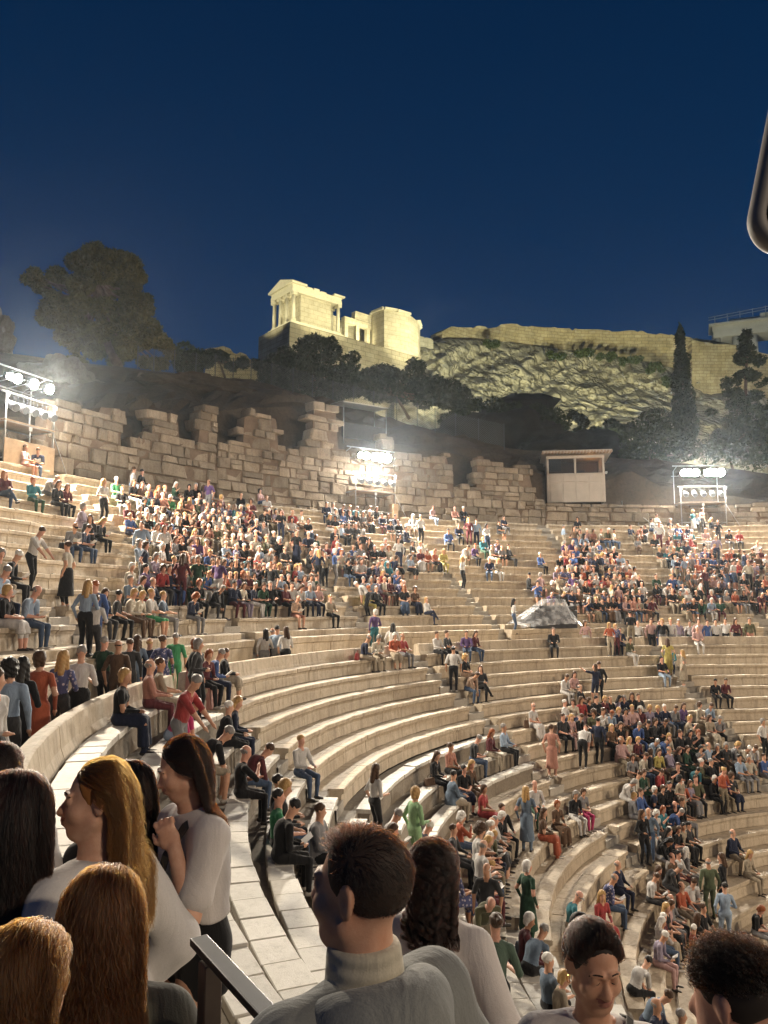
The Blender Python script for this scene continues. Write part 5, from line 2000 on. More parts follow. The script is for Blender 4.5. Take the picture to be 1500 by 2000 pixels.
# stair rail in the foreground: flat steel bar on a post
RAILM = plain_mat('rail_steel', (0.06, 0.06, 0.065), 0.45, 0.7, 0.15, 10)
POSTM = plain_mat('rail_post', (0.16, 0.12, 0.095), 0.5, 0.4, 0.2, 10)
r0_ = at(396, 1845, 1.95)
r1_ = at(640, 2110, 1.45)
dv = (r1_ - r0_).normalized()
sd = dv.cross(Vector((0, 0, 1))).normalized()
upv = sd.cross(dv)
rail = tag(empty('stair_rail', r0_ - Vector((0, 0, 1.0))), 'dark flat steel stair rail on a square post beside the woman in shorts', 'handrail')
bm = bmesh.new()
rr3 = Matrix((dv, sd, upv)).transposed()
L_ = (r1_ - r0_).length + 0.8
bm_box(bm, r0_ + dv * (L_ / 2 - 0.03) - rail.location, (L_, 0.046, 0.020), rr3)
bevel_all(bm, 0.004, 2)
obj('top_bar', bm, rail, RAILM)
bm = bmesh.new()
bm_box(bm, r0_ + dv * 0.05 - Vector((0, 0, 0.56)) - rail.location, (0.045, 0.045, 1.08), Matrix.Rotation(math.atan2(dv.y, dv.x), 3, 'Z'))
bevel_all(bm, 0.003)
obj('post', bm, rail, POSTM)
bm = bmesh.new()
for z in (0.12, 0.5):
    q = r0_ + dv * 0.05 - sd * 0.024 - Vector((0, 0, z)) - rail.location
    bm_tube(bm, q, q - sd * 0.006, 0.008, 0.008, 8)
obj('bolt', bm, rail, STEEL)

# loudspeaker cabinet hanging into the picture at the right
SPK = plain_mat('loudspeaker_grey', (0.26, 0.245, 0.225), 0.6, 0.0, 0.15, 7)
SPD = plain_mat('loudspeaker_grille', (0.030, 0.032, 0.030), 0.6, 0.1, 0.3, 60)
sc_ = at(1700, 330, 1.5)
spk = tag(empty('loudspeaker', sc_), 'grey rounded loudspeaker cabinet cut off by the right edge of the sky', 'loudspeaker')


def rounded(w, h, rad, n=8):
    out = []
    for cx, cy, a0 in ((w / 2 - rad, h / 2 - rad, 0), (-w / 2 + rad, h / 2 - rad, 90), (-w / 2 + rad, -h / 2 + rad, 180), (w / 2 - rad, -h / 2 + rad, 270)):
        for i in range(n + 1):
            a = R_(a0 + 90 * i / n)
            out.append((cx + rad * math.cos(a), cy + rad * math.sin(a)))
    return out


def loft_rings(rings):
    bm = bmesh.new()
    V = [[bm.verts.new(p) for p in r] for r in rings]
    n = len(V[0])
    for A, B in zip(V, V[1:]):
        for i in range(n):
            f = bm.faces.new((A[i], A[(i + 1) % n], B[(i + 1) % n], B[i]))
            f.smooth = True
    bm.faces.new(V[0][::-1])
    bm.faces.new(V[-1])
    bmesh.ops.recalc_face_normals(bm, faces=bm.faces[:])
    return bm


tx = _rt * math.cos(R_(-11)) + _up * math.sin(R_(-11))
ty = -_rt * math.sin(R_(-11)) + _up * math.cos(R_(-11))
tz = tx.cross(ty)
SM = Matrix((tx, ty, tz)).transposed()
SM = SM @ Matrix.Rotation(R_(-5), 3, 'Y')
# width, height, corner radius, depth along local z (towards the camera positive)
prof = [(0.26, 0.22, 0.05, -0.16), (0.36, 0.32, 0.06, -0.08), (0.415, 0.375, 0.06, 0.0), (0.41, 0.37, 0.06, 0.016), (0.395, 0.355, 0.055, 0.026), (0.365, 0.325, 0.045, 0.026), (0.355, 0.315, 0.04, 0.010)]
obj('cabinet', loft_rings([[SM @ Vector((x, y, z)) for x, y in rounded(w, h, r)] for w, h, r, z in prof]), spk, SPK)
obj('grille', loft_rings([[SM @ Vector((x, y, z)) for x, y in rounded(w, h, r)] for w, h, r, z in ((0.352, 0.312, 0.04, 0.011), (0.352, 0.312, 0.04, 0.014), (0.30, 0.26, 0.03, 0.017))]), spk, SPD)
bm = bmesh.new()
bm_tube(bm, SM @ Vector((0.10, 0, -0.1)), SM @ Vector((0.10, 0, -0.1)) + Vector((0, 0, -2.9)), 0.03, 0.03, 12)
obj('pole', bm, spk, BLACKM)
bm = bmesh.new()
bm_box(bm, SM @ Vector((0, -0.165, 0.016)), (0.30, 0.006, 0.004), SM)
obj('trim_strip', bm, spk, WHITE)

# dark hut under the cliff
hb = at(1030, 822, 83)
hut = tag(empty('stone_hut', hb), 'small dark hut with a pitched roof at the foot of the cliff', 'hut')
hut.rotation_euler = (0, 0, math.atan2(_rt.y, _rt.x))
bm = bmesh.new()
bm_box(bm, (0, 0, 0.6), (3.6, 3, 2.6))
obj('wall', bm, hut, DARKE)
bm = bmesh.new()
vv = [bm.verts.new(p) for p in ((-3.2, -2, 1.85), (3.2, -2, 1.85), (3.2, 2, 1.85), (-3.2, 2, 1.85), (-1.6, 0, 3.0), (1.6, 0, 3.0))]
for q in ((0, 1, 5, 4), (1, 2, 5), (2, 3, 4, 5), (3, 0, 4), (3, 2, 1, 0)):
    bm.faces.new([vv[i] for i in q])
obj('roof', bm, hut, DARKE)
bm = bmesh.new()
bm_box(bm, (0.2, -1.51, 0.9), (0.9, 0.04, 0.8))
obj('window', bm, hut, BLACKM)
# ------------------------------------------------------------------ the audience
# pose, place (l lower / u upper bank row, w walkway, p podium), radius, angle, height, turn, size, hair, top, lower garment, flags
PEOPLE = """
L w1 24.70 157.43 0.00 221 1.03 bo wh bk -
L l8 19.01 158.80 -3.03 311 1.04 bn go bk s
S w3 24.90 153.19 0.00 321 1.01 kc lb dg -
L w3 24.90 151.95 0.00 316 1.01 kl bk bk -
r l4 21.29 151.57 -1.23 248 1.00 ks bk bk -
D w3 24.90 149.46 0.00 321 1.02 bo or or -
u l4 21.29 149.86 -1.23 243 0.98 ks gr bk s
l l4 21.29 148.63 -1.23 250 1.04 yo dg je -
u l4 21.29 147.39 -1.23 248 1.01 ks bk bk -
l l11 16.74 148.69 -4.29 232 0.96 yo bg bk -
h l5 20.64 147.71 -1.67 218 1.01 bs gy bk -
d l0 23.89 147.22 0.51 238 1.01 yo bk nv -
R l2 22.91 147.43 -0.42 221 1.04 gs rd gy s
L w3 24.90 146.72 0.00 311 0.99 yl fl dg s
u l11 16.74 147.11 -4.29 248 1.03 ws sb bk s
f l2 22.59 146.26 -0.36 248 1.01 gs bk bg sb
O l10 17.71 145.10 -3.91 151 0.96 gf ol bg -
p l3 21.94 145.97 -0.80 250 0.96 gf bk bk s
K w1 24.70 145.72 0.00 326 1.02 gs wh bk s
f l1 23.24 144.48 0.07 228 1.00 ks mg lb s
f l3 21.94 143.48 -0.80 249 0.96 bs mn je -
S l10 17.49 142.73 -3.87 121 0.91 wf dg dg s
f l11 16.74 142.52 -4.29 269 1.03 gs sb bk s
l l7 19.34 141.98 -2.54 246 1.00 bl pk ol s
l l11 16.74 140.95 -4.29 221 1.03 wo mn mn -
u l0 23.89 142.11 0.51 245 1.01 gf sa mn -
u l15 14.14 139.49 -6.03 188 1.05 gf nv bk -
k l9 18.04 139.62 -3.42 259 1.01 rl fl fl s
u l16 13.49 137.00 -6.47 217 1.01 gs bk bk -
B l10 17.49 139.12 -3.87 251 0.96 gf wh bk s
u l0 23.89 140.37 0.51 248 0.99 bs bg bg s
f l15 14.14 136.01 -6.03 211 1.04 bs sb nv s
r l7 19.34 138.62 -2.54 230 1.01 gs wh bg s
k u13 27.12 140.24 1.99 230 0.98 yo bk wh sb
L l8 18.79 138.50 -3.00 261 1.03 yo lg lg -
h l2 22.59 139.64 -0.36 239 0.98 ws bk bk -
l l2 22.59 138.47 -0.36 238 1.04 yl nv nv -
B l10 17.49 136.45 -3.87 221 1.03 bc wh bk s
L l1 23.34 138.37 0.05 221 0.99 go dg bk -
r l10 17.39 134.94 -3.85 242 1.00 ys bk mn s
S w6 25.10 138.12 0.00 316 0.99 kp br br s
r l8 18.69 135.76 -2.98 235 0.97 ws nv bk s
L l7 19.66 136.01 -2.60 261 0.96 bl wh bk s
r u13 27.12 138.25 1.99 226 1.03 gf lb je s
r u12 27.77 138.37 2.43 223 1.01 gs lb nv s
L l1 23.56 137.25 0.02 261 1.00 ro bk bk -
D l12 16.41 133.89 -4.78 261 1.00 wo gn gn -
u l4 21.29 135.88 -1.23 192 0.96 ys wh je -
S w11 25.60 137.13 0.00 301 1.02 gs gn dg s
f l15 14.14 130.65 -6.03 252 0.98 ks wh bk s
l l10 17.39 133.03 -3.85 224 1.03 bc fl je s
L p2 26.10 136.88 1.31 311 0.99 yl lb bk -
L p1 25.95 136.63 1.05 321 0.96 bn wh dg s
u l10 17.39 131.51 -3.85 230 1.00 ws gy dg -
S p2 26.10 135.88 1.31 331 0.99 rs bl bl -
u l9 18.04 131.52 -3.42 214 0.98 bs dg dg -
S w8 25.35 135.26 0.00 321 0.98 bs dg dg -
l u11 28.42 136.16 2.86 210 1.01 go bg bg -
D w1 24.70 134.51 0.00 311 1.02 bn fl fl -
r u11 28.42 135.23 2.86 242 1.03 ws bk bk -
r l13 15.44 126.79 -5.16 217 1.03 gp te bg s
l l0 23.89 133.02 0.51 203 1.01 ro mn bk -
l l10 17.39 129.36 -3.85 227 1.02 yo sa kh s
L w11 25.60 133.27 0.00 331 1.01 bl sb sb -
l l10 17.39 127.84 -3.85 217 0.98 wo mn bk -
r l10 17.39 126.36 -3.85 191 0.95 ys ol nv -
S w8 25.35 132.77 0.00 316 0.96 yf nv nv s
p l9 18.04 127.54 -3.42 237 0.93 wc or je -
r l0 23.89 131.90 0.51 242 1.01 gs bl nv -
k l10 17.39 124.91 -3.85 212 1.02 wn wh dg -
r l16 13.49 119.32 -6.47 197 0.99 ws ly pk -
d l14 14.79 121.31 -5.59 168 1.03 yl rd rd -
k l0 23.89 130.03 0.51 231 0.95 bs bk bg b
R u11 28.74 132.27 2.80 221 0.99 bs wh bk s
l u13 27.12 130.90 1.99 206 1.01 bl nv dg -
u l10 17.39 123.49 -3.85 196 0.97 wf wh bg s
p l16 13.49 115.66 -6.47 227 0.95 wl wh je s
D u12 28.09 131.02 2.37 51 1.02 bn cr bk s
u l10 17.39 122.06 -3.85 218 0.89 gs wh bk -
l l10 17.39 120.61 -3.85 204 0.91 wc bk bg s
r l14 14.79 116.08 -5.59 223 1.05 gf fl je s
u l10 17.39 119.13 -3.85 174 1.02 bs bk bk -
d l16 13.49 113.70 -6.47 193 0.90 wo mn bg s
t u13 27.12 129.28 1.99 215 0.97 ks dg bk s
S w11 25.60 128.28 0.00 321 0.99 gs gr gr s
t l17 12.84 110.35 -6.90 198 0.91 wn or bk sb
d l16 13.49 111.79 -6.47 197 1.03 yl bk bk s
l l16 13.49 109.91 -6.47 207 0.97 bl pk gy sb
h l8 18.69 120.31 -2.98 243 1.00 ks sb bg -
k l17 12.84 107.73 -6.90 241 1.01 bl bk bl s
l u13 27.12 127.91 1.99 232 1.04 yo cr br -
u l16 13.49 108.04 -6.47 194 0.97 gf gy dg -
D l11 16.84 117.20 -4.31 301 1.02 yl sb sb -
d l9 18.04 118.07 -3.42 202 0.98 bo rd rd s
l u13 27.12 126.91 1.99 221 0.98 yo cr br -
h l14 14.79 110.72 -5.59 188 0.96 gf nv nv -
l l7 19.34 119.19 -2.54 203 1.00 bl bk bk -
u l17 12.84 104.12 -6.90 182 1.01 bs bk dg s
r l15 14.14 106.74 -6.03 204 0.96 bs wh dg s
k l8 18.69 116.91 -2.98 162 0.95 kn bk nv s
d l11 16.74 112.97 -4.29 211 1.01 bl br or -
u u13 27.12 125.54 1.99 226 1.05 ys wh gr sb
l l8 18.69 115.50 -2.98 191 1.04 yl br br -
L l18 12.51 99.89 -7.39 311 1.04 ks lb lb -
u l16 13.49 103.13 -6.47 173 0.98 kf or bg s
u u12 27.77 125.71 2.43 205 1.00 gs sb nv s
l l15 14.14 104.50 -6.03 196 0.98 bl br br -
r l16 13.49 100.14 -6.47 157 1.01 bs wh gy s
l u12 27.77 124.76 2.43 235 1.01 bo ol ol -
r l18 12.19 93.41 -7.34 191 1.01 ro bk gy s
u u13 27.12 124.17 1.99 235 0.98 ys sb gy s
k l7 19.34 115.08 -2.54 189 1.00 bn sa bk sb
f l15 14.14 100.88 -6.03 191 1.04 gs dg dg -
d l11 16.74 108.48 -4.29 174 0.96 ro br br -
S l17 13.16 97.05 -6.96 321 1.02 gf og og -
l u11 28.42 123.93 2.86 210 1.00 wo cr cr -
L l17 12.94 95.01 -6.92 21 1.05 bl bk bk -
u u12 27.77 123.30 2.43 224 0.97 gf nv bk -
u l10 17.39 108.61 -3.85 155 1.02 gf wh gn -
u l15 14.14 98.64 -6.03 186 0.98 kf br bg s
r u8 30.37 124.30 4.16 182 0.99 kp gy je s
t l15 14.14 94.91 -6.03 204 0.97 wl gy wh s
u l15 14.14 96.77 -6.03 183 0.94 ks wh mn -
L l14 14.89 99.86 -5.61 161 0.98 bl bk bk -
r u13 27.12 120.94 1.99 208 0.98 rc nv gy -
r u8 30.37 123.43 4.16 224 0.98 bs nv je s
f l14 14.79 96.42 -5.59 173 1.03 kl bk wh -
h u11 28.42 122.31 2.86 223 0.99 ks pu bk -
l l11 16.74 103.50 -4.29 166 0.99 go bk wh -
r l7 19.34 109.60 -2.54 219 1.00 gs dg je s
S l14 14.89 98.09 -5.61 111 0.96 wf sb je -
c u4 32.96 124.55 5.90 197 0.99 rl mn je -
l l11 16.74 101.51 -4.29 171 0.95 bo gy mg s
K w1 24.70 116.83 0.00 351 1.02 bl wh bk s
D u11 28.74 121.39 2.80 231 0.99 bc nv dg s
l l14 14.79 94.85 -5.59 220 1.00 kl bk bk -
c l14 14.79 93.37 -5.59 207 0.93 wl nv gy s
l l14 14.79 91.95 -5.59 173 0.92 bo bk bg s
l u11 28.42 120.50 2.86 192 1.03 bc rd dg -
l l16 13.49 83.82 -6.47 179 1.00 yl bg bg -
u u10 29.07 120.58 3.29 199 1.00 gs gy gy -
d l14 14.79 90.54 -5.59 183 0.94 kn bg bk -
u u11 28.42 119.65 2.86 193 1.03 bs nv nv -
h l14 14.79 89.08 -5.59 187 0.90 ks dg bk s
t l13 15.44 94.39 -5.16 185 0.99 gc fl wh s
l l7 19.34 105.99 -2.54 200 1.02 rl mn bg -
L w11 25.60 116.53 0.00 341 0.97 kl wh gy -
l u10 29.07 119.67 3.29 212 1.03 go ly gy -
L u12 28.09 119.24 2.37 321 1.04 bl mn mn -
l l13 15.44 92.69 -5.16 166 0.91 wc wh gy s
S w8 25.35 115.71 0.00 311 1.03 ks lb gy s
l u7 31.02 121.36 4.59 174 0.99 bl dg bk -
u u11 28.42 118.82 2.86 171 1.04 bs bl bl s
S w11 25.60 115.50 0.00 321 0.98 gf sb dg s
l u12 27.77 118.29 2.43 190 1.02 ro bk bk -
l u11 28.42 118.02 2.86 196 0.95 go gy gn -
r u7 31.02 120.51 4.59 217 0.96 yl bk bk -
u u4 32.96 122.31 5.90 199 0.98 ro te gn -
f l13 15.44 89.43 -5.16 205 0.99 gs bl kh s
l l12 16.09 93.91 -4.72 228 0.97 yo gy gy -
h l15 14.14 83.07 -6.03 171 1.03 gf nv bg -
p l13 15.44 91.03 -5.16 180 0.97 rl te bk s
f u12 27.77 116.41 2.43 203 0.96 gs bk dg -
c u9 29.72 119.44 3.73 213 1.06 gc lb bg s
D u12 28.09 117.35 2.37 171 1.04 go gn gn -
h u6 31.67 120.69 5.03 235 1.02 go ly ly -
u l7 19.34 102.88 -2.54 205 1.04 gs lb bk -
u l12 16.09 91.67 -4.72 193 1.00 bs bl nv -
u l13 15.44 87.86 -5.16 135 0.98 gf bk br -
l u11 28.42 117.24 2.86 165 1.03 yo cr bg -
S u9 30.04 118.57 3.67 141 0.98 bs lb wh -
D l9 18.14 99.27 -3.44 301 1.04 bn sa sa sb
f l11 16.74 91.79 -4.29 182 1.01 go wh wh -
h u10 29.07 117.57 3.29 211 0.96 ys bk kh sb
u l13 15.44 86.31 -5.16 210 1.04 bs bk gy s
l u4 32.96 120.46 5.90 209 1.03 bl bk bk -
d l12 16.09 88.92 -4.72 194 0.97 wo nv nv -
d u9 29.72 117.32 3.73 223 1.01 wo wh br sb
t u11 28.42 116.45 2.86 208 1.07 bn nv wh s
L l13 15.76 84.77 -5.21 171 0.95 kc bg bg s
r u11 28.42 115.67 2.86 203 0.95 yf bl kh -
l u4 32.96 119.66 5.90 198 0.96 bl mn bk -
r l11 16.74 89.53 -4.29 217 1.00 bs cr dg -
l l12 16.09 87.28 -4.72 167 0.97 bo bk bk -
f u3 33.61 120.19 6.33 229 0.99 gf gy dg -
S u12 28.09 114.96 2.37 121 1.05 bs pu wh s
l l11 16.74 87.95 -4.29 184 1.00 bl gn gn -
r l12 16.09 84.27 -4.72 183 0.98 gf gy dg s
d l12 16.09 85.73 -4.72 171 1.03 kn bk je -
d u10 29.07 115.58 3.29 212 1.01 go bk je -
h u11 28.42 114.90 2.86 187 0.99 rf gn je -
h u12 27.77 114.00 2.43 192 1.02 ks nv mn -
r l0 23.89 108.23 0.51 237 1.00 gf nv bg -
u u11 28.42 114.15 2.86 235 1.00 bs ye bk -
u l12 16.09 82.88 -4.72 154 0.94 ws or bk -
L u9 30.04 116.20 3.67 171 0.97 bl wh bk s
l u12 27.77 113.05 2.43 206 0.97 bl cr ly -
d l12 16.09 81.52 -4.72 177 0.92 bl ly gy s
r l11 16.74 84.69 -4.29 178 0.92 bs rd dg -
u l12 16.09 80.15 -4.72 144 1.05 bs ol bk s
u u7 31.02 116.45 4.59 227 0.93 bf wh kh s
r l0 23.89 106.12 0.51 168 1.00 go cr bg -
u u11 28.42 113.45 2.86 208 0.98 bs or dg -
l l10 17.39 86.81 -3.85 157 0.97 bl gy br s
O l9 18.14 92.91 -3.44 291 1.01 bs wh bk s
B l13 15.76 76.47 -5.21 171 0.99 yn or kh -
d u8 30.37 115.47 4.16 192 1.04 wl dg bk s
l u12 27.77 111.72 2.43 219 0.99 gn nv wh s
u u6 31.67 116.28 5.03 201 0.94 wf bl nv s
l l12 16.09 77.10 -4.72 179 0.99 wo bk bk -
u u11 28.42 112.76 2.86 172 0.94 kf gy je -
r l10 17.39 84.88 -3.85 188 0.98 bn cr je -
l u8 30.37 114.60 4.16 221 0.97 bl gy dg -
L u5 32.63 116.95 5.41 201 1.01 yl wh bk s
u u9 29.72 113.84 3.73 196 0.95 bf sa bk -
p l11 16.74 80.83 -4.29 142 1.01 bs bk je s
l u7 31.02 115.08 4.59 202 1.03 bl wh gy -
d u11 28.42 111.39 2.86 204 0.97 rc bk nv s
u u11 28.42 112.09 2.86 185 0.94 ys pu kh sb
f l11 16.74 78.19 -4.29 153 0.97 ks te bk s
c u10 29.07 113.15 3.29 198 1.02 bo gn gy -
u l12 16.09 75.24 -4.72 154 0.99 gs pu kh s
d l6 19.99 94.41 -2.11 180 1.01 bp wh wh s
k l12 16.09 73.60 -4.72 157 0.99 bc dg nv s
S l9 18.36 88.80 -3.47 281 0.99 ks nv bk -
c u8 30.37 113.75 4.16 190 0.98 rc bk gy sb
c u11 28.42 110.67 2.86 187 0.99 yn mn nv s
l l10 17.39 81.85 -3.85 164 1.02 bl ye br -
t l10 17.39 83.37 -3.85 191 1.05 bo dg dg s
l u10 29.07 112.24 3.29 221 1.00 bo bk nv -
u u0 35.56 118.69 7.63 227 0.97 bs pk sa sb
h l9 18.04 86.07 -3.42 175 1.06 wf pk kh -
f l3 21.94 98.23 -0.80 191 0.99 bs ta je -
u u6 31.67 115.44 5.03 236 1.04 gf ol gy s
h l7 19.34 91.49 -2.54 166 1.03 bs dg bk s
l u12 27.77 110.50 2.43 182 0.98 bo gn gn s
k l11 16.74 76.62 -4.29 205 1.03 wn ol bk -
k l0 23.89 103.38 0.51 156 1.01 wo or bg sb
l u9 29.72 112.22 3.73 185 0.96 yo bl kh s
d l9 18.04 84.61 -3.42 191 0.98 yl cr br -
d u6 31.67 114.63 5.03 162 1.06 gn bk bk sb
l l7 19.34 90.13 -2.54 169 0.98 yl pk pk s
k u8 30.37 112.91 4.16 207 0.89 bc wh bk s
u u5 32.31 115.21 5.46 197 1.02 bs mn sa sb
r u0 35.56 117.70 7.63 164 0.96 bs nv je s
u u12 27.77 109.55 2.43 162 1.05 gs bk bk s
r l7 19.34 88.77 -2.54 184 0.97 bs bk bk -
l l9 18.04 83.15 -3.42 172 0.96 yo mn bk -
r u13 27.12 108.11 1.99 191 0.96 rp ta sa sb
h l11 16.74 74.85 -4.29 179 0.99 gs bk bk -
h l10 17.39 79.90 -3.85 188 1.02 gf ly bg -
l u10 29.07 111.39 3.29 204 0.99 ko dg gy -
c u11 28.42 109.89 2.86 193 0.95 kc gn bk s
l u8 30.37 112.09 4.16 162 1.03 bl pu bk -
f l9 18.04 80.59 -3.42 157 1.03 gs lb gy -
l l10 17.39 78.38 -3.85 208 0.96 bl dg bk -
S l3 22.26 99.43 -0.85 316 1.01 kn wh bk s
u u6 31.67 113.83 5.03 209 1.05 ks te dg s
p u7 31.02 113.79 4.59 204 1.04 ko bk bg -
u l0 23.89 102.13 0.51 194 0.96 gf rd gy s
d l8 18.69 85.21 -2.98 157 0.96 yl br bk -
l l10 17.39 76.87 -3.85 183 0.99 bl gn gn -
f l9 18.04 79.13 -3.42 183 1.03 bf bl je sb
t u9 29.72 111.10 3.73 227 0.93 ko dg gy sb
h u10 29.07 110.59 3.29 165 1.06 bf dg bg s
u u7 31.02 112.94 4.59 192 0.95 ks mn kh sb
l l8 18.69 83.80 -2.98 167 1.02 bl bk bk -
u u7 31.02 112.10 4.59 200 0.97 gs nv nv -
h u12 27.77 107.74 2.43 199 0.96 gf mn bk s
u u10 29.07 109.85 3.29 212 0.93 bs dg br s
u l11 16.74 69.79 -4.29 167 1.04 ks lb gy s
d u5 32.31 114.30 5.46 224 0.95 go bk bk s
c l3 21.94 96.03 -0.80 161 1.02 bl dg bk -
k u6 31.67 113.05 5.03 193 1.04 wc rd bg s
l u7 31.02 111.28 4.59 211 1.00 yl pk gy -
u l11 16.74 68.21 -4.29 144 0.97 gs cr gy s
S u12 28.09 108.64 2.37 121 1.03 rs bk gy s
d u6 31.67 112.27 5.03 247 1.01 bo bl nv s
u u8 30.37 111.10 4.16 214 0.99 gs sa nv -
l l9 18.04 77.67 -3.42 170 0.96 yl cr cr -
u l6 19.99 88.55 -2.11 204 0.96 ws wh nv s
p u11 28.42 108.63 2.86 206 1.06 yn dg br -
c u5 32.31 113.49 5.46 165 0.89 wl cr bk -
p l10 17.39 74.33 -3.85 162 0.92 ko gy bg sb
d u9 29.72 110.20 3.73 203 0.89 bc bl je sb
u l11 16.74 65.76 -4.29 168 1.01 bs bl gy s
l l7 19.34 85.83 -2.54 129 1.05 bc ol je sb
u u11 28.42 107.71 2.86 217 1.02 bs bk bk s
"""
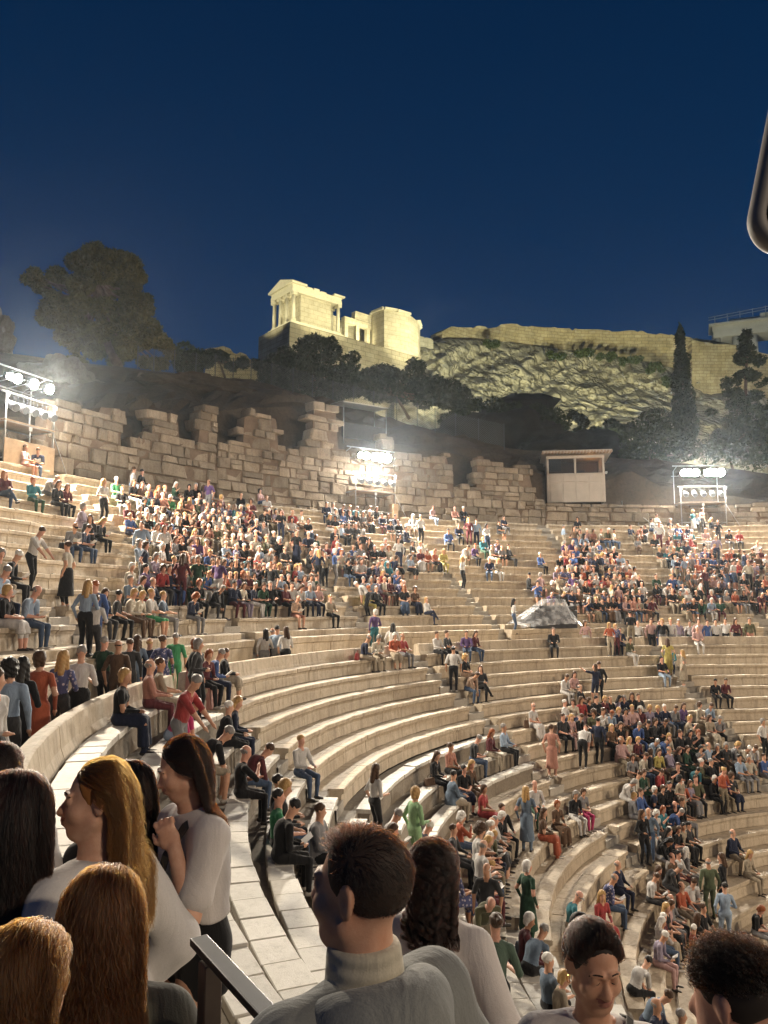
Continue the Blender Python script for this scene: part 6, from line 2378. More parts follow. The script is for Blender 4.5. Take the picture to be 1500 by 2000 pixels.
CROWD = """
k l2 22.59 96.53 -0.36 183 1.00 yc bk br s
p l10 17.39 71.39 -3.85 142 0.94 gl bk bk sb
r l8 18.69 80.64 -2.98 157 0.98 gs bl bl -
l u5 32.31 112.70 5.46 203 1.02 wo wh bk -
u u12 27.77 106.86 2.43 166 1.03 bs wh gy -
r l7 19.34 83.14 -2.54 160 0.97 rs lb nv s
f l10 17.39 66.22 -3.85 151 1.04 bs wh gy s
p l7 19.34 84.47 -2.54 177 1.06 bn wh je -
l l10 17.39 70.05 -3.85 147 0.99 go dg br -
l l6 19.99 87.10 -2.11 132 0.98 bo cr bl -
u l10 17.39 72.81 -3.85 179 1.01 gf lb bk s
f l10 17.39 67.52 -3.85 162 1.02 ws cr kh sb
c u10 29.07 109.15 3.29 194 1.00 kc lb kh sb
r u12 27.77 105.98 2.43 190 1.00 bl wh bk -
L w1 24.70 101.26 0.00 311 1.01 kl wh bk -
t u6 31.67 111.49 5.03 170 1.04 gl bk je sb
l u9 29.72 109.31 3.73 195 0.92 gn nv bg s
r l8 18.69 79.23 -2.98 167 1.01 ks bk bk -
f u9 29.72 108.43 3.73 194 0.89 rf te bk s
r l10 17.39 68.78 -3.85 198 1.03 yo gy wh -
h l9 18.04 75.58 -3.42 180 1.04 bs bk bk s
l l9 18.04 74.12 -3.42 176 1.04 kl bk gn -
l l7 19.34 81.83 -2.54 166 1.03 yo nv kh sb
p u10 29.07 108.50 3.29 225 0.98 bn ly br -
u u3 33.61 113.59 6.33 172 0.97 rs bk gy s
k l6 19.99 85.78 -2.11 160 1.03 bl rd pk sb
u u10 29.07 107.88 3.29 243 0.96 gf bk bk s
f u5 32.31 111.20 5.46 212 0.92 bs te dg -
l l8 18.69 77.82 -2.98 186 1.02 bl dg bk -
t u5 32.31 111.94 5.46 221 1.04 bc cr je -
p l9 18.04 72.49 -3.42 143 0.99 ro bk bk s
r l8 18.69 76.42 -2.98 176 1.00 bs bk bk s
l u4 32.96 111.94 5.90 188 0.94 bo dg bk sb
l u4 32.96 112.74 5.90 200 0.97 kc dg nv sb
l u7 31.02 110.10 4.59 228 0.95 bl ol bk -
k l6 19.99 84.50 -2.11 173 0.95 bo bk bk sb
u u10 29.07 107.30 3.29 236 0.99 gf dg dg -
u u8 30.37 108.98 4.16 200 1.01 gf lb bg s
h u11 28.42 106.71 2.86 184 0.94 gf lb nv sb
l l7 19.34 80.54 -2.54 158 0.96 kl pk br -
L p0 25.65 101.13 0.55 351 1.01 wo pu te -
u l0 23.89 96.90 0.51 185 0.99 bs wh bk -
u u11 28.42 105.78 2.86 176 0.96 gs bk bk s
u u13 27.12 103.50 1.99 181 0.98 ys bg bk -
k u10 29.07 106.74 3.29 205 0.96 wc bk je s
p u10 29.07 106.18 3.29 182 1.04 bs ol dg -
u u12 27.77 104.60 2.43 182 1.01 gs lb nv s
u u2 34.26 113.09 6.76 191 1.03 ws gr gr s
l l7 19.34 76.61 -2.54 161 1.03 yo ly ly -
h l6 19.99 83.25 -2.11 160 0.99 ks bk bk -
d l7 19.34 77.92 -2.54 130 0.97 wc mn kh s
f u10 29.07 105.03 3.29 157 1.01 bs bk bk -
u l7 19.34 79.24 -2.54 139 1.06 ys pk je -
l l6 19.99 82.04 -2.11 167 0.99 yo mn wh -
l u12 27.77 103.65 2.43 175 1.01 bl pk nv -
S l10 17.71 63.02 -3.91 171 1.00 go wh bk s
k u6 31.67 110.07 5.03 220 1.01 bc bk bg s
u l6 19.99 80.86 -2.11 170 0.92 bf bk wh sb
p u9 29.72 106.86 3.73 210 0.96 wl rd bk -
u u11 28.42 104.88 2.86 186 0.88 ks wh nv s
p l8 18.69 72.11 -2.98 200 1.03 yo bg bk sb
u l0 23.89 95.40 0.51 199 1.01 bs dg bk s
l u10 29.07 105.62 3.29 175 1.02 yo lb gy s
l u6 31.67 109.24 5.03 219 1.01 go dg mn s
u l5 20.64 83.82 -1.67 193 0.96 gf bk bk s
l l6 19.99 79.72 -2.11 214 0.95 kl ly wh -
u u8 30.37 107.83 4.16 216 0.93 wf fl mn s
l l7 19.34 75.30 -2.54 162 0.96 yo nv nv -
u u10 29.07 104.41 3.29 180 1.03 bs ol bk -
l u11 28.42 104.01 2.86 197 0.97 bl sa bk s
u u5 32.31 110.47 5.46 228 0.92 yf gy bk s
l l6 19.99 77.48 -2.11 149 1.05 bl bk bk -
l l6 19.99 78.60 -2.11 131 0.94 go nv bk sb
r l8 18.69 67.36 -2.98 141 0.98 gs gy bk s
k l8 18.69 68.77 -2.98 160 1.00 bl bg cr s
r l4 21.29 84.57 -1.23 177 0.95 bs wh wh -
h u8 30.37 106.96 4.16 163 0.96 ws bk mn s
l u3 33.61 111.40 6.33 200 0.92 yo te kh -
l u2 34.26 111.69 6.76 208 1.05 bl bk wh s
u u7 31.02 107.80 4.59 199 1.02 kf bg mn s
r l7 19.34 72.61 -2.54 158 0.96 bs gy je -
l u5 32.31 109.00 5.46 227 1.02 bo sa bk s
u u5 32.31 109.74 5.46 197 0.94 ys bk je sb
l u3 33.61 110.61 6.33 194 1.02 ro nv bg s
u l7 19.34 73.97 -2.54 158 0.97 ws nv gy -
l u10 29.07 103.74 3.29 205 1.01 yo rd br -
l u11 28.42 103.16 2.86 189 1.01 bl wh bk -
l l7 19.34 71.25 -2.54 169 1.02 bl pu nv -
d u6 31.67 108.42 5.03 165 0.91 wn sa bg -
u l6 19.99 76.32 -2.11 153 0.95 bs dg dg -
l l4 21.29 83.07 -1.23 169 1.03 bl pk bg s
u u11 28.42 102.30 2.86 238 1.02 bs gn bg s
u u8 30.37 106.10 4.16 196 1.03 gs br dg s
u u7 31.02 106.95 4.59 167 0.97 ws cr bk -
f u8 30.37 104.43 4.16 178 0.95 ws wh dg -
l u4 32.96 109.23 5.90 184 1.03 yl br br -
P l5 20.74 80.96 -1.69 341 0.97 bl nv nv sb
h u3 33.61 109.83 6.33 187 1.02 wf sa nv s
p u5 32.31 108.27 5.46 244 0.93 wo mn bk s
l u2 34.26 110.92 6.76 205 1.01 bl br br -
u u6 31.67 107.63 5.03 185 0.96 ks ol wh -
u l0 23.89 92.41 0.51 139 0.97 bs pu je -
f u10 29.07 102.22 3.29 188 0.90 bs gy gy s
l l0 23.89 91.30 0.51 185 0.98 bl mn je -
r l7 19.34 67.26 -2.54 165 0.99 bs lb bk -
k u8 30.37 105.26 4.16 152 0.92 go lb wh s
k l7 19.34 68.63 -2.54 193 1.01 bo bg bg sb
h u7 31.02 106.10 4.59 200 1.03 gf nv mn s
r u5 32.31 107.57 5.46 187 1.01 gf bk br sb
u u6 31.67 106.85 5.03 193 1.07 kf bg bg -
l u3 33.61 109.06 6.33 162 0.95 wo gr wh -
u u10 29.07 103.01 3.29 204 1.05 ys lb bk -
l u6 31.67 106.07 5.03 201 1.01 ks br br -
S l5 20.96 79.71 -1.73 331 1.04 bs bk bk -
l u2 34.26 109.39 6.76 209 0.96 rl sa br -
h u2 34.26 110.15 6.76 204 0.94 wf pu bk s
l u5 32.31 106.87 5.46 178 1.00 kc wh kh sb
h u7 31.02 104.50 4.59 183 1.07 kf cr bk -
h u5 32.31 106.16 5.46 197 1.07 ks wh mn sb
u u2 34.26 108.61 6.76 218 1.05 yf br bg s
O u13 27.44 97.77 1.94 41 1.04 ws wh bk s
u u3 33.61 107.96 6.33 234 1.00 bs bk kh sb
t u0 35.56 109.72 7.63 213 1.00 bs wh lb -
h u8 30.37 102.38 4.16 184 0.98 kf dg bk s
l u12 27.77 97.40 2.43 225 1.01 ro ye ye -
d u5 32.31 105.34 5.46 190 0.97 wn ol gy s
r u4 32.96 106.82 5.90 204 1.00 bf ly mn s
u u7 31.02 103.25 4.59 219 1.06 yf ol bk sb
p u6 31.67 104.16 5.03 194 1.04 bn wh mn -
u u6 31.67 105.00 5.03 222 0.99 ks pk br s
u u6 31.67 103.33 5.03 192 0.90 wf fl bk -
d u3 33.61 107.17 6.33 158 0.95 yl sa dg -
t u0 35.56 108.98 7.63 197 0.96 ks bk wh -
u u3 33.61 106.41 6.33 221 0.97 ws og bk -
L u10 29.39 100.15 3.24 321 0.98 yl nv bk s
h u5 32.31 104.52 5.46 210 1.00 kf gy bk s
l u4 32.96 106.02 5.90 230 0.92 wo br kh -
l u4 32.96 105.26 5.90 179 0.97 bo lb bk sb
h u12 27.77 96.15 2.43 195 1.00 gf bk bk -
l l5 20.64 63.27 -1.67 135 0.95 ks bk bk -
f u4 32.96 103.83 5.90 207 1.05 kf wh bg s
S u10 29.39 99.25 3.24 121 0.91 gs bg bk -
l l5 20.64 61.90 -1.67 147 0.97 bs mn bk -
p u7 31.02 101.88 4.59 184 1.03 wc bk nv -
k u4 32.96 104.53 5.90 193 0.90 gn gy bg sb
u u3 33.61 105.65 6.33 188 0.97 gs ly bg sb
d u3 33.61 104.91 6.33 209 0.95 ko gn wh s
p u1 34.91 106.74 7.20 217 0.95 wl gn bk s
L u10 29.39 98.14 3.24 231 1.04 wo bl gy -
u u11 28.42 96.40 2.86 205 0.97 gs gy bg -
D l4 21.39 66.14 -1.25 21 0.97 yl bg bg -
k u6 31.67 101.38 5.03 186 0.91 wn dg br -
D u8 30.69 100.37 4.11 171 1.03 bn bk nv s
p u8 30.37 99.50 4.16 208 0.97 kl bk bk sb
p u5 32.31 102.25 5.46 163 1.06 wn nv je s
u u2 34.26 105.24 6.76 176 0.93 kf dg nv sb
k u8 30.37 98.64 4.16 175 0.99 wl lb bg -
p u11 28.42 95.47 2.86 165 0.99 gl lb dg s
h u11 28.42 94.60 2.86 206 0.98 gf ly mn -
u l3 21.94 68.17 -0.80 155 1.01 ks bk lb s
l u3 33.61 104.17 6.33 190 0.98 bo fl gy -
c u8 30.37 97.79 4.16 158 0.95 kl wh je s
d u12 27.77 92.42 2.43 148 1.07 rl bk je sb
u l0 23.89 79.59 0.51 134 1.03 bs bk bk -
c u13 27.12 90.67 1.99 196 0.93 yl wh nv -
c u4 32.96 103.13 5.90 198 0.94 yl bk nv s
r u3 33.61 103.41 6.33 186 0.94 bf fl br s
p u4 32.96 102.40 5.90 222 0.89 bo mn wh s
u u5 32.31 101.38 5.46 148 0.96 bs wh mn s
D l3 22.04 66.97 -0.82 301 1.01 bl ye ye -
l u1 34.91 105.40 7.20 179 0.93 ko dg je -
h u11 28.42 93.80 2.86 199 1.02 yf cr kh sb
f u11 28.42 92.29 2.86 203 1.02 gf fl je s
u u11 28.42 93.04 2.86 189 1.01 gf mn br -
k u4 32.96 101.62 5.90 202 0.90 bo nv mn -
t u3 33.61 102.64 6.33 203 0.93 bl te bk -
d u12 27.77 91.05 2.43 170 1.01 bc br nv s
u u1 34.91 104.65 7.20 153 1.06 gs bk gy -
u u11 28.42 91.53 2.86 197 0.91 bf gy br sb
t u2 34.26 103.05 6.76 182 1.00 yo mn je sb
p u9 29.72 96.00 3.73 177 1.00 kc bk je -
t u7 31.02 97.65 4.59 174 0.90 wo sa nv s
t u1 34.91 103.90 7.20 171 1.01 bl pk gy sb
f u9 29.72 93.44 3.73 183 0.97 bs nv mn s
k u6 31.67 98.77 5.03 158 0.98 go sa je s
S u2 34.58 103.82 6.71 121 0.95 bf pu gy s
L l1 23.34 72.61 0.05 141 0.93 yl or bg s
u l2 22.59 65.64 -0.36 121 0.96 bs te nv -
l l1 23.24 70.24 0.07 170 1.01 bo ol wh -
d u9 29.72 95.11 3.73 215 0.96 bo wh nv s
k u9 29.72 94.26 3.73 154 1.06 bl wh nv s
l u10 29.07 92.91 3.29 195 0.91 yl rd br s
c u3 33.61 101.88 6.33 177 0.97 wo fl gy s
u u1 34.91 103.16 7.20 224 0.96 wf gy gy sb
u u3 33.61 101.13 6.33 188 1.03 ys rd dg s
p u8 30.37 95.70 4.16 175 1.04 ro cr bg sb
L l1 23.56 71.37 0.02 141 0.90 yo fl mn s
k u7 31.02 96.28 4.59 147 0.92 bn mn bk s
r u9 29.72 92.64 3.73 200 0.98 gf fl mn -
u l0 23.89 71.87 0.51 178 0.99 bs bk bk -
d u8 30.37 94.84 4.16 195 0.88 gc br dg -
u u6 31.67 97.38 5.03 149 1.05 ws nv bg s
L u5 32.63 99.02 5.41 171 0.95 bo bk nv s
f u3 33.61 99.89 6.33 197 0.97 bs bk wh -
p u10 29.07 91.05 3.29 189 1.02 gl bl wh sb
t u8 30.37 93.97 4.16 184 0.93 gl dg je sb
r u8 30.37 93.12 4.16 178 0.90 ws bg mn sb
u l0 23.89 70.25 0.51 154 0.98 bs nv nv -
k u6 31.67 96.55 5.03 184 0.92 bo gn mn s
L p1 25.95 81.08 1.05 221 1.00 kl wh je -
u u7 31.02 95.03 4.59 149 1.03 ws bl bk -
d u9 29.72 91.83 3.73 199 1.04 bn cr bk s
L w1 24.70 73.48 0.00 141 1.00 bl pk wh -
h u4 32.96 98.39 5.90 175 1.06 rs cr kh s
h u9 29.72 90.98 3.73 153 0.92 ws te bk s
l u3 33.61 99.10 6.33 206 0.93 wn dg kh s
l u4 32.96 97.40 5.90 175 0.97 kl wh nv sb
c u2 34.26 99.89 6.76 170 0.99 bc mn dg s
d u3 33.61 98.31 6.33 204 0.97 ko ly bg sb
B l0 24.21 68.13 0.45 321 1.00 kn bk kh s
r u1 34.91 100.14 7.20 163 0.88 bf bk nv -
u u7 31.02 93.16 4.59 180 0.92 kf bl kh sb
h u6 31.67 94.28 5.03 206 1.01 kf rd je s
u l0 23.89 59.91 0.51 138 1.02 ws pk wh s
f u8 30.37 90.42 4.16 216 0.90 wf te kh sb
c u3 33.61 97.52 6.33 146 0.92 rc bk nv sb
u u7 31.02 92.25 4.59 185 1.05 bs gy br s
d u4 32.96 95.53 5.90 168 1.00 bo bk je sb
r u5 32.31 93.54 5.46 179 1.07 ys bk dg -
S w1 24.70 63.24 0.00 121 1.04 yo bk gy -
h u3 33.61 96.36 6.33 168 1.02 wf rd gy sb
S w1 24.70 62.18 0.00 141 1.05 ys wh gy -
u u7 31.02 90.56 4.59 161 0.97 gs bk bg s
D u7 31.34 91.40 4.54 321 0.96 gc bk br sb
l u3 33.61 95.57 6.33 205 1.06 bn cr br s
k u7 31.02 89.74 4.59 174 1.03 yn bk bg s
k u8 30.37 88.96 4.16 222 0.89 bo nv bk sb
S w1 24.70 58.61 0.00 141 1.04 bo pk pk -
u u6 31.67 91.54 5.03 199 1.06 gs bk mn -
S w1 24.70 57.54 0.00 161 1.00 bs bl bl -
k u8 30.37 87.23 4.16 186 0.99 bo lb bk sb
S w1 24.70 56.48 0.00 141 1.02 ks wh bk -
L w1 24.70 53.93 0.00 141 1.04 bl mn bk -
l u7 31.02 88.91 4.59 160 1.02 rc cr bl -
S w8 25.35 63.77 0.00 141 1.03 bs pk bk -
u u1 34.91 97.40 7.20 170 0.94 rf wh mn s
S w11 25.60 65.14 0.00 141 0.97 gf wh bk -
l u6 31.67 90.30 5.03 157 0.98 bl bk mn -
L u8 30.69 88.10 4.11 151 1.05 bl wh nv -
S w8 25.35 60.28 0.00 151 1.00 gs ly gy -
S w11 25.60 62.40 0.00 141 0.97 bs nv bl -
c u0 35.56 97.27 7.63 199 0.93 kc pk je s
f u7 31.02 86.56 4.59 184 0.89 yf gy gy -
S w11 25.60 58.54 0.00 131 0.96 bs wh gn -
f u12 27.77 73.40 2.43 150 0.96 wf pu br s
L u10 29.39 82.08 3.24 201 1.01 yl wh bk -
p u6 31.67 88.43 5.03 180 1.02 wo wh br s
S w11 25.60 54.18 0.00 121 1.04 ks wh bk -
S w11 25.60 51.32 0.00 141 1.05 bs ol sa -
u u4 32.96 91.64 5.90 218 0.92 bs lb bk s
c u5 32.31 89.92 5.46 216 1.05 gc pk bk s
f u12 27.77 72.45 2.43 197 0.98 ys dg bg s
u u4 32.96 90.84 5.90 136 0.96 gs dg bk -
l u3 33.61 92.31 6.33 193 0.99 yl bk wh s
d u3 33.61 91.53 6.33 147 0.91 kc bk bg sb
p u13 27.12 69.28 1.99 145 0.99 wl nv br sb
u u4 32.96 90.04 5.90 177 1.00 gs dg bk -
d u13 27.12 68.31 1.99 140 1.01 yo bk kh s
d u7 31.02 85.00 4.59 150 0.99 wo mn wh s
d u13 27.12 66.80 1.99 156 1.04 bl bk br s
d u13 27.12 66.25 1.99 161 1.06 ko bk gy s
u u13 27.12 67.48 1.99 137 0.91 bs dg je -
u u7 31.02 84.15 4.59 163 0.89 bs or kh sb
p u11 28.42 73.98 2.86 143 1.02 ko bl nv sb
h u12 27.77 70.53 2.43 158 0.93 bs nv gy sb
u u13 27.12 65.39 1.99 145 1.02 gf nv dg s
u u13 27.12 64.55 1.99 167 1.04 bf pk br -
u u12 27.77 69.58 2.43 141 1.00 bf br dg sb
u u13 27.12 64.05 1.99 166 0.90 bs nv dg sb
d u7 31.02 83.30 4.59 189 0.94 ro or bk sb
u u13 27.12 63.48 1.99 156 1.06 bs sa je s
u u13 27.12 62.83 1.99 162 0.95 ys bg nv sb
u u6 31.67 85.11 5.03 198 0.95 bs dg bk -
k u13 27.12 62.10 1.99 185 0.92 kc bk br s
k u11 28.42 72.11 2.86 193 0.99 wc br dg s
t u13 27.12 61.28 1.99 145 1.06 bo mn bk -
D u13 27.44 65.80 1.94 231 0.93 yl cr wh -
D u13 27.44 64.99 1.94 141 0.93 kc pk mn sb
k u12 27.77 67.36 2.43 166 1.06 kn bg br -
f u13 27.12 55.10 1.99 110 1.06 yf gn bk -
l u7 31.02 82.20 4.59 159 1.01 yl ye ye -
l u6 31.67 84.28 5.03 190 0.95 yo wh wh -
l u5 32.31 85.81 5.46 175 0.94 ko bk bk s
r u11 28.42 69.47 2.86 173 1.07 ks wh mn s
r u13 27.12 56.30 1.99 137 0.99 wf bk je sb
t u10 29.07 74.23 3.29 210 1.03 ks bk bk -
u u12 27.77 66.41 2.43 162 0.89 ws fl bk s
d u13 27.12 57.42 1.99 162 0.94 yl dg kh -
d u11 28.42 70.40 2.86 177 0.97 kl wh nv s
d u12 27.77 65.48 2.43 152 0.98 wn rd wh sb
h u12 27.77 64.57 2.43 173 0.95 wf pu mn s
l u13 27.12 54.13 1.99 140 0.97 wo lb wh s
l u12 27.77 63.69 2.43 187 0.99 bo ol gy sb
u u2 34.26 90.69 6.76 183 0.98 bs gy gy -
h u2 34.26 89.92 6.76 183 0.88 kf bl br -
h u13 27.12 53.06 1.99 129 0.94 gs gn mn s
t u10 29.07 72.74 3.29 159 1.04 go pk kh sb
l u11 28.42 68.00 2.86 169 1.02 rl bk wh s
u u12 27.77 62.81 2.43 155 0.96 ws bk br s
h u12 27.77 61.93 2.43 110 0.96 kf nv bk -
u u1 34.91 90.92 7.20 148 0.97 ks nv nv -
f u12 27.77 47.95 2.43 138 0.96 bf mn mn s
t u11 28.42 66.79 2.86 153 0.89 kn nv mn -
u u8 30.37 77.35 4.16 132 1.01 ws nv je -
p u10 29.07 70.37 3.29 149 0.96 bl bg bg -
u u2 34.26 89.15 6.76 192 0.98 bs nv br sb
l u8 30.37 76.35 4.16 164 0.97 yo bg wh -
u u11 28.42 65.86 2.86 151 0.94 ks ol br sb
d u12 27.77 57.07 2.43 132 0.95 kn ol kh s
u u12 27.77 58.01 2.43 142 1.05 rf bk bg s
f u1 34.91 89.42 7.20 170 1.02 bs nv nv -
r u11 28.42 64.98 2.86 196 0.93 bs wh br -
l u2 34.26 88.40 6.76 154 0.96 bl bk br -
d u12 27.77 56.13 2.43 100 1.02 wc wh je s
u u1 34.91 90.16 7.20 176 0.96 gs wh nv -
l u12 27.77 49.81 2.43 150 1.00 bo bk gy s
l u12 27.77 50.76 2.43 152 1.00 ko or nv sb
k u11 28.42 64.13 2.86 156 0.97 bn dg bk -
u u12 27.77 55.20 2.43 161 0.94 bf bk kh s
k u11 28.42 63.31 2.86 147 0.99 wn bk wh -
d u12 27.77 48.88 2.43 174 0.89 go br bk s
u u12 27.77 46.96 2.43 145 0.95 ys nv gy s
k u12 27.77 51.70 2.43 150 0.92 gl gy kh s
h u10 29.07 68.63 3.29 133 1.05 yf pu mn s
c u12 27.77 53.36 2.43 135 0.97 wc mn kh -
f u11 28.42 58.37 2.86 162 1.02 bs wh bk sb
l u2 34.26 87.65 6.76 160 0.95 bl gy br -
l u11 28.42 61.74 2.86 109 0.92 bo ol kh s
f u1 34.91 87.95 7.20 176 0.95 bs te kh s
u u11 28.42 62.52 2.86 160 0.94 bf bk dg -
f u6 31.67 78.96 5.03 180 0.99 bs wh kh s
u u4 32.96 84.20 5.90 203 1.02 ks nv nv -
u u11 28.42 60.95 2.86 146 0.98 rf wh kh sb
d u2 34.26 86.90 6.76 165 1.04 wc br bk sb
r u1 34.91 88.68 7.20 223 0.92 yf nv je s
p u10 29.07 66.67 3.29 189 0.97 bn rd bg s
l u3 33.61 85.32 6.33 170 0.93 kc nv bg sb
c u10 29.07 67.57 3.29 188 0.96 gn wh kh s
l u11 28.42 59.30 2.86 146 0.89 bc bk mn -
D u12 28.09 54.28 2.37 231 0.90 bc wh bk s
l u10 29.07 65.02 3.29 151 0.90 yn rd kh s
p u10 29.07 64.27 3.29 115 0.88 bc sa wh s
u u10 29.07 65.82 3.29 168 1.01 ks wh bg s
l u9 29.72 70.02 3.73 172 0.93 wo ly mn s
u u11 28.42 57.45 2.86 158 0.90 bf mn kh s
h u11 28.42 56.01 2.86 100 0.88 bf wh bk s
u u9 29.72 69.13 3.73 169 0.95 gs fl kh s
l u11 28.42 52.06 2.86 159 0.99 gn bk je sb
k u11 28.42 54.02 2.86 128 1.06 bo ol kh -
u u11 28.42 46.96 2.86 169 0.96 kf nv mn s
t u9 29.72 68.29 3.73 133 0.90 yo fl je s
h u10 29.07 63.55 3.29 141 1.01 bf bg bk -
l u6 31.67 77.59 5.03 170 0.98 rn pu bk -
u u3 33.61 84.32 6.33 164 1.00 bs bk bk -
u u11 28.42 50.69 2.86 124 0.96 gf dg nv sb
u u10 29.07 62.83 3.29 152 0.98 rs dg br -
p u10 29.07 62.10 3.29 169 0.93 yo fl dg -
k u10 29.07 61.33 3.29 157 0.92 wo wh bk -
h u10 29.07 60.53 3.29 119 0.95 ys bk nv -
u u9 29.72 67.49 3.73 152 1.03 yf bk kh sb
l u9 29.72 66.74 3.73 137 0.92 bo or br sb
f u10 29.07 50.94 3.29 119 0.95 ks ly nv s
S u11 28.74 55.09 2.80 231 0.98 gf dg br s
k u9 29.72 66.02 3.73 179 1.02 rc bk bk -
u u2 34.26 85.42 6.76 162 0.97 ks nv mn -
S u11 28.74 53.10 2.80 171 1.05 bf mn dg s
u u9 29.72 65.33 3.73 149 0.95 rf wh bg -
k u2 34.26 84.65 6.76 139 0.95 bl bk nv sb
u u10 29.07 58.54 3.29 154 1.05 bs gn bk -
S u4 33.28 82.08 5.84 171 0.99 gs wh bk -
l u1 34.91 86.19 7.20 187 0.96 bl dg br -
r u10 29.07 54.91 3.29 187 1.05 ys gn bk s
r u9 29.72 63.39 3.73 125 0.94 ys nv nv s
t u10 29.07 56.68 3.29 120 1.04 yn bl je sb
r u10 29.07 52.53 3.29 187 0.94 wf br nv sb
d u10 29.07 54.09 3.29 187 1.00 ro gy bg s
u u6 31.67 75.48 5.03 193 0.95 gf bg wh sb
t u10 29.07 46.90 3.29 125 0.97 kc bk nv -
c u10 29.07 55.77 3.29 174 0.94 kc lb je s
u u2 34.26 83.88 6.76 180 0.95 ks nv nv -
c u10 29.07 46.13 3.29 180 0.98 bl or dg sb
r u9 29.72 61.31 3.73 166 1.02 bs or gy s
h u10 29.07 51.75 3.29 122 0.97 yf pk kh s
u u10 29.07 53.30 3.29 143 1.05 ws pk mn s
k u9 29.72 62.04 3.73 114 1.02 gc bk bg sb
c u10 29.07 48.46 3.29 128 1.06 gl bk bg sb
l u1 34.91 85.44 7.20 190 0.97 bl bk br -
d u8 30.37 67.51 4.16 156 1.00 gn wh dg s
c u9 29.72 62.73 3.73 178 1.06 bn cr bg s
h u4 32.96 79.21 5.90 160 1.02 ks bl bk -
d u9 29.72 60.53 3.73 195 1.03 ko wh bg s
L u9 30.04 64.67 3.67 141 0.95 bl nv bk s
u u6 31.67 74.27 5.03 158 0.92 bf gy bk sb
u u6 31.67 73.44 5.03 200 1.04 bs bk dg -
B u9 30.04 64.03 3.67 231 1.04 yc nv bg -
u u7 31.02 70.37 4.59 178 0.99 ws bl bk -
f u7 31.02 68.12 4.59 145 0.91 ws bk bg sb
S u10 29.39 47.67 3.24 141 1.04 rs cr dg -
L u10 29.39 49.29 3.24 171 1.05 bn wh je sb
D u10 29.39 50.12 3.24 171 0.97 ko br je s
c u8 30.37 65.39 4.16 145 0.97 bl pk kh -
t u8 30.37 64.52 4.16 198 0.95 yo bg je s
d u9 29.72 56.02 3.73 155 0.95 wo dg bk s
r u9 29.72 49.50 3.73 174 0.91 rs bl mn sb
u u5 32.31 75.76 5.46 166 1.03 yo te gn -
d u9 29.72 53.40 3.73 158 0.92 bo gy je -
d u8 30.37 63.40 4.16 150 0.91 ro dg mn s
r u7 31.02 67.27 4.59 177 0.94 kf rd bk sb
d u9 29.72 50.39 3.73 123 0.91 kl bk br s
p u9 29.72 51.32 3.73 185 0.89 bo gy je -
u u2 34.26 81.83 6.76 138 1.04 wo gy br -
p u5 32.31 74.11 5.46 167 0.91 kn ly nv sb
c u8 30.37 62.27 4.16 153 1.06 yo gy gy sb
d u8 30.37 60.54 4.16 110 1.04 bo wh mn s
u u8 30.37 61.40 4.16 147 0.89 bs pk bg -
B u9 30.04 55.14 3.67 171 0.91 go nv kh s
L u5 32.63 74.95 5.41 171 1.04 kl wh je -
h u7 31.02 66.28 4.59 111 0.96 rs bl je sb
d u7 31.02 65.43 4.59 133 0.99 gn bk wh sb
l u7 31.02 64.58 4.59 140 0.98 gc fl mn s
S u9 30.04 54.27 3.67 171 0.94 ys lb kh sb
l u8 30.37 54.80 4.16 115 1.02 wl gy je sb
p u8 30.37 46.21 4.16 123 0.95 kn ly mn s
c u8 30.37 44.96 4.16 175 0.89 kl bg gy s
h u8 30.37 53.68 4.16 162 0.93 wf ol gy s
L u4 33.28 76.35 5.84 141 1.00 yl mn mn -
d u8 30.37 51.44 4.16 124 0.91 go dg nv sb
p u7 31.02 62.65 4.59 144 1.03 kl wh nv s
k u7 31.02 63.50 4.59 172 0.98 yn bk br sb
u u8 30.37 48.01 4.16 180 1.07 bf rd bk s
u u3 33.61 77.22 6.33 156 1.01 bs nv bk -
u u8 30.37 52.44 4.16 149 1.06 rs or gy sb
u u7 31.02 61.80 4.59 146 1.01 bf rd bk sb
S u4 33.28 75.48 5.84 141 0.96 bs lb nv -
u u6 31.67 66.51 5.03 146 1.02 yf sa nv s
u u7 31.02 60.78 4.59 115 1.06 rf lb wh sb
f u7 31.02 53.63 4.59 161 0.92 ws pu bk sb
l u6 31.67 65.35 5.03 128 1.05 gn bl nv s
B u8 30.69 47.15 4.11 231 0.90 bn nv je s
k u6 31.67 64.52 5.03 155 1.01 bo bk br sb
r u7 31.02 49.20 4.59 139 0.98 bs nv je s
u u7 31.02 44.47 4.59 132 0.96 ws wh gy sb
h u7 31.02 45.46 4.59 143 1.06 bs br bk sb
u u6 31.67 63.69 5.03 147 1.03 gs gy mn sb
l u7 31.02 51.96 4.59 99 0.97 yo bl dg -
h u7 31.02 52.79 4.59 140 1.02 ws gy gy -
c u7 31.02 46.58 4.59 182 1.00 kl gy mn s
u u7 31.02 54.48 4.59 136 0.91 ys lb wh -
h u7 31.02 51.12 4.59 148 1.03 wf dg mn s
u u7 31.02 50.27 4.59 152 0.94 rs bl bk s
p u6 31.67 60.93 5.03 141 1.03 wo bk gy s
c u6 31.67 61.76 5.03 134 0.95 ko nv br sb
r u5 32.31 65.33 5.46 164 1.05 gf pu br s
f u6 31.67 48.28 5.03 141 1.07 rf or bk sb
t u5 32.31 66.14 5.46 163 0.94 go pu bg s
f u6 31.67 46.11 5.03 98 0.91 ws pk mn sb
f u5 32.31 62.91 5.46 171 0.99 wf wh bg -
r u5 32.31 63.72 5.46 147 1.00 bs bk gy -
r u6 31.67 50.71 5.03 141 1.05 wf fl kh s
r u6 31.67 49.88 5.03 125 0.96 bf bk bg s
d u6 31.67 44.68 5.03 156 0.98 go mn nv s
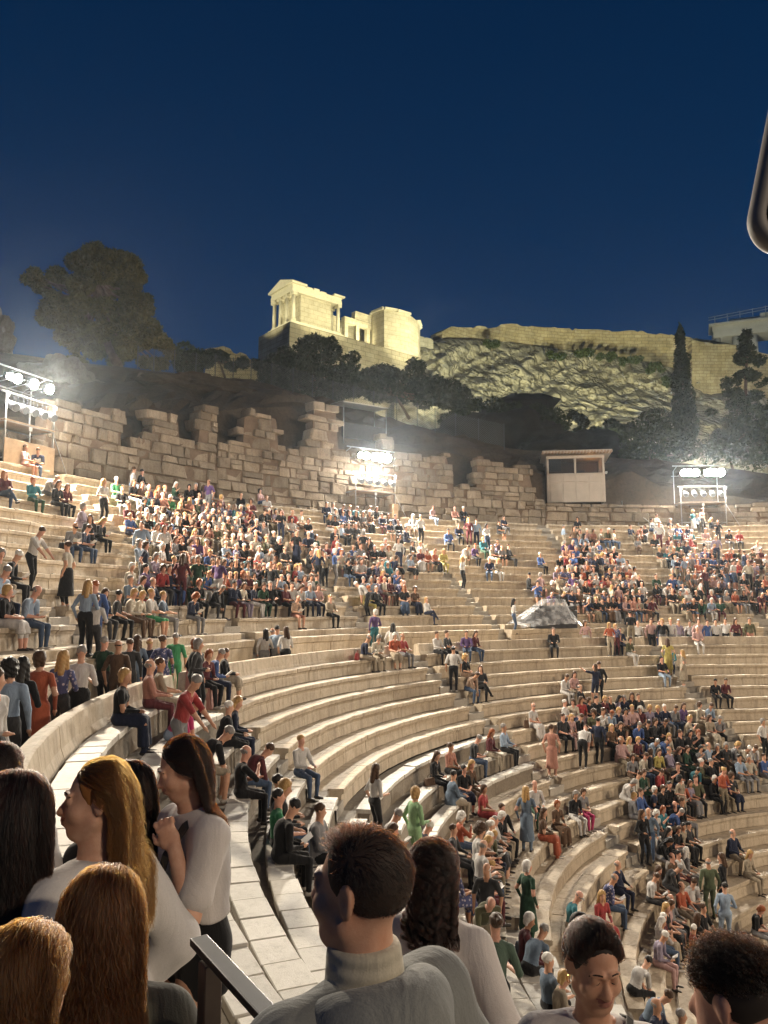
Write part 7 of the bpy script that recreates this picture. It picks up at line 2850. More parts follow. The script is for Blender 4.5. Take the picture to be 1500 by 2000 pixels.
p u6 31.67 45.41 5.03 101 0.97 bo ol mn s
d u6 31.67 55.70 5.03 156 1.01 yo dg bg sb
p u6 31.67 54.04 5.03 123 1.02 yo bk bg s
t u6 31.67 46.81 5.03 133 0.89 bo ol bg s
u u6 31.67 54.87 5.03 150 0.92 bf te bk s
u u6 31.67 47.53 5.03 142 0.94 ks bk bg s
u u6 31.67 53.22 5.03 130 0.88 gs br nv sb
u u6 31.67 51.69 5.03 139 0.93 gf ly bk s
u u5 32.31 62.11 5.46 172 1.05 bs bl je sb
l u0 35.56 78.34 7.63 183 0.97 bl pk lb -
L u5 32.63 64.53 5.41 121 1.06 bl br je sb
f u5 32.31 49.41 5.46 146 0.94 ys br kh s
S u6 31.99 49.07 4.97 121 1.01 rf ly nv -
u u2 34.26 71.87 6.76 188 0.94 bs dg dg sb
u u5 32.31 44.47 5.46 103 1.03 rf wh nv -
t u4 32.96 63.15 5.90 127 1.03 kl lb mn s
k u5 32.31 52.98 5.46 133 0.94 kn gn mn sb
t u5 32.31 52.16 5.46 111 1.04 bo nv gy s
t u5 32.31 50.23 5.46 166 0.89 ko dg nv s
u u5 32.31 53.79 5.46 166 1.00 wf bg bk -
L u4 33.28 65.26 5.84 231 0.90 gn lb bg -
u u0 35.56 75.73 7.63 166 0.98 gf sa bg -
u u0 35.56 74.73 7.63 160 1.03 ws bk nv -
k u4 32.96 57.04 5.90 133 0.89 bc gy br -
l u4 32.96 53.55 5.90 134 0.97 kl mn je sb
u u4 32.96 55.14 5.90 134 1.06 bf bk kh s
d u3 33.61 63.12 6.33 145 0.89 bo cr je s
p u3 33.61 62.33 6.33 159 1.00 wn pk nv sb
h u1 34.91 70.74 7.20 175 0.89 bs nv gy s
t u4 32.96 51.19 5.90 173 1.03 wo rd bg -
k u3 33.61 61.57 6.33 159 0.96 bo sa br s
r u3 33.61 60.10 6.33 172 1.07 ws ol je s
l u3 33.61 60.83 6.33 194 0.97 rn cr je s
l u3 33.61 59.37 6.33 191 1.01 kn cr je s
S u4 33.28 54.35 5.84 121 1.07 bs wh mn -
r u3 33.61 46.75 6.33 146 1.01 ks bk gy s
r u3 33.61 52.22 6.33 132 0.89 bf te mn s
u u3 33.61 45.59 6.33 129 0.94 rs rd bk -
l u3 33.61 50.66 6.33 149 0.93 wo te br s
u u3 33.61 49.09 6.33 150 1.06 bs pk wh s
u u3 33.61 51.44 6.33 181 1.07 rs mn kh s
f u2 34.26 56.04 6.76 158 0.89 bs sa br s
S u3 33.93 47.54 6.27 121 0.91 bf bk dg s
B u3 33.93 48.31 6.27 231 1.01 yl bk bg s
u u2 34.26 56.81 6.76 162 0.91 bs nv kh -
d u2 34.26 55.18 6.76 114 0.90 bo dg dg s
l u1 34.91 62.28 7.20 142 0.99 bc bk kh sb
u u2 34.26 52.39 6.76 145 0.89 bs wh br s
u u2 34.26 50.57 6.76 141 0.90 ws nv gy -
u u2 34.26 51.62 6.76 161 0.99 bf bl je s
k u1 34.91 54.06 7.20 165 0.97 kn gy je -
d u1 34.91 52.06 7.20 161 0.97 go bk bk sb
L u1 35.23 48.33 7.14 171 0.95 bo pk dg s
D u1 35.23 49.32 7.14 171 0.89 yc te wh -
h u0 35.56 53.06 7.63 161 0.90 bs cr wh -
u u0 35.56 48.70 7.63 113 0.95 gf lb dg s
"""
PC = dict(u='sit_upright', r='sit_reading', f='sit_forward', t='sit_turned', c='sit_crossed', p='sit_phone', k='sit_skirt', d='sit_dress', l='sit_lady', h='sit_heavy',
          S='stand', B='stand_bent_arms', W='stand_walk', L='stand_lady', D='stand_dress', K='stand_skirt', R='stand_reach', O='stand_stoop', P='stand_point')
CLOTH = dict(wh=((.62, .60, .57), 'white'), cr=((.56, .50, .38), 'cream'), bk=((.013, .013, .015), 'black'), nv=((.016, .024, .060), 'navy'), bl=((.05, .12, .36), 'blue'), lb=((.30, .42, .58), 'light blue'),
             gy=((.24, .24, .25), 'grey'), dg=((.045, .046, .05), 'dark grey'), gn=((.02, .075, .04), 'dark green'), gr=((.03, .36, .13), 'bright green'), lg=((.30, .56, .24), 'pale green'), te=((.02, .22, .28), 'teal'),
             rd=((.42, .03, .03), 'red'), pk=((.56, .33, .31), 'pink'), mg=((.58, .012, .15), 'magenta'), ye=((.50, .41, .06), 'yellow'), pu=((.12, .06, .20), 'purple'), br=((.13, .07, .035), 'brown'),
             bg=((.39, .32, .22), 'beige'), ol=((.11, .11, .05), 'olive'), mn=((.13, .022, .03), 'maroon'), ly=((.30, .25, .35), 'lilac'), sa=((.50, .21, .14), 'salmon'), fl=((.10, .12, .30), 'floral'),
             je=((.055, .10, .19), 'denim'), kh=((.26, .21, .13), 'khaki'), sb=((.14, .21, .30), 'slate blue'), ta=((.40, .26, .17), 'tan'), og=((.09, .12, .055), 'moss green'), go=((.10, .17, .12), 'sage green'))
CLOTH['or'] = ((.48, .085, .02), 'orange')
HAIRC = dict(w=((.62, .60, .56), 'white-haired'), g=((.24, .225, .21), 'grey-haired'), b=((.065, .034, .018), 'brown-haired'), k=((.012, .010, .009), 'dark-haired'), y=((.42, .26, .10), 'blond'), r=((.26, .075, .022), 'red-haired'))
HSTY = dict(s='short', f='fringe', o='bob', l='long', n='bun', c='curly', p='cap')


def cloth_mat(code, col):
    m, nt, b = new_mat('cloth_' + CLOTH[code][1].replace(' ', '_') if code in CLOTH else code)
    tc = N(nt, 'ShaderNodeTexCoord')
    n = N(nt, 'ShaderNodeTexNoise', Scale=7, Detail=4, Roughness=0.55, Distortion=1.2)
    mp = N(nt, 'ShaderNodeMapping')
    mp.inputs['Scale'].default_value = (1, 1, 0.55)
    nt.links.new(tc.outputs['Object'], mp.inputs[0])
    nt.links.new(mp.outputs[0], n.inputs['Vector'])
    c = ramp(nt, n.outputs[0], [(0.3, tuple(x * 0.82 for x in col)), (0.7, tuple(min(1, x * 1.12) for x in col))])
    if code == 'fl':
        v = N(nt, 'ShaderNodeTexVoronoi', Scale=16)
        nt.links.new(tc.outputs['Object'], v.inputs['Vector'])
        c = mixc(nt, ramp(nt, v.outputs['Distance'], [(0.30, (1, 1, 1)), (0.36, (0, 0, 0))]), c, (0.45, 0.42, 0.48))
    nt.links.new(c, b.inputs['Base Color'])
    b.inputs['Roughness'].default_value = 0.88
    b.inputs['Specular IOR Level'].default_value = 0.2
    b.inputs['Sheen Weight'].default_value = 0.15
    bp = N(nt, 'ShaderNodeBump', Strength=0.7, Distance=0.04)
    nt.links.new(n.outputs[0], bp.inputs['Height'])
    nt.links.new(bp.outputs[0], b.inputs['Normal'])
    return m


def skin_mat(name, col):
    m, nt, b = new_mat(name)
    tc = N(nt, 'ShaderNodeTexCoord')
    n = N(nt, 'ShaderNodeTexNoise', Scale=24, Detail=7, Roughness=0.7)
    nt.links.new(tc.outputs['Object'], n.inputs['Vector'])
    c = ramp(nt, n.outputs[0], [(0.28, (col[0] * .84, col[1] * .70, col[2] * .64)), (0.72, col)])
    nt.links.new(c, b.inputs['Base Color'])
    f2 = N(nt, 'ShaderNodeTexNoise', Scale=240, Detail=3, Roughness=0.7)
    nt.links.new(tc.outputs['Object'], f2.inputs['Vector'])
    bp = N(nt, 'ShaderNodeBump', Strength=0.22, Distance=0.003)
    nt.links.new(f2.outputs[0], bp.inputs['Height'])
    nt.links.new(bp.outputs[0], b.inputs['Normal'])
    b.inputs['Roughness'].default_value = 0.52
    b.inputs['Specular IOR Level'].default_value = 0.35
    b.inputs['Subsurface Weight'].default_value = 0.12
    b.inputs['Subsurface Radius'].default_value = (0.012, 0.005, 0.003)
    return m


def muted(c, a=0.80):
    g = 0.3 * c[0] + 0.55 * c[1] + 0.15 * c[2]
    return tuple((g + (x - g) * a) * 0.80 for x in c)


CM = {k: cloth_mat(k, muted(v[0])) for k, v in CLOTH.items()}
SKINS = [skin_mat('skin_%s' % n, c) for n, c in (('fair', (.62, .39, .28)), ('light', (.58, .35, .24)), ('tan', (.48, .28, .18)), ('rosy', (.62, .36, .27)))]
HM_ = {k: cloth_mat('hair_' + k, v[0]) for k, v in HAIRC.items()}
for _k, _m in HM_.items():
    _m.node_tree.nodes['Principled BSDF'].inputs['Roughness'].default_value = 0.45
SHOE = plain_mat('shoe_leather', (.03, .025, .022), 0.5)
SHOEW = plain_mat('pale_shoe', (.45, .42, .38), 0.6)
PAPER = plain_mat('programme_paper', (.72, .71, .68), 0.7, 0, 0.05, 9)

HAIRM = {k: hair_fig(k) for k in HSTY.values()}
BODY = {}
for _k, _n in PC.items():
    _f, _hc, _M = build_person(POSES[_n])
    _lo, _hi = bounds(POSES[_n])
    _me = _f.mesh('body_' + _n, _lo, _hi, 0.0175, relax=1)
    for _i in range(6):
        _me.materials.append(None)
    _hm = Matrix([list(r) for r in _M]).to_4x4()
    _hm.translation = Vector(_hc)
    BODY[_k] = (_me, _hm)
for _m in HAIRM.values():
    _m.materials.append(None)


def wedge_of(place, ang):
    e = L_AISLES if place == 'l' else U_AISLES
    return sum(1 for a in e if a < ang)


rp_ = random.Random(31)


def zone_mats(flags, skin, top, bot, pose):
    dress = pose in 'dD'
    t, b_ = CM[top], CM[bot]
    return [skin, t, b_, SHOEW if rp_.random() < .25 else SHOE, skin if 's' in flags else t, skin if ('b' in flags or (pose in 'kKdD' and rp_.random() < .7)) else b_]


GARM = dict(u='shirt', r='shirt', f='shirt', t='shirt', c='top', p='top', k='top', d='dress', l='top', h='jacket', S='shirt', B='shirt', W='shirt', L='top', D='dress', K='top', R='shirt', O='shirt', P='dress')
POST = dict(u='sitting upright', r='reading', f='leaning forward', t='turning round', c='sitting cross-legged', p='raising a hand', k='sitting', d='sitting', l='sitting', h='sitting', S='standing', B='standing', W='walking',
            L='standing', D='standing', K='standing', R='reaching out', O='bending down', P='pointing')
people, pending = [], {}
for ln in PEOPLE.strip().split('\n'):
    pose, pl, rad, ang, z, turn, sc, hair, top, bot, fl = ln.split()
    rad, ang, z, turn, sc = float(rad), float(ang), float(z), float(turn), float(sc)
    me, hmx = BODY[pose]
    o = bpy.data.objects.new('person', me)
    COL.objects.link(o)
    o.location = (rad * math.cos(R_(ang)), rad * math.sin(R_(ang)), z)
    o.rotation_euler = (0, 0, R_(turn))
    o.scale = (sc, sc, sc)
    skin = rp_.choice(SKINS)
    for i, m in enumerate(zone_mats(fl, skin, top, bot, pose)):
        o.material_slots[i].link = 'OBJECT'
        o.material_slots[i].material = m
    h = bpy.data.objects.new('cap' if hair[1] == 'p' else 'hair', HAIRM[HSTY[hair[1]]])
    COL.objects.link(h)
    h.parent = o
    h.matrix_local = hmx
    h.material_slots[0].link = 'OBJECT'
    h.material_slots[0].material = HM_[hair[0]]
    row = int(pl[1:])
    if pl[0] == 'l':
        place = '%s row below walkway' % (ORD[row + 1] if row < 20 else 'lowest')
    elif pl[0] == 'u':
        place = '%s row above walkway' % ORD[14 - row]
    elif pl[0] == 'w':
        place = 'on the walkway'
    else:
        place = 'on the podium ledge'
    w = wedge_of(pl[0], ang)
    blk = {'l': {2: 'far block', 3: 'middle block', 4: 'near block', 1: 'far block'}, 'u': {}}.get(pl[0], {}).get(w, '')
    if pl[0] == 'u':
        blk = 'behind aisle %s' % ORD[8 - w] if False else ('left blocks' if w >= 6 else 'left-centre block' if w == 5 else 'centre block' if w == 4 else 'right-centre block' if w == 3 else 'right blocks')
    hd = 'balding' if hair[1] == 'f' else 'capped' if hair[1] == 'p' else HAIRC[hair[0]][1]
    lab = '%s person in %s %s %s, %s%s' % (hd, CLOTH[top][1], GARM[pose], POST[pose], place, ', ' + blk if blk else '')
    pending.setdefault(lab, []).append((-ang, o, bot))
    grp = 'people seated on the marble benches' if pose.islower() else 'people standing among the benches and on the walkway'
    tag(o, None, 'person', grp)
    people.append((o, pose, hd, CLOTH[top][1], place, hmx))
for lab, L in pending.items():
    L.sort(key=lambda t: t[0])
    if len(L) > 1:
        by = {}
        for t in L:
            by.setdefault(CLOTH[t[2]][1], []).append(t)
        for cn, G in by.items():
            for i, t in enumerate(G):
                s = lab.replace(' person in ', ' person with %s bottoms, ' % cn)
                t[1]['label'] = s if len(G) == 1 else s.replace(' person', ' %s-from-left person' % ORD[i + 1])
    else:
        L[0][1]['label'] = lab

# programmes held by the readers
bm = bmesh.new()
for s in (-1, 1):
    q = [(0, 0, 0), (s * 0.115, 0.0, 0.045), (s * 0.115, 0.17, 0.10), (0, 0.17, 0.055)]
    a = [bm.verts.new(p) for p in q]
    b = [bm.verts.new(Vector(p) + Vector((0, 0, 0.004))) for p in q]
    for ring in (a[::-1], b):
        bm.faces.new(ring)
    for i in range(4):
        bm.faces.new((a[i], a[(i + 1) % 4], b[(i + 1) % 4], b[i]))
bmesh.ops.recalc_face_normals(bm, faces=bm.faces[:])
pm = bpy.data.meshes.new('programme')
bm.to_mesh(pm)
bm.free()
pm.materials.append(PAPER)
seen = set()
for o, pose, hd, tn, place, hmx in people:
    if pose != 'r':
        continue
    lab = 'open white programme held by %s reader in %s, %s' % (hd, tn, place)
    if lab in seen:
        continue
    seen.add(lab)
    p = bpy.data.objects.new('programme', pm)
    COL.objects.link(p)
    p.matrix_world = Matrix.Translation(o.location) @ Matrix.Rotation(o.rotation_euler.z, 4, 'Z') @ Matrix.Translation((0.005, 0.36, 0.20)) @ Matrix.Rotation(0.35, 4, 'X')
    tag(p, lab, 'programme', 'programmes held by readers')

# bags set down beside some of them
def bag_mesh(w, h, d):
    bm = bmesh.new()
    bm_box(bm, (0, 0, h / 2), (w, d, h), jit=0.015)
    for v in bm.verts:
        if v.co.z > h * 0.6:
            v.co.x *= 0.82
            v.co.y *= 0.6
    bevel_all(bm, 0.03, 2)
    for sx in (-1, 1):
        pts = [Vector((sx * w * 0.22, 0, h)), Vector((sx * w * 0.2, 0.01, h + 0.07)), Vector((0, 0.02, h + 0.11))]
        for a, b in zip(pts, pts[1:]):
            bm_tube(bm, a, b, 0.008, 0.008, 5)
    me = bpy.data.meshes.new('bag')
    bm.to_mesh(me)
    bm.free()
    me.materials.append(None)
    return me


BAGS = [bag_mesh(0.30, 0.24, 0.13), bag_mesh(0.24, 0.30, 0.12), bag_mesh(0.36, 0.20, 0.16)]
BCOL = [('bk', 'black'), ('br', 'brown'), ('bg', 'beige'), ('nv', 'navy'), ('rd', 'red'), ('gy', 'grey')]
used_l = set()
for qi, (o, pose, hd, tn, place, hmx) in enumerate(people[:230]):
    if not pose.islower() or qi % 6:
        continue
    cc_, cn_ = BCOL[rp_.choice((0, 0, 0, 1, 1, 2, 3, 4, 5))]
    lab = '%s bag beside %s person in %s, %s' % (cn_, hd, tn, place)
    if lab in used_l:
        continue
    used_l.add(lab)
    b_ = bpy.data.objects.new('handbag', rp_.choice(BAGS))
    COL.objects.link(b_)
    a_ = math.atan2(o.location.y, o.location.x)
    sg = rp_.choice((-1, 1)) * 0.36
    rr_ = math.hypot(o.location.x, o.location.y)
    b_.location = (rr_ * math.cos(a_ + sg / rr_), rr_ * math.sin(a_ + sg / rr_), o.location.z + 0.008)
    b_.rotation_euler = (0, 0, a_ + rp_.uniform(-.6, .6) + math.pi / 2)
    b_.material_slots[0].link = 'OBJECT'
    b_.material_slots[0].material = CM[cc_]
    tag(b_, lab, 'bag', 'bags on the benches')

# the rest of the audience, too far and dense to tell apart: one mass
pal = list(CM.values()) + SKINS + list(HM_.values()) + [SHOE, SHOEW]
pix = {m.name: i for i, m in enumerate(pal)}
LOWB, LOWH = {}, {}
for _k in PC:
    _f, _hc, _M = build_person(POSES[PC[_k]])
    _lo, _hi = bounds(POSES[PC[_k]])
    _me = _f.mesh('tmp', _lo, _hi, 0.034)
    _v = np.zeros(len(_me.vertices) * 3, np.float32)
    _me.vertices.foreach_get('co', _v)
    _q = np.zeros(len(_me.loops), np.int32)
    _me.loops.foreach_get('vertex_index', _q)
    _mi = np.zeros(len(_me.polygons), np.int32)
    _me.polygons.foreach_get('material_index', _mi)
    LOWB[_k] = (_v.reshape(-1, 3), _q.reshape(-1, 4), _mi)
    bpy.data.meshes.remove(_me)
for _k in HSTY.values():
    _me = HAIRM[_k]
    _v = np.zeros(len(_me.vertices) * 3, np.float32)
    _me.vertices.foreach_get('co', _v)
    _q = np.zeros(len(_me.loops), np.int32)
    _me.loops.foreach_get('vertex_index', _q)
    LOWH[_k] = (_v.reshape(-1, 3), _q.reshape(-1, 4))
VV, FF, MI = [], [], []
nv = 0
for ln in CROWD.strip().split('\n'):
    pose, pl, rad, ang, z, turn, sc, hair, top, bot, fl = ln.split()
    rad, ang, z, turn, sc = float(rad), float(ang), float(z), float(turn), float(sc)
    v, q, mi = LOWB[pose]
    mats = np.array([pix[m.name] for m in zone_mats(fl, rp_.choice(SKINS), top, bot, pose)])
    hv, hq = LOWH[HSTY[hair[1]]]
    hmx = np.array(BODY[pose][1])
    hv = hv @ hmx[:3, :3].T + hmx[:3, 3]
    c, s = math.cos(R_(turn)), math.sin(R_(turn))
    Rm = np.array([[c, -s, 0], [s, c, 0], [0, 0, 1]])
    T = np.array([rad * math.cos(R_(ang)), rad * math.sin(R_(ang)), z])
    for vv, qq, mm_ in ((v, q, mats[mi]), (hv, hq, np.full(len(hq), pix[HM_[hair[0]].name]))):
        VV.append((vv * sc) @ Rm.T + T)
        FF.append(qq + nv)
        MI.append(mm_)
        nv += len(vv)
cme = mesh_np('crowd', np.concatenate(VV), np.concatenate(FF), np.concatenate(MI))
for m in pal:
    cme.materials.append(m)
cme.polygons.foreach_set('use_smooth', np.ones(len(cme.polygons), bool))
tag(obj('crowd', cme), 'dense mass of distant spectators on the upper benches', 'crowd', None, 'stuff')
# ------------------------------------------------------------------ the people close to the camera
LIP = skin_mat('lips', (.40, .19, .15))
BROW = plain_mat('eyebrow', (.035, .020, .012), 0.8)
LASH = plain_mat('eyelash', (.012, .009, .008), 0.8)
STRAP = plain_mat('bag_strap', (.012, .012, .014), 0.5, 0, 0.2, 12)


def fabric(name, col, rough=0.9, weave=260.0, rib=None, fold=0.35):
    m, nt, b = new_mat(name)
    tc = N(nt, 'ShaderNodeTexCoord')
    n = N(nt, 'ShaderNodeTexNoise', Scale=6, Detail=5, Roughness=0.55, Distortion=1.5)
    mp = N(nt, 'ShaderNodeMapping')
    mp.inputs['Scale'].default_value = (1, 1, 0.45)
    nt.links.new(tc.outputs['Object'], mp.inputs[0])
    nt.links.new(mp.outputs[0], n.inputs['Vector'])
    f = N(nt, 'ShaderNodeTexNoise', Scale=weave, Detail=2)
    nt.links.new(tc.outputs['Object'], f.inputs['Vector'])
    c = mixc(nt, 0.25, ramp(nt, n.outputs[0], [(0.3, tuple(x * 0.86 for x in col)), (0.7, col)]), ramp(nt, f.outputs[0], [(0.3, tuple(x * 0.7 for x in col)), (0.7, tuple(min(1, x * 1.15) for x in col))]))
    nt.links.new(c, b.inputs['Base Color'])
    b.inputs['Roughness'].default_value = rough
    b.inputs['Specular IOR Level'].default_value = 0.15
    b.inputs['Sheen Weight'].default_value = 0.2
    ad = N(nt, 'ShaderNodeMath', operation='MULTIPLY_ADD')
    ad.inputs[1].default_value = 0.06
    nt.links.new(f.outputs[0], ad.inputs[0])
    if rib:
        w = N(nt, 'ShaderNodeTexWave', Scale=rib, Distortion=0.6)
        w.bands_direction = 'Z'
        nt.links.new(tc.outputs['Object'], w.inputs['Vector'])
        mx = N(nt, 'ShaderNodeMath', operation='MULTIPLY_ADD')
        mx.inputs[1].default_value = 0.35
        nt.links.new(w.outputs['Fac'], mx.inputs[0])
        nt.links.new(n.outputs[0], mx.inputs[2])
        nt.links.new(mx.outputs[0], ad.inputs[2])
    else:
        nt.links.new(n.outputs[0], ad.inputs[2])
    bp = N(nt, 'ShaderNodeBump', Strength=fold, Distance=0.03)
    nt.links.new(ad.outputs[0], bp.inputs['Height'])
    nt.links.new(bp.outputs[0], b.inputs['Normal'])
    return m


def hair_mat(name, melanin, redness, rough=0.42, vary=0.3):
    m = bpy.data.materials.new(name)
    m.use_nodes = True
    nt = m.node_tree
    nt.nodes.clear()
    out = nt.nodes.new('ShaderNodeOutputMaterial')
    h = nt.nodes.new('ShaderNodeBsdfHairPrincipled')
    h.parametrization = 'MELANIN'
    h.inputs['Melanin'].default_value = melanin
    h.inputs['Melanin Redness'].default_value = redness
    h.inputs['Random Color'].default_value = vary
    h.inputs['Roughness'].default_value = rough
    h.inputs['Radial Roughness'].default_value = 0.4
    h.inputs['Random Roughness'].default_value = 0.25
    nt.links.new(h.outputs[0], out.inputs[0])
    return m


def fx_axes(c, lo, hi, hf, hcs, half=(0.15, 0.17, 0.20)):
    """rectilinear grid that is fine round the head and coarser elsewhere"""
    out = []
    for i in range(3):
        a, b = c[i] - half[i], c[i] + half[i]
        A = np.arange(a, lo[i], -hcs)[::-1]
        B = np.arange(a + hf, b, hf)
        Cc = np.arange(B[-1] + hcs, hi[i], hcs)
        out.append(np.concatenate([A, B, Cc]))
    return out


def strands(fig, M, c, s, mat, n, length, seed, mode='long', radius=0.00040, steps=16, part=0.0, clump=0.35, frizz=0.004, grav=0.30, lift=0.006, tail=None, hairline=0.30, back=-0.5, curl=0.0, zf=0.50, yf=0.70):
    """hair curves grown from the scalp, falling and sliding over head and shoulders; figure space"""
    r = np.random.default_rng(seed)
    M = np.asarray(M)
    d = r.normal(size=(n * 4, 3))
    d /= np.linalg.norm(d, axis=1)[:, None]
    keep = ((d[:, 1] < hairline) & (d[:, 2] > back) & ~((np.abs(d[:, 0]) > 0.75) & (d[:, 1] > -0.1) & (d[:, 2] < -0.05))) | ((d[:, 2] > zf) & (d[:, 1] < yf))
    d = d[keep][:n]
    n = len(d)
    ell = np.array((0.076, 0.096, 0.091)) * s
    root = (np.array((0, -0.012, 0.028)) * s + d * ell)
    P = np.asarray(c) + root @ M.T
    nrm = (d / ell)
    nrm /= np.linalg.norm(nrm, axis=1)[:, None]
    gl = np.array((0, 0, -1.0)) @ M                         # down, in head space
    tang = lambda w: w - nrm * (w * nrm).sum(1)[:, None]
    topw = np.clip(d[:, 2] * 1.4, 0, 1)[:, None]
    frontw = np.clip(d[:, 1] + 0.35, 0, 1)[:, None]
    if mode == 'long':
        side = np.tanh((d[:, :1] - part + r.normal(size=(n, 1)) * 0.06) * 5)
        w = gl[None] * 1.0 + np.concatenate([side * 0.9, -0.55 * np.ones((n, 1)), np.zeros((n, 1))], 1) * topw + np.array((0, -1.0, 0)) * frontw * 0.9
        v = tang(w)
        v = v / np.maximum(np.linalg.norm(v, axis=1), 0.05)[:, None] + nrm * 0.22
    elif mode == 'back':                                    # combed back to a knot
        v = tang(np.array((0, -0.125, 0.05)) - root) * 8 + nrm * 0.12
    elif mode == 'short':
        w = gl[None] * (1 - topw) + np.array((0.25, -0.6, 0.0)) * (1 - frontw) + np.array((0.35, 0.75, 0.25)) * frontw * topw * 1.6
        v = tang(w)
        v = v / np.maximum(np.linalg.norm(v, axis=1), 0.05)[:, None] + nrm * (0.16 + 0.50 * topw * frontw) + r.normal(size=(n, 3)) * 0.05
    else:                                                   # curly crop
        v = nrm * 0.75 + r.normal(size=(n, 3)) * 0.45
    v = v / np.linalg.norm(v, axis=1)[:, None]
    v = v @ M.T
    L = length * r.uniform(0.80, 1.05, n) if mode != 'short' else length * r.uniform(0.7, 1.1, n) * np.where(d[:, 2] > 0.35, 1.0, np.clip(0.45 + d[:, 2] * 0.9, 0.22, 1)) * (0.72 + 0.38 * (frontw * topw)[:, 0])
    ds = (L / (steps - 1))[:, None]
    pts = [P.copy()]
    g = np.array((0, 0, -1.0))
    lay = lift * (0.6 + 1.6 * r.random(n))
    eps = 0.004
    prox = Fig()
    prox.ell('p', 0, np.asarray(c) + M @ (np.array((0, -0.012, 0.028)) * s), np.array((0.074, 0.094, 0.089)) * s, M)
    prox.ell('p', 0, np.asarray(c) + M @ (np.array((0, 0.02, -0.04)) * s), np.array((0.062, 0.070, 0.080)) * s, M)
    J = fig.joints
    prox.cone('p', 0, J['neckb'], J['hc'], 0.062, 0.060, 0.03)
    prox.ell('p', 0, J['chest'], np.array((0.17, 0.128, 0.175)), np.array([J['lat'], J['fw'], J['up']]).T, 0.04)
    for q_ in (-1, 1):
        prox.cone('p', 0, J['neckb'] - J['up'] * 0.04, J['sh%d' % q_], 0.062, 0.072, 0.04)
    fig = prox
    for k in range(1, steps):
        if mode == 'back':
            tt = np.asarray(c) + M @ (np.array((0, -0.115, 0.05)) * s)
            P = P + v * np.minimum(ds, 0.6 * np.linalg.norm(tt - P, axis=1)[:, None])
        else:
            P = P + v * ds
        if mode in ('long', 'back', 'curly_long'):
            f0, _ = fig.field(P.astype(np.float32), 0.012, False)
            pen = f0 < lay
            if pen.any():
                Q = P[pen]
                G = np.stack([fig.field((Q + np.eye(3)[i] * eps).astype(np.float32), 0.012, False)[0] - f0[pen] for i in range(3)], 1) / eps
                G /= np.maximum(np.linalg.norm(G, axis=1), 1e-4)[:, None]
                P[pen] = Q + G * (lay[pen] - f0[pen])[:, None]
                vv = v[pen]
                vn = (vv * G).sum(1)
                v[pen] = vv - G * np.minimum(vn, 0)[:, None]
            if mode == 'long':
                q = (P - np.asarray(c)) @ M
                fr_ = ((q[:, 1] > -0.035) & (q[:, 2] > -0.16))[:, None]
                v = np.where(fr_, v * 0.72 + g * 0.12 * grav / 0.3 - M[:, 1] * 0.42, v * (1 - grav) + g * grav)
            else:
                to = tt - P
                v = v * 0.6 + 0.4 * to / np.maximum(np.linalg.norm(to, axis=1), 1e-3)[:, None]
        elif mode == 'short':
            v = v + r.normal(size=(n, 3)) * 0.015 + g * 0.03 - (nrm @ M.T) * 0.03
        v = v / np.maximum(np.linalg.norm(v, axis=1), 1e-6)[:, None]
        pts.append(P.copy())
    A = np.stack(pts, 1)                                      # n, steps, 3
    if clump:
        K = max(8, n // 45)
        gi = r.choice(n, K, replace=False)
        D = ((A[:, 0][:, None] - A[gi, 0][None]) ** 2).sum(-1) if n * K < 4e6 else None
        near = gi[np.argmin(D, 1)] if D is not None else r.choice(gi, n)
        t = np.linspace(0, 1, steps)[None, :, None] ** 0.8
        phc = r.uniform(0, 6.28, n)[near]
        A = A * (1 - clump * t) + (A[near] + (A[:, :1] - A[near][:, :1]) * 0.35) * clump * t
    t = np.linspace(0, 1, steps)[None, :]
    ph = r.uniform(0, 6.28, (n, 3))
    fr = r.uniform(3, 8, (n, 3)) if not curl else np.repeat(r.uniform(curl * 0.8, curl * 1.2, (n, 1)), 3, 1)
    if curl:
        ph = (phc[:, None] if clump else ph[:, :1]) + np.array((0, 1.57, 3.1)) + r.normal(size=(n, 1)) * 0.25
        fr = np.repeat(curl * (0.85 + 0.3 * np.modf(phc * 7.3)[0])[:, None], 3, 1) if clump else fr
    for i in range(3):
        A[:, :, i] += np.sin(ph[:, i:i + 1] + fr[:, i:i + 1] * t * 6.28) * frizz * np.minimum(1, t * 2.5)
    hc_ = bpy.data.hair_curves.new('strands')
    hc_.add_curves([steps] * n)
    hc_.attributes['position'].data.foreach_set('vector', A.astype(np.float32).ravel())
    ra_ = hc_.attributes.get('radius') or hc_.attributes.new('radius', 'FLOAT', 'POINT')
    ra_.data.foreach_set('value', np.repeat((radius * (1 - 0.65 * t ** 2)), n, 0).astype(np.float32).ravel())
    hc_.materials.append(mat)
    return hc_


def scalp(M, c, s, grow=0.004, hairline=0.62):
    f = Fig()
    M = np.asarray(M)

    def L(x, y, z):
        return np.asarray(c) + M @ (np.array((x, y, z)) * s)
    f.ell('h', 0, L(0, -0.014, 0.030), (np.array((0.075, 0.095, 0.090)) + grow) * s, M)
    f.cut('h', lambda P: d_ell(P, L(0, 0.098, -0.035), np.array((0.095, 0.085, 0.118)) * s, M), 0.012)
    f.cut('h', lambda P: (P - L(0, 0, -0.060)) @ M[:, 2] + 0.4 * ((P - L(0, 0, 0)) @ M[:, 1]), 0.012)
    lo, hi = np.asarray(c) - 0.16, np.asarray(c) + 0.16
    return f.mesh('hair', lo, hi, 0.008, zones=False, relax=1)


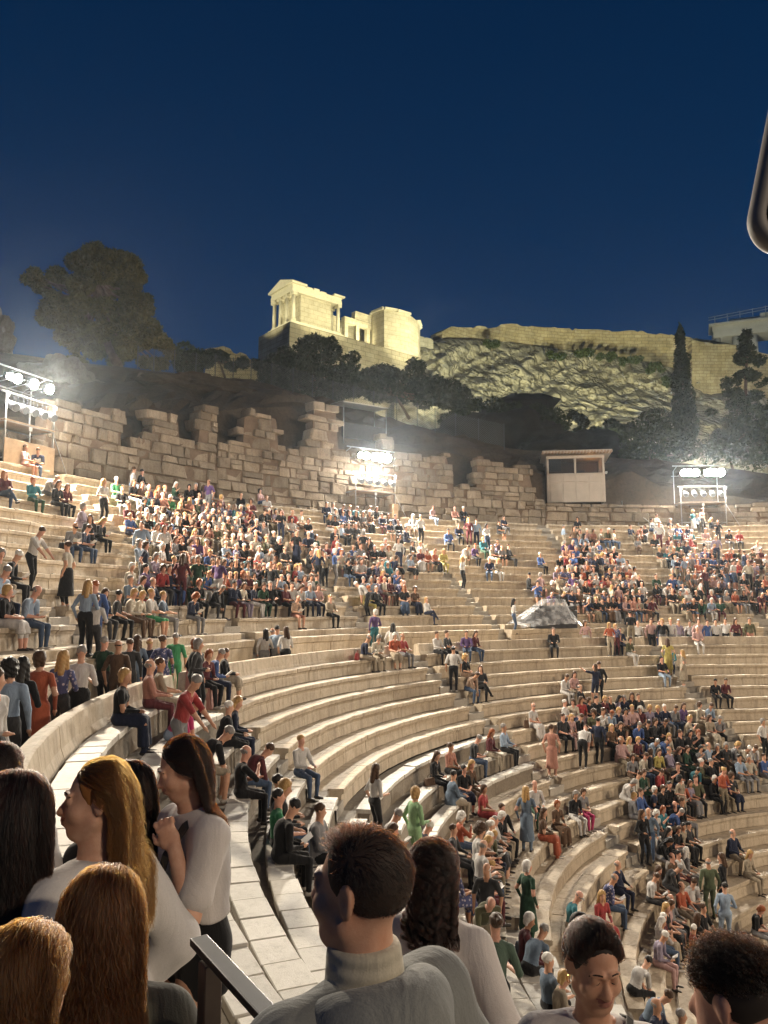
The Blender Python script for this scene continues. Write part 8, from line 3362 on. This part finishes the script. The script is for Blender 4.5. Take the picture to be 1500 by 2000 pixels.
def torso_fig(J, w, infl, sleeve, hem, sw, fem, loose=0.0):
    """garment shell over torso and arms"""
    f = Fig()
    up, lat, fw = J['up'], J['lat'], J['fw']
    M = np.array([lat, fw, up]).T
    ph, chest, nb = J['ph'], J['chest'], J['neckb']
    f.ell('t', 0, ph + up * 0.02, np.array((0.168 * w, 0.118 * w, 0.13)) + infl + loose * 0.5, M, 0.06)
    f.ell('t', 0, ph + up * 0.16, np.array((0.148 * w, 0.104 * w, 0.16)) + infl + loose * 0.4, M, 0.07)
    f.ell('t', 0, chest, np.array((0.156 * w, 0.112 * w, 0.165)) + infl, M, 0.07)
    if fem:
        for sx in (-1, 1):
            f.ell('t', 0, chest + lat * sx * 0.062 + fw * 0.07, np.array((0.064, 0.06, 0.064)) + infl, M, 0.05)
    if hem > 0.05:
        f.cone('t', 0, ph + up * 0.05, ph - up * hem, 0.135 * w + infl + loose * 0.4, 0.150 * w + infl + loose, 0.06)
    for sx in (-1, 1):
        f.cone('t', 0, nb - up * 0.035 + lat * 0.03 * sx, nb - up * 0.075 + lat * sw * sx * 0.92, 0.050 + infl, 0.058 + infl, 0.05)
        sh, el, wr = J['sh%d' % sx], J['el%d' % sx], J['wr%d' % sx]
        r = 0.052 if fem else 0.058
        if sleeve == 'long':
            f.cone('t', 0, sh, el, r + infl + 0.004, r + infl + loose * 0.4, 0.04)
            f.cone('s%d' % sx, 0, el, wr - (wr - el) * 0.02, r + infl + loose * 0.4, 0.036 + infl + loose * 0.3, 0.03)
        elif sleeve:
            e = sh + (el - sh) * sleeve
            f.cone('t', 0, sh, e, r + infl + 0.004, r + infl + 0.008, 0.04)
    return f


def fold_disp(amp, f1=16.0, seed=0.0):
    def d(P):
        a = np.sin(P[:, 0] * f1 + 2.3 * np.sin(P[:, 2] * 7 + seed) + seed) * np.sin(P[:, 1] * f1 * 0.8 + 1.9 * np.sin(P[:, 2] * 9 + 1 + seed))
        b = np.sin(P[:, 2] * f1 * 1.3 + 2.5 * np.sin(P[:, 0] * 9 + seed))
        return amp * (a * 0.7 + b * 0.4)
    return d


def fore(label, px, py, depth, rel, pose, s=1.0, skin=None, top=None, bottom=None, sleeve=None, hem=0.10, neck=0.02, infl=0.010, loose=0.0, fold=0.006, hair=None, hcol=None, scalp_mat=None, parts=(), group='people standing close by on the landing'):
    """one close figure: continuous body, garments and hair as its parts; head placed where the photograph has it"""
    fine = pose.get('fine', False)
    f, hc, M = build_person(pose, fine)
    J = f.joints
    Rz = math.atan2(_fw.y, _fw.x) - R_(rel) - math.pi / 2
    head = at(px, py, depth)
    rot = Matrix.Rotation(Rz, 3, 'Z')
    base = head - rot @ (Vector(hc) * s)
    root = tag(empty('person', base, Rz), label, 'person', group)
    root.scale = (s, s, s)
    lo, hi = (-0.55, -0.55, -0.02), (0.55, 0.62, 1.85)
    me = f.mesh('body', lo, hi, 0.012, axes=fx_axes(hc, lo, hi, 0.0050 if fine else 0.009, 0.0145), relax=0)
    for m in (skin, top or skin, skin if pose.get('bare') else bottom, SHOE, skin, skin if pose.get('bare') else bottom, LIP):
        me.materials.append(m)
    # zones under garments are skin, so that hems read as hems
    mi = np.zeros(len(me.polygons), np.int32)
    me.polygons.foreach_get('material_index', mi)
    mi[(mi == 1) | (mi == 4)] = 0
    me.polygons.foreach_set('material_index', mi)
    obj('body', me, root)
    nb, up, ph = J['neckb'], J['up'], J['ph']
    nd = J['nd']
    if top is not None:
        g = torso_fig(J, pose.get('w', 1.0), infl, sleeve, hem, pose.get('sw', 0.168 if pose.get('fem') else 0.185), pose.get('fem'), loose)
        if neck is not None:
            cpt = nb + nd * 0.045
            g.cut('t', lambda P: d_ell(P, nb + nd * (0.035 + neck), (0.078 + neck, 0.078 + neck, 0.065)), 0.006)
        zc = ph[2] - hem
        g.cut('t', lambda P: P[..., 2] - zc + 0.012 * np.sin(P[..., 0] * 30 + P[..., 1] * 25), 0.004)
        obj('shirt', g.mesh('shirt', (-0.6, -0.5, zc - 0.05), (0.6, 0.6, nb[2] + 0.15), 0.0105, disp=fold_disp(fold, 17, px * 0.01), zones=False, relax=1), root, top, True)
    if hair:
        sm = scalp(M, hc, 1.0, hair.get('grow', 0.004))
        h = obj('hair', sm, root, scalp_mat or hcol, True)
        kw = {k: v for k, v in hair.items() if k not in ('grow',)}
        cv = strands(f, M, hc, 1.0, hcol, **kw)
        so = bpy.data.objects.new('strands', cv)
        COL.objects.link(so)
        so.parent = h
    return root, f, J, hc, M


ST = dict(lf=(-0.10, 0.02, 0.0), rf=(0.10, 0.0, 0.0))
WHITE_T = fabric('white_cotton', (.60, .565, .54))
WHITE_S = fabric('white_shirt', (.60, .585, .57))
BLACK_C = fabric('black_cotton', (.010, .010, .011))
GREY_H = fabric('grey_hoodie', (.215, .225, .215), fold=0.45)
RIB = fabric('cream_rib_knit', (.50, .46, .36), rib=11.0)
DARKC = fabric('dark_cotton', (.02, .02, .024))
FAIR, TANS = SKINS[0], SKINS[2]

# landing the close group stands on
_lp = on_ring(300, 1900, 24.9) if False else Vector((-25.0, 0.6, 0))
bm = bmesh.new()
_e = Vector((_fw.x, _fw.y, 0)).normalized()
bm_box(bm, CAMPOS + _e * 1.5 - _rt * 0.85 - Vector((0, 0, EYE - 0.07)), (3.0, 1.9, 0.30), Matrix.Rotation(math.atan2(_e.y, _e.x), 3, 'Z'))
bevel_all(bm, 0.02)
tag(obj('stone_landing', bm, None, PAVE), kind='structure')

# 1 young man in the middle, seen from behind his left shoulder
H_BR = hair_mat('brown_hair', 0.96, 0.75)
S_BR = plain_mat('brown_scalp', (.030, .017, .010), 0.7)
man, f, J, hc, M = fore('young man in grey hoodie and cream roll neck, seen from behind in the centre', 706, 1736, 1.58, -38,
                        dict(**ST, la=(-0.26, 0.05, -0.05), ra=(0.26, 0.06, -0.05), look=(-0.42, 1, 0.02), head=(-0.02, 0.05, 1.0), fine=True), 1.0, SKINS[1], GREY_H, DARKC, 'long', 0.12, 0.035, 0.016, 0.02, 0.009,
                        dict(n=16000, length=0.050, seed=1, mode='short', radius=0.00043, steps=8, clump=0.3, frizz=0.0008, grow=0.001, back=-0.62), H_BR, S_BR)
nb, nd = Vector(J['neckb']), Vector(J['nd'])
g = Fig()
g.cone('c', 0, np.array(nb - nd * 0.02), np.array(nb + nd * 0.050), 0.084, 0.076, 0.02)
g.cut('c', lambda P: -((P - np.array(nb + nd * 0.078)) @ np.array(nd)), 0.006)
obj('roll_neck', g.mesh('roll_neck', np.array(nb) - 0.15, np.array(nb) + 0.16, 0.006, zones=False, relax=1), man, RIB, True)
g = Fig()
lat, fw_, up_ = Vector(J['lat']), Vector(J['fw']), Vector(J['up'])
for a in range(14):
    t0, t1 = R_(-50 + a * 20), R_(-50 + (a + 1) * 20)
    q = [nb - up_ * (0.045 - 0.02 * math.sin(t)) + lat * (0.115 * math.cos(t)) - fw_ * (0.095 * math.sin(t) + 0.012) for t in (t0, t1)]
    rr = 0.038 + 0.020 * max(0, math.sin((t0 + t1) / 2))
    g.cone('h', 0, np.array(q[0]), np.array(q[1]), rr, rr, 0.03)
g.ell('h', 0, np.array(nb - up_ * 0.11 - fw_ * 0.135), (0.11, 0.05, 0.10), np.array([lat, fw_, up_]).T, 0.05)
obj('hood', g.mesh('hood', np.array(nb) - 0.32, np.array(nb) + 0.25, 0.0075, disp=fold_disp(0.005, 30, 2.0), zones=False, relax=1), man, GREY_H, True)

# 2 woman in profile, hand on her bag strap
H_DK = hair_mat('dark_brown_hair', 0.93, 0.75)
S_DK = plain_mat('dark_scalp', (.016, .010, .007), 0.7)
girl, f, J, hc, M = fore('woman in pale T-shirt and black shorts holding her bag strap, dark half-up hair', 358, 1500, 2.98, -130,
                         dict(fem=True, fine=True, bare=True, **ST, la=(-0.115, 0.150, 0.395), lah=(-0.55, -0.15, -1.0), ra=(0.25, 0.05, -0.05), look=(0.42, 1, -0.40), head=(0.06, 0.26, 1.0), lean=0.0, elb=1.1,
                              hands={'la': (0.75, V3(-0.75, 0.6, 0.2), V3(0.45, 0.25, 0.8), -1)}), 0.92, FAIR, WHITE_T, BLACK_C, 0.72, -0.10, 0.018, 0.012, 0.02, 0.007,
                         dict(n=12800, length=0.30, seed=2, mode='long', radius=0.00050, steps=16, clump=0.42, frizz=0.006, grow=0.002, grav=0.34, hairline=0.42), H_DK, S_DK)
# waisted shorts
g = Fig()
ph = J['ph']
g.ell('s', 0, ph, (0.178, 0.125, 0.125), None, 0.05)
g.ell('s', 0, ph + V3(0, 0, 0.12), (0.152, 0.112, 0.12), None, 0.06)
g.cut('s', lambda P: (ph[2] + 0.135) - P[..., 2], 0.004)
for sx in (-1, 1):
    g.cone('s', 0, ph + V3(sx * 0.09, 0, -0.02), ph + V3(sx * 0.10, 0.01, -0.34), 0.105, 0.102, 0.05)
g.cut('s', lambda P: P[..., 2] - (ph[2] - 0.17), 0.004)
obj('shorts', g.mesh('shorts', (-0.35, -0.3, ph[2] - 0.32), (0.35, 0.3, ph[2] + 0.2), 0.010, disp=fold_disp(0.003, 22), zones=False, relax=1), girl, BLACK_C, True)
el, wr = J['el-1'], J['wr-1']
bm = bmesh.new()
q0, q1 = Vector(el + (wr - el) * 0.06), Vector(el + (wr - el) * 0.15)
sh_ = Vector(J['sh-1'])
q0, q1 = Vector(J['sh-1'] + (el - J['sh-1']) * 0.80), Vector(J['sh-1'] + (el - J['sh-1']) * 0.88)
bm_tube(bm, q0, q1, 0.052, 0.050, 20)
obj('arm_band', bm, girl, STRAP)
# strap over the shoulder and the bag behind
bm = bmesh.new()
lat, fw_, up_ = Vector(J['lat']), Vector(J['fw']), Vector(J['up'])
nb = Vector(J['neckb'])
path = [nb - up_ * 0.22 - fw_ * 0.125 - lat * 0.08, nb - up_ * 0.08 - fw_ * 0.105 - lat * 0.095, nb + up_ * 0.012 - fw_ * 0.02 - lat * 0.095, nb - up_ * 0.04 + fw_ * 0.075 - lat * 0.085, nb - up_ * 0.14 + fw_ * 0.140 - lat * 0.065, nb - up_ * 0.28 + fw_ * 0.160 - lat * 0.03]
prev = None
for i, p in enumerate(path):
    t = (path[min(i + 1, 5)] - path[max(i - 1, 0)]).normalized()
    out = (p - (nb - up_ * 0.15)).normalized()
    sd_ = t.cross(out).normalized()
    ring = [bm.verts.new(p + sd_ * a + out * b) for a, b in ((-.017, .004), (.017, .004), (.017, .009), (-.017, .009))]
    if prev:
        for k in range(4):
            bm.faces.new((prev[k], prev[(k + 1) % 4], ring[(k + 1) % 4], ring[k]))
    prev = ring
obj('bag_strap', bm, girl, STRAP)
# brow, lashes and ear stud for a profile that can be seen
def face_bits(root, M, hc, sides=(-1, 1), brow=BROW):
    Mx = Matrix([list(r) for r in M])
    for sx in sides:
        bm = bmesh.new()
        pts = [Vector((sx * (0.015 + 0.036 * t), 0.0965 - 0.020 * t ** 1.6, 0.0300 + 0.004 * math.sin(t * 3.1) - 0.010 * t * t)) for t in (0, .25, .5, .75, 1)]
        for a, b in zip(pts, pts[1:]):
            bm_tube(bm, Vector(hc) + Mx @ a, Vector(hc) + Mx @ b, 0.0026, 0.0020, 6)
        obj('eyebrow', bm, root, brow)
        bm = bmesh.new()
        pts = [Vector((sx * (0.0175 + 0.027 * t), 0.0905 - 0.0105 * (t - .4) ** 2 * 4 - 0.004 * t, 0.0015 - 0.004 * math.sin(t * 3.1))) for t in (0, .25, .5, .75, 1)]
        for a, b in zip(pts, pts[1:]):
            bm_tube(bm, Vector(hc) + Mx @ a, Vector(hc) + Mx @ b, 0.0015, 0.0015, 5)
        obj('eyelash', bm, root, LASH)


face_bits(girl, M, hc)

# 3 long-haired blonde in a loose white shirt
H_BL = hair_mat('golden_hair', 0.42, 0.92)
S_BL = plain_mat('golden_scalp', (.28, .11, .025), 0.7)
blo_, f, J, hc, M = fore('woman with long golden hair in a loose white shirt, face turned left', 190, 1562, 2.5, -62,
                         dict(fem=True, **ST, la=(-0.22, 0.05, -0.05), ra=(0.20, 0.08, 0.0), look=(-0.95, 1, 0.0), head=(0.03, 0.06, 1), w=0.92, fine=True), 1.0, FAIR, WHITE_S, DARKC, 'long', 0.20, 0.02, 0.014, 0.035, 0.012,
                         dict(n=16000, length=0.43, seed=3, mode='long', radius=0.00050, steps=18, clump=0.32, frizz=0.006, grow=0.002, grav=0.36, hairline=0.30), H_BL, S_BL)
face_bits(blo_, M, hc, (-1,))

# 4 woman with long light brown hair, back turned
H_LB = hair_mat('light_brown_hair', 0.55, 0.8)
S_LB = plain_mat('light_brown_scalp', (.13, .075, .035), 0.7)
fore('woman with very long light brown hair, back turned, low at the left', 205, 1788, 1.98, -8, dict(fem=True, **ST, la=(-0.25, 0.05, -0.05), ra=(0.25, 0.05, 0.0), look=(-0.05, 1, -0.05), head=(0, 0.05, 1)), 0.98,
     FAIR, fabric('olive_top', (.12, .12, .10)), DARKC, 'long', 0.10, 0.02, 0.012, 0.02, 0.007,
     dict(n=16000, length=0.46, seed=4, mode='long', radius=0.00050, steps=18, clump=0.35, frizz=0.006, grow=0.002, grav=0.40, part=0.1), H_LB, S_LB)
# 5 blonde in the corner
H_B2 = hair_mat('honey_hair', 0.48, 0.82)
fore('person with honey blond hair at the bottom left corner, back turned', 55, 1922, 1.58, 6, dict(fem=True, **ST, la=(-0.25, 0.05, -0.05), ra=(0.25, 0.05, 0.0), look=(0.05, 1, -0.1), head=(0, 0.05, 1)), 0.97,
     FAIR, fabric('tan_top', (.25, .2, .15)), DARKC, 'long', 0.10, 0.02, 0.012, 0.02, 0.007,
     dict(n=14400, length=0.34, seed=5, mode='long', radius=0.00050, steps=16, clump=0.32, frizz=0.005, grow=0.002, grav=0.40), H_B2, S_LB)
# 6 dark long hair at the left edge
H_D2 = hair_mat('dark_auburn_hair', 0.95, 0.95)
fore('woman with long dark auburn hair at the left edge, back turned', 32, 1592, 2.4, -5, dict(fem=True, **ST, la=(-0.25, 0.05, -0.05), ra=(0.25, 0.05, 0.0), look=(-0.1, 1, -0.1), head=(0, 0.05, 1)), 1.0,
     FAIR, BLACK_C, DARKC, 'long', 0.10, 0.02, 0.012, 0.02, 0.007,
     dict(n=12800, length=0.48, seed=6, mode='long', radius=0.00050, steps=16, clump=0.32, frizz=0.005, grow=0.002, grav=0.40), H_D2, S_DK)
# 7 dark long hair between the blonde and the profile, black backpack
g7, f, J, hc, M = fore('woman with long dark hair and a black backpack behind the golden-haired woman', 250, 1548, 3.15, -20, dict(fem=True, **ST, la=(-0.25, 0.05, -0.05), ra=(0.25, 0.05, 0.0), look=(-0.1, 1, -0.1), head=(0, 0.05, 1)), 0.98,
     FAIR, BLACK_C, DARKC, 'long', 0.10, 0.02, 0.012, 0.02, 0.007,
     dict(n=10400, length=0.36, seed=7, mode='long', radius=0.00058, steps=16, clump=0.32, frizz=0.005, grow=0.002, grav=0.40), H_D2, S_DK)
g = Fig()
lat, fw_, up_ = J['lat'], J['fw'], J['up']
g.ell('b', 0, J['chest'] - fw_ * 0.21 - up_ * 0.03, (0.155, 0.085, 0.20), np.array([lat, fw_, up_]).T, 0.03)
g.ell('b', 0, J['chest'] - fw_ * 0.25 - up_ * 0.10, (0.12, 0.07, 0.11), np.array([lat, fw_, up_]).T, 0.03)
bp_ = obj('backpack', g.mesh('backpack', J['chest'] - 0.42, J['chest'] + 0.3, 0.012, disp=fold_disp(0.004, 25), zones=False, relax=1), None, BLACK_C, True)
bp_.matrix_world = g7.matrix_basis
tag(bp_, 'black backpack worn by the dark-haired woman at the left', 'backpack')

# 8 curly-haired woman in a white top with a red panel
H_CU = hair_mat('curly_auburn_hair', 0.9, 1.0)
cu, f, J, hc, M = fore('woman with dark auburn curls in a white top with a red panel', 852, 1708, 3.2, 22, dict(fem=True, **ST, la=(-0.25, 0.05, -0.05), ra=(0.25, 0.05, 0.0), look=(0.1, 1, -0.1), head=(0, 0.05, 1)), 1.0,
     FAIR, WHITE_T, DARKC, 'long', 0.10, 0.02, 0.012, 0.02, 0.007,
     dict(n=11200, length=0.25, seed=8, mode='long', radius=0.00058, steps=26, clump=0.85, frizz=0.016, grow=0.002, grav=0.32, curl=4.5, lift=0.012), H_CU, S_DK)
RED = fabric('red_cotton', (.45, .012, .014))
g = torso_fig(J, 1.0, 0.013, None, 0.06, 0.168, True, 0.02)
lt, fwv, uv_ = J['lat'], J['fw'], J['up']
cc = J['neckb'] - uv_ * 0.14 - lt * 0.085 - fwv * 0.12
g.cut('t', lambda P: 0.052 - np.abs((P - cc) @ (lt * 0.9 + uv_ * 0.2)) * -1 - 0.104 if False else -(np.maximum(np.abs((P - cc) @ lt) - 0.050, np.maximum(np.abs((P - cc) @ uv_ + 0.6 * ((P - cc) @ lt)) - 0.085, np.abs((P - cc) @ fwv) - 0.12))), 0.003)
obj('red_panel', g.mesh('red_panel', J['chest'] - 0.40, J['chest'] + 0.35, 0.0085, disp=fold_disp(0.004, 17, 846 * 0.01), zones=False, relax=1), cu, RED, True)

# 9 smiling woman looking down, lower right
H_BN = hair_mat('dark_pinned_hair', 0.93, 0.8)
sm, f, J, hc, M = fore('smiling woman in a white T-shirt looking down, dark hair pinned back', 1160, 1884, 2.50, 190,
     dict(fem=True, **ST, la=(-0.25, 0.06, -0.05), ra=(0.25, 0.05, -0.05), look=(-0.34, 1, -0.24), head=(-0.06, 0.12, 1), hs=1.0, fine=True), 1.0, SKINS[1], WHITE_T, DARKC, 0.75, 0.10, 0.030, 0.012, 0.02, 0.007,
     dict(n=14400, length=0.24, seed=9, mode='back', radius=0.00043, steps=16, clump=0.2, frizz=0.0015, grow=0.001, lift=0.010, zf=0.12, yf=0.74, hairline=0.40), H_BN, S_DK)
face_bits(sm, M, hc)
Mx = Matrix([list(r) for r in M])
g = Fig()
kc = np.asarray(hc) + np.asarray(M) @ np.array((0, -0.120, 0.055))
g.ell('k', 0, kc, (0.040, 0.036, 0.040))
obj('hair_knot', g.mesh('hair_knot', kc - 0.07, kc + 0.07, 0.006, disp=fold_disp(0.004, 90), zones=False), sm, S_DK, True)
GOLD = plain_mat('gold', (.65, .42, .14), 0.25, 1.0, 0.1)
for sx in (-1, 1):
    bm = bmesh.new()
    c0 = Vector(hc) + Mx @ Vector((sx * 0.079, -0.008, -0.050))
    for i in range(12):
        a, b = R_(i * 30), R_((i + 1) * 30)
        bm_tube(bm, c0 + Mx @ Vector((0, 0.012 * math.cos(a), 0.012 * math.sin(a))), c0 + Mx @ Vector((0, 0.012 * math.cos(b), 0.012 * math.sin(b))), 0.0016, 0.0016, 5)
    obj('earring', bm, sm, GOLD)
bm = bmesh.new()
nb, lat, fw_, up_ = Vector(J['neckb']), Vector(J['lat']), Vector(J['fw']), Vector(J['up'])
path = [nb - up_ * 0.02 - fw_ * 0.07 - lat * 0.10, nb + up_ * 0.010 + fw_ * 0.00 - lat * 0.115, nb - up_ * 0.05 + fw_ * 0.105 - lat * 0.09, nb - up_ * 0.14 + fw_ * 0.175 - lat * 0.045, nb - up_ * 0.28 + fw_ * 0.21 + lat * 0.02]
prev = None
for i, p in enumerate(path):
    t = (path[min(i + 1, 4)] - path[max(i - 1, 0)]).normalized()
    out = (p - (nb - up_ * 0.15)).normalized()
    sd_ = t.cross(out).normalized()
    ring = [bm.verts.new(p + sd_ * a + out * b) for a, b in ((-.012, .004), (.012, .004), (.012, .008), (-.012, .008))]
    if prev:
        for k in range(4):
            bm.faces.new((prev[k], prev[(k + 1) % 4], ring[(k + 1) % 4], ring[k]))
    prev = ring
obj('bag_strap', bm, sm, STRAP)

# 10 young man with a curly crop, lower right corner
H_CR = hair_mat('curly_dark_hair', 0.96, 0.7)
fore('young man with a dark curly crop and shaved sides at the bottom right corner', 1432, 1950, 1.78, -24, dict(**ST, la=(-0.26, 0.05, -0.05), ra=(0.26, 0.05, -0.05), look=(-0.3, 1, -0.25), head=(0, 0.1, 1)), 1.0,
     SKINS[3], DARKC, DARKC, 'long', 0.10, 0.02, 0.014, 0.02, 0.004,
     dict(n=14400, length=0.034, seed=10, mode='curly', radius=0.00050, steps=12, clump=0.5, frizz=0.006, grow=0.001, back=0.05, curl=1.4, hairline=0.75), H_CR, S_DK)
# 11 red-haired head at the bottom edge
H_RD = hair_mat('copper_hair', 0.55, 1.0)
fore('copper-haired person just showing at the bottom edge', 936, 2002, 3.3, 10, dict(fem=True, **ST, la=(-0.25, 0.05, -0.05), ra=(0.25, 0.05, 0.0), look=(0.05, 1, -0.1), head=(0, 0.05, 1)), 0.96,
     FAIR, DARKC, DARKC, 'long', 0.10, 0.02, 0.012, 0.02, 0.007,
     dict(n=9600, length=0.26, seed=11, mode='long', radius=0.00050, steps=12, clump=0.4, frizz=0.004, grow=0.002, grav=0.40), H_RD, plain_mat('copper_scalp', (.22, .05, .015), 0.7))
# 12 dark head behind, left edge
fore('dark-haired person half hidden at the left edge above the auburn hair', 2, 1512, 3.1, 0, dict(fem=True, **ST, la=(-0.25, 0.05, -0.05), ra=(0.25, 0.05, 0.0), look=(0.05, 1, -0.1), head=(0, 0.05, 1)), 0.97,
     FAIR, WHITE_S, DARKC, 'long', 0.10, 0.02, 0.012, 0.02, 0.007,
     dict(n=7200, length=0.20, seed=12, mode='long', radius=0.00058, steps=12, clump=0.4, frizz=0.004, grow=0.002, grav=0.40), H_D2, S_DK)
# ------------------------------------------------------------------ thin night haze that the floodlights catch
hz = bpy.data.materials.new('haze')
hz.use_nodes = True
_nt3 = hz.node_tree
_nt3.nodes.clear()
_o = _nt3.nodes.new('ShaderNodeOutputMaterial')
_v = _nt3.nodes.new('ShaderNodeVolumePrincipled')
_v.inputs['Color'].default_value = (0.74, 0.87, 1.0, 1)
_v.inputs['Density'].default_value = 0.00024
_v.inputs['Anisotropy'].default_value = 0.82
_nt3.links.new(_v.outputs[0], _o.inputs['Volume'])
bm = bmesh.new()
bm_box(bm, (20, 130, 39.5), (1240, 1240, 105.2))
tag(obj('haze', bm, None, hz), kind='stuff')
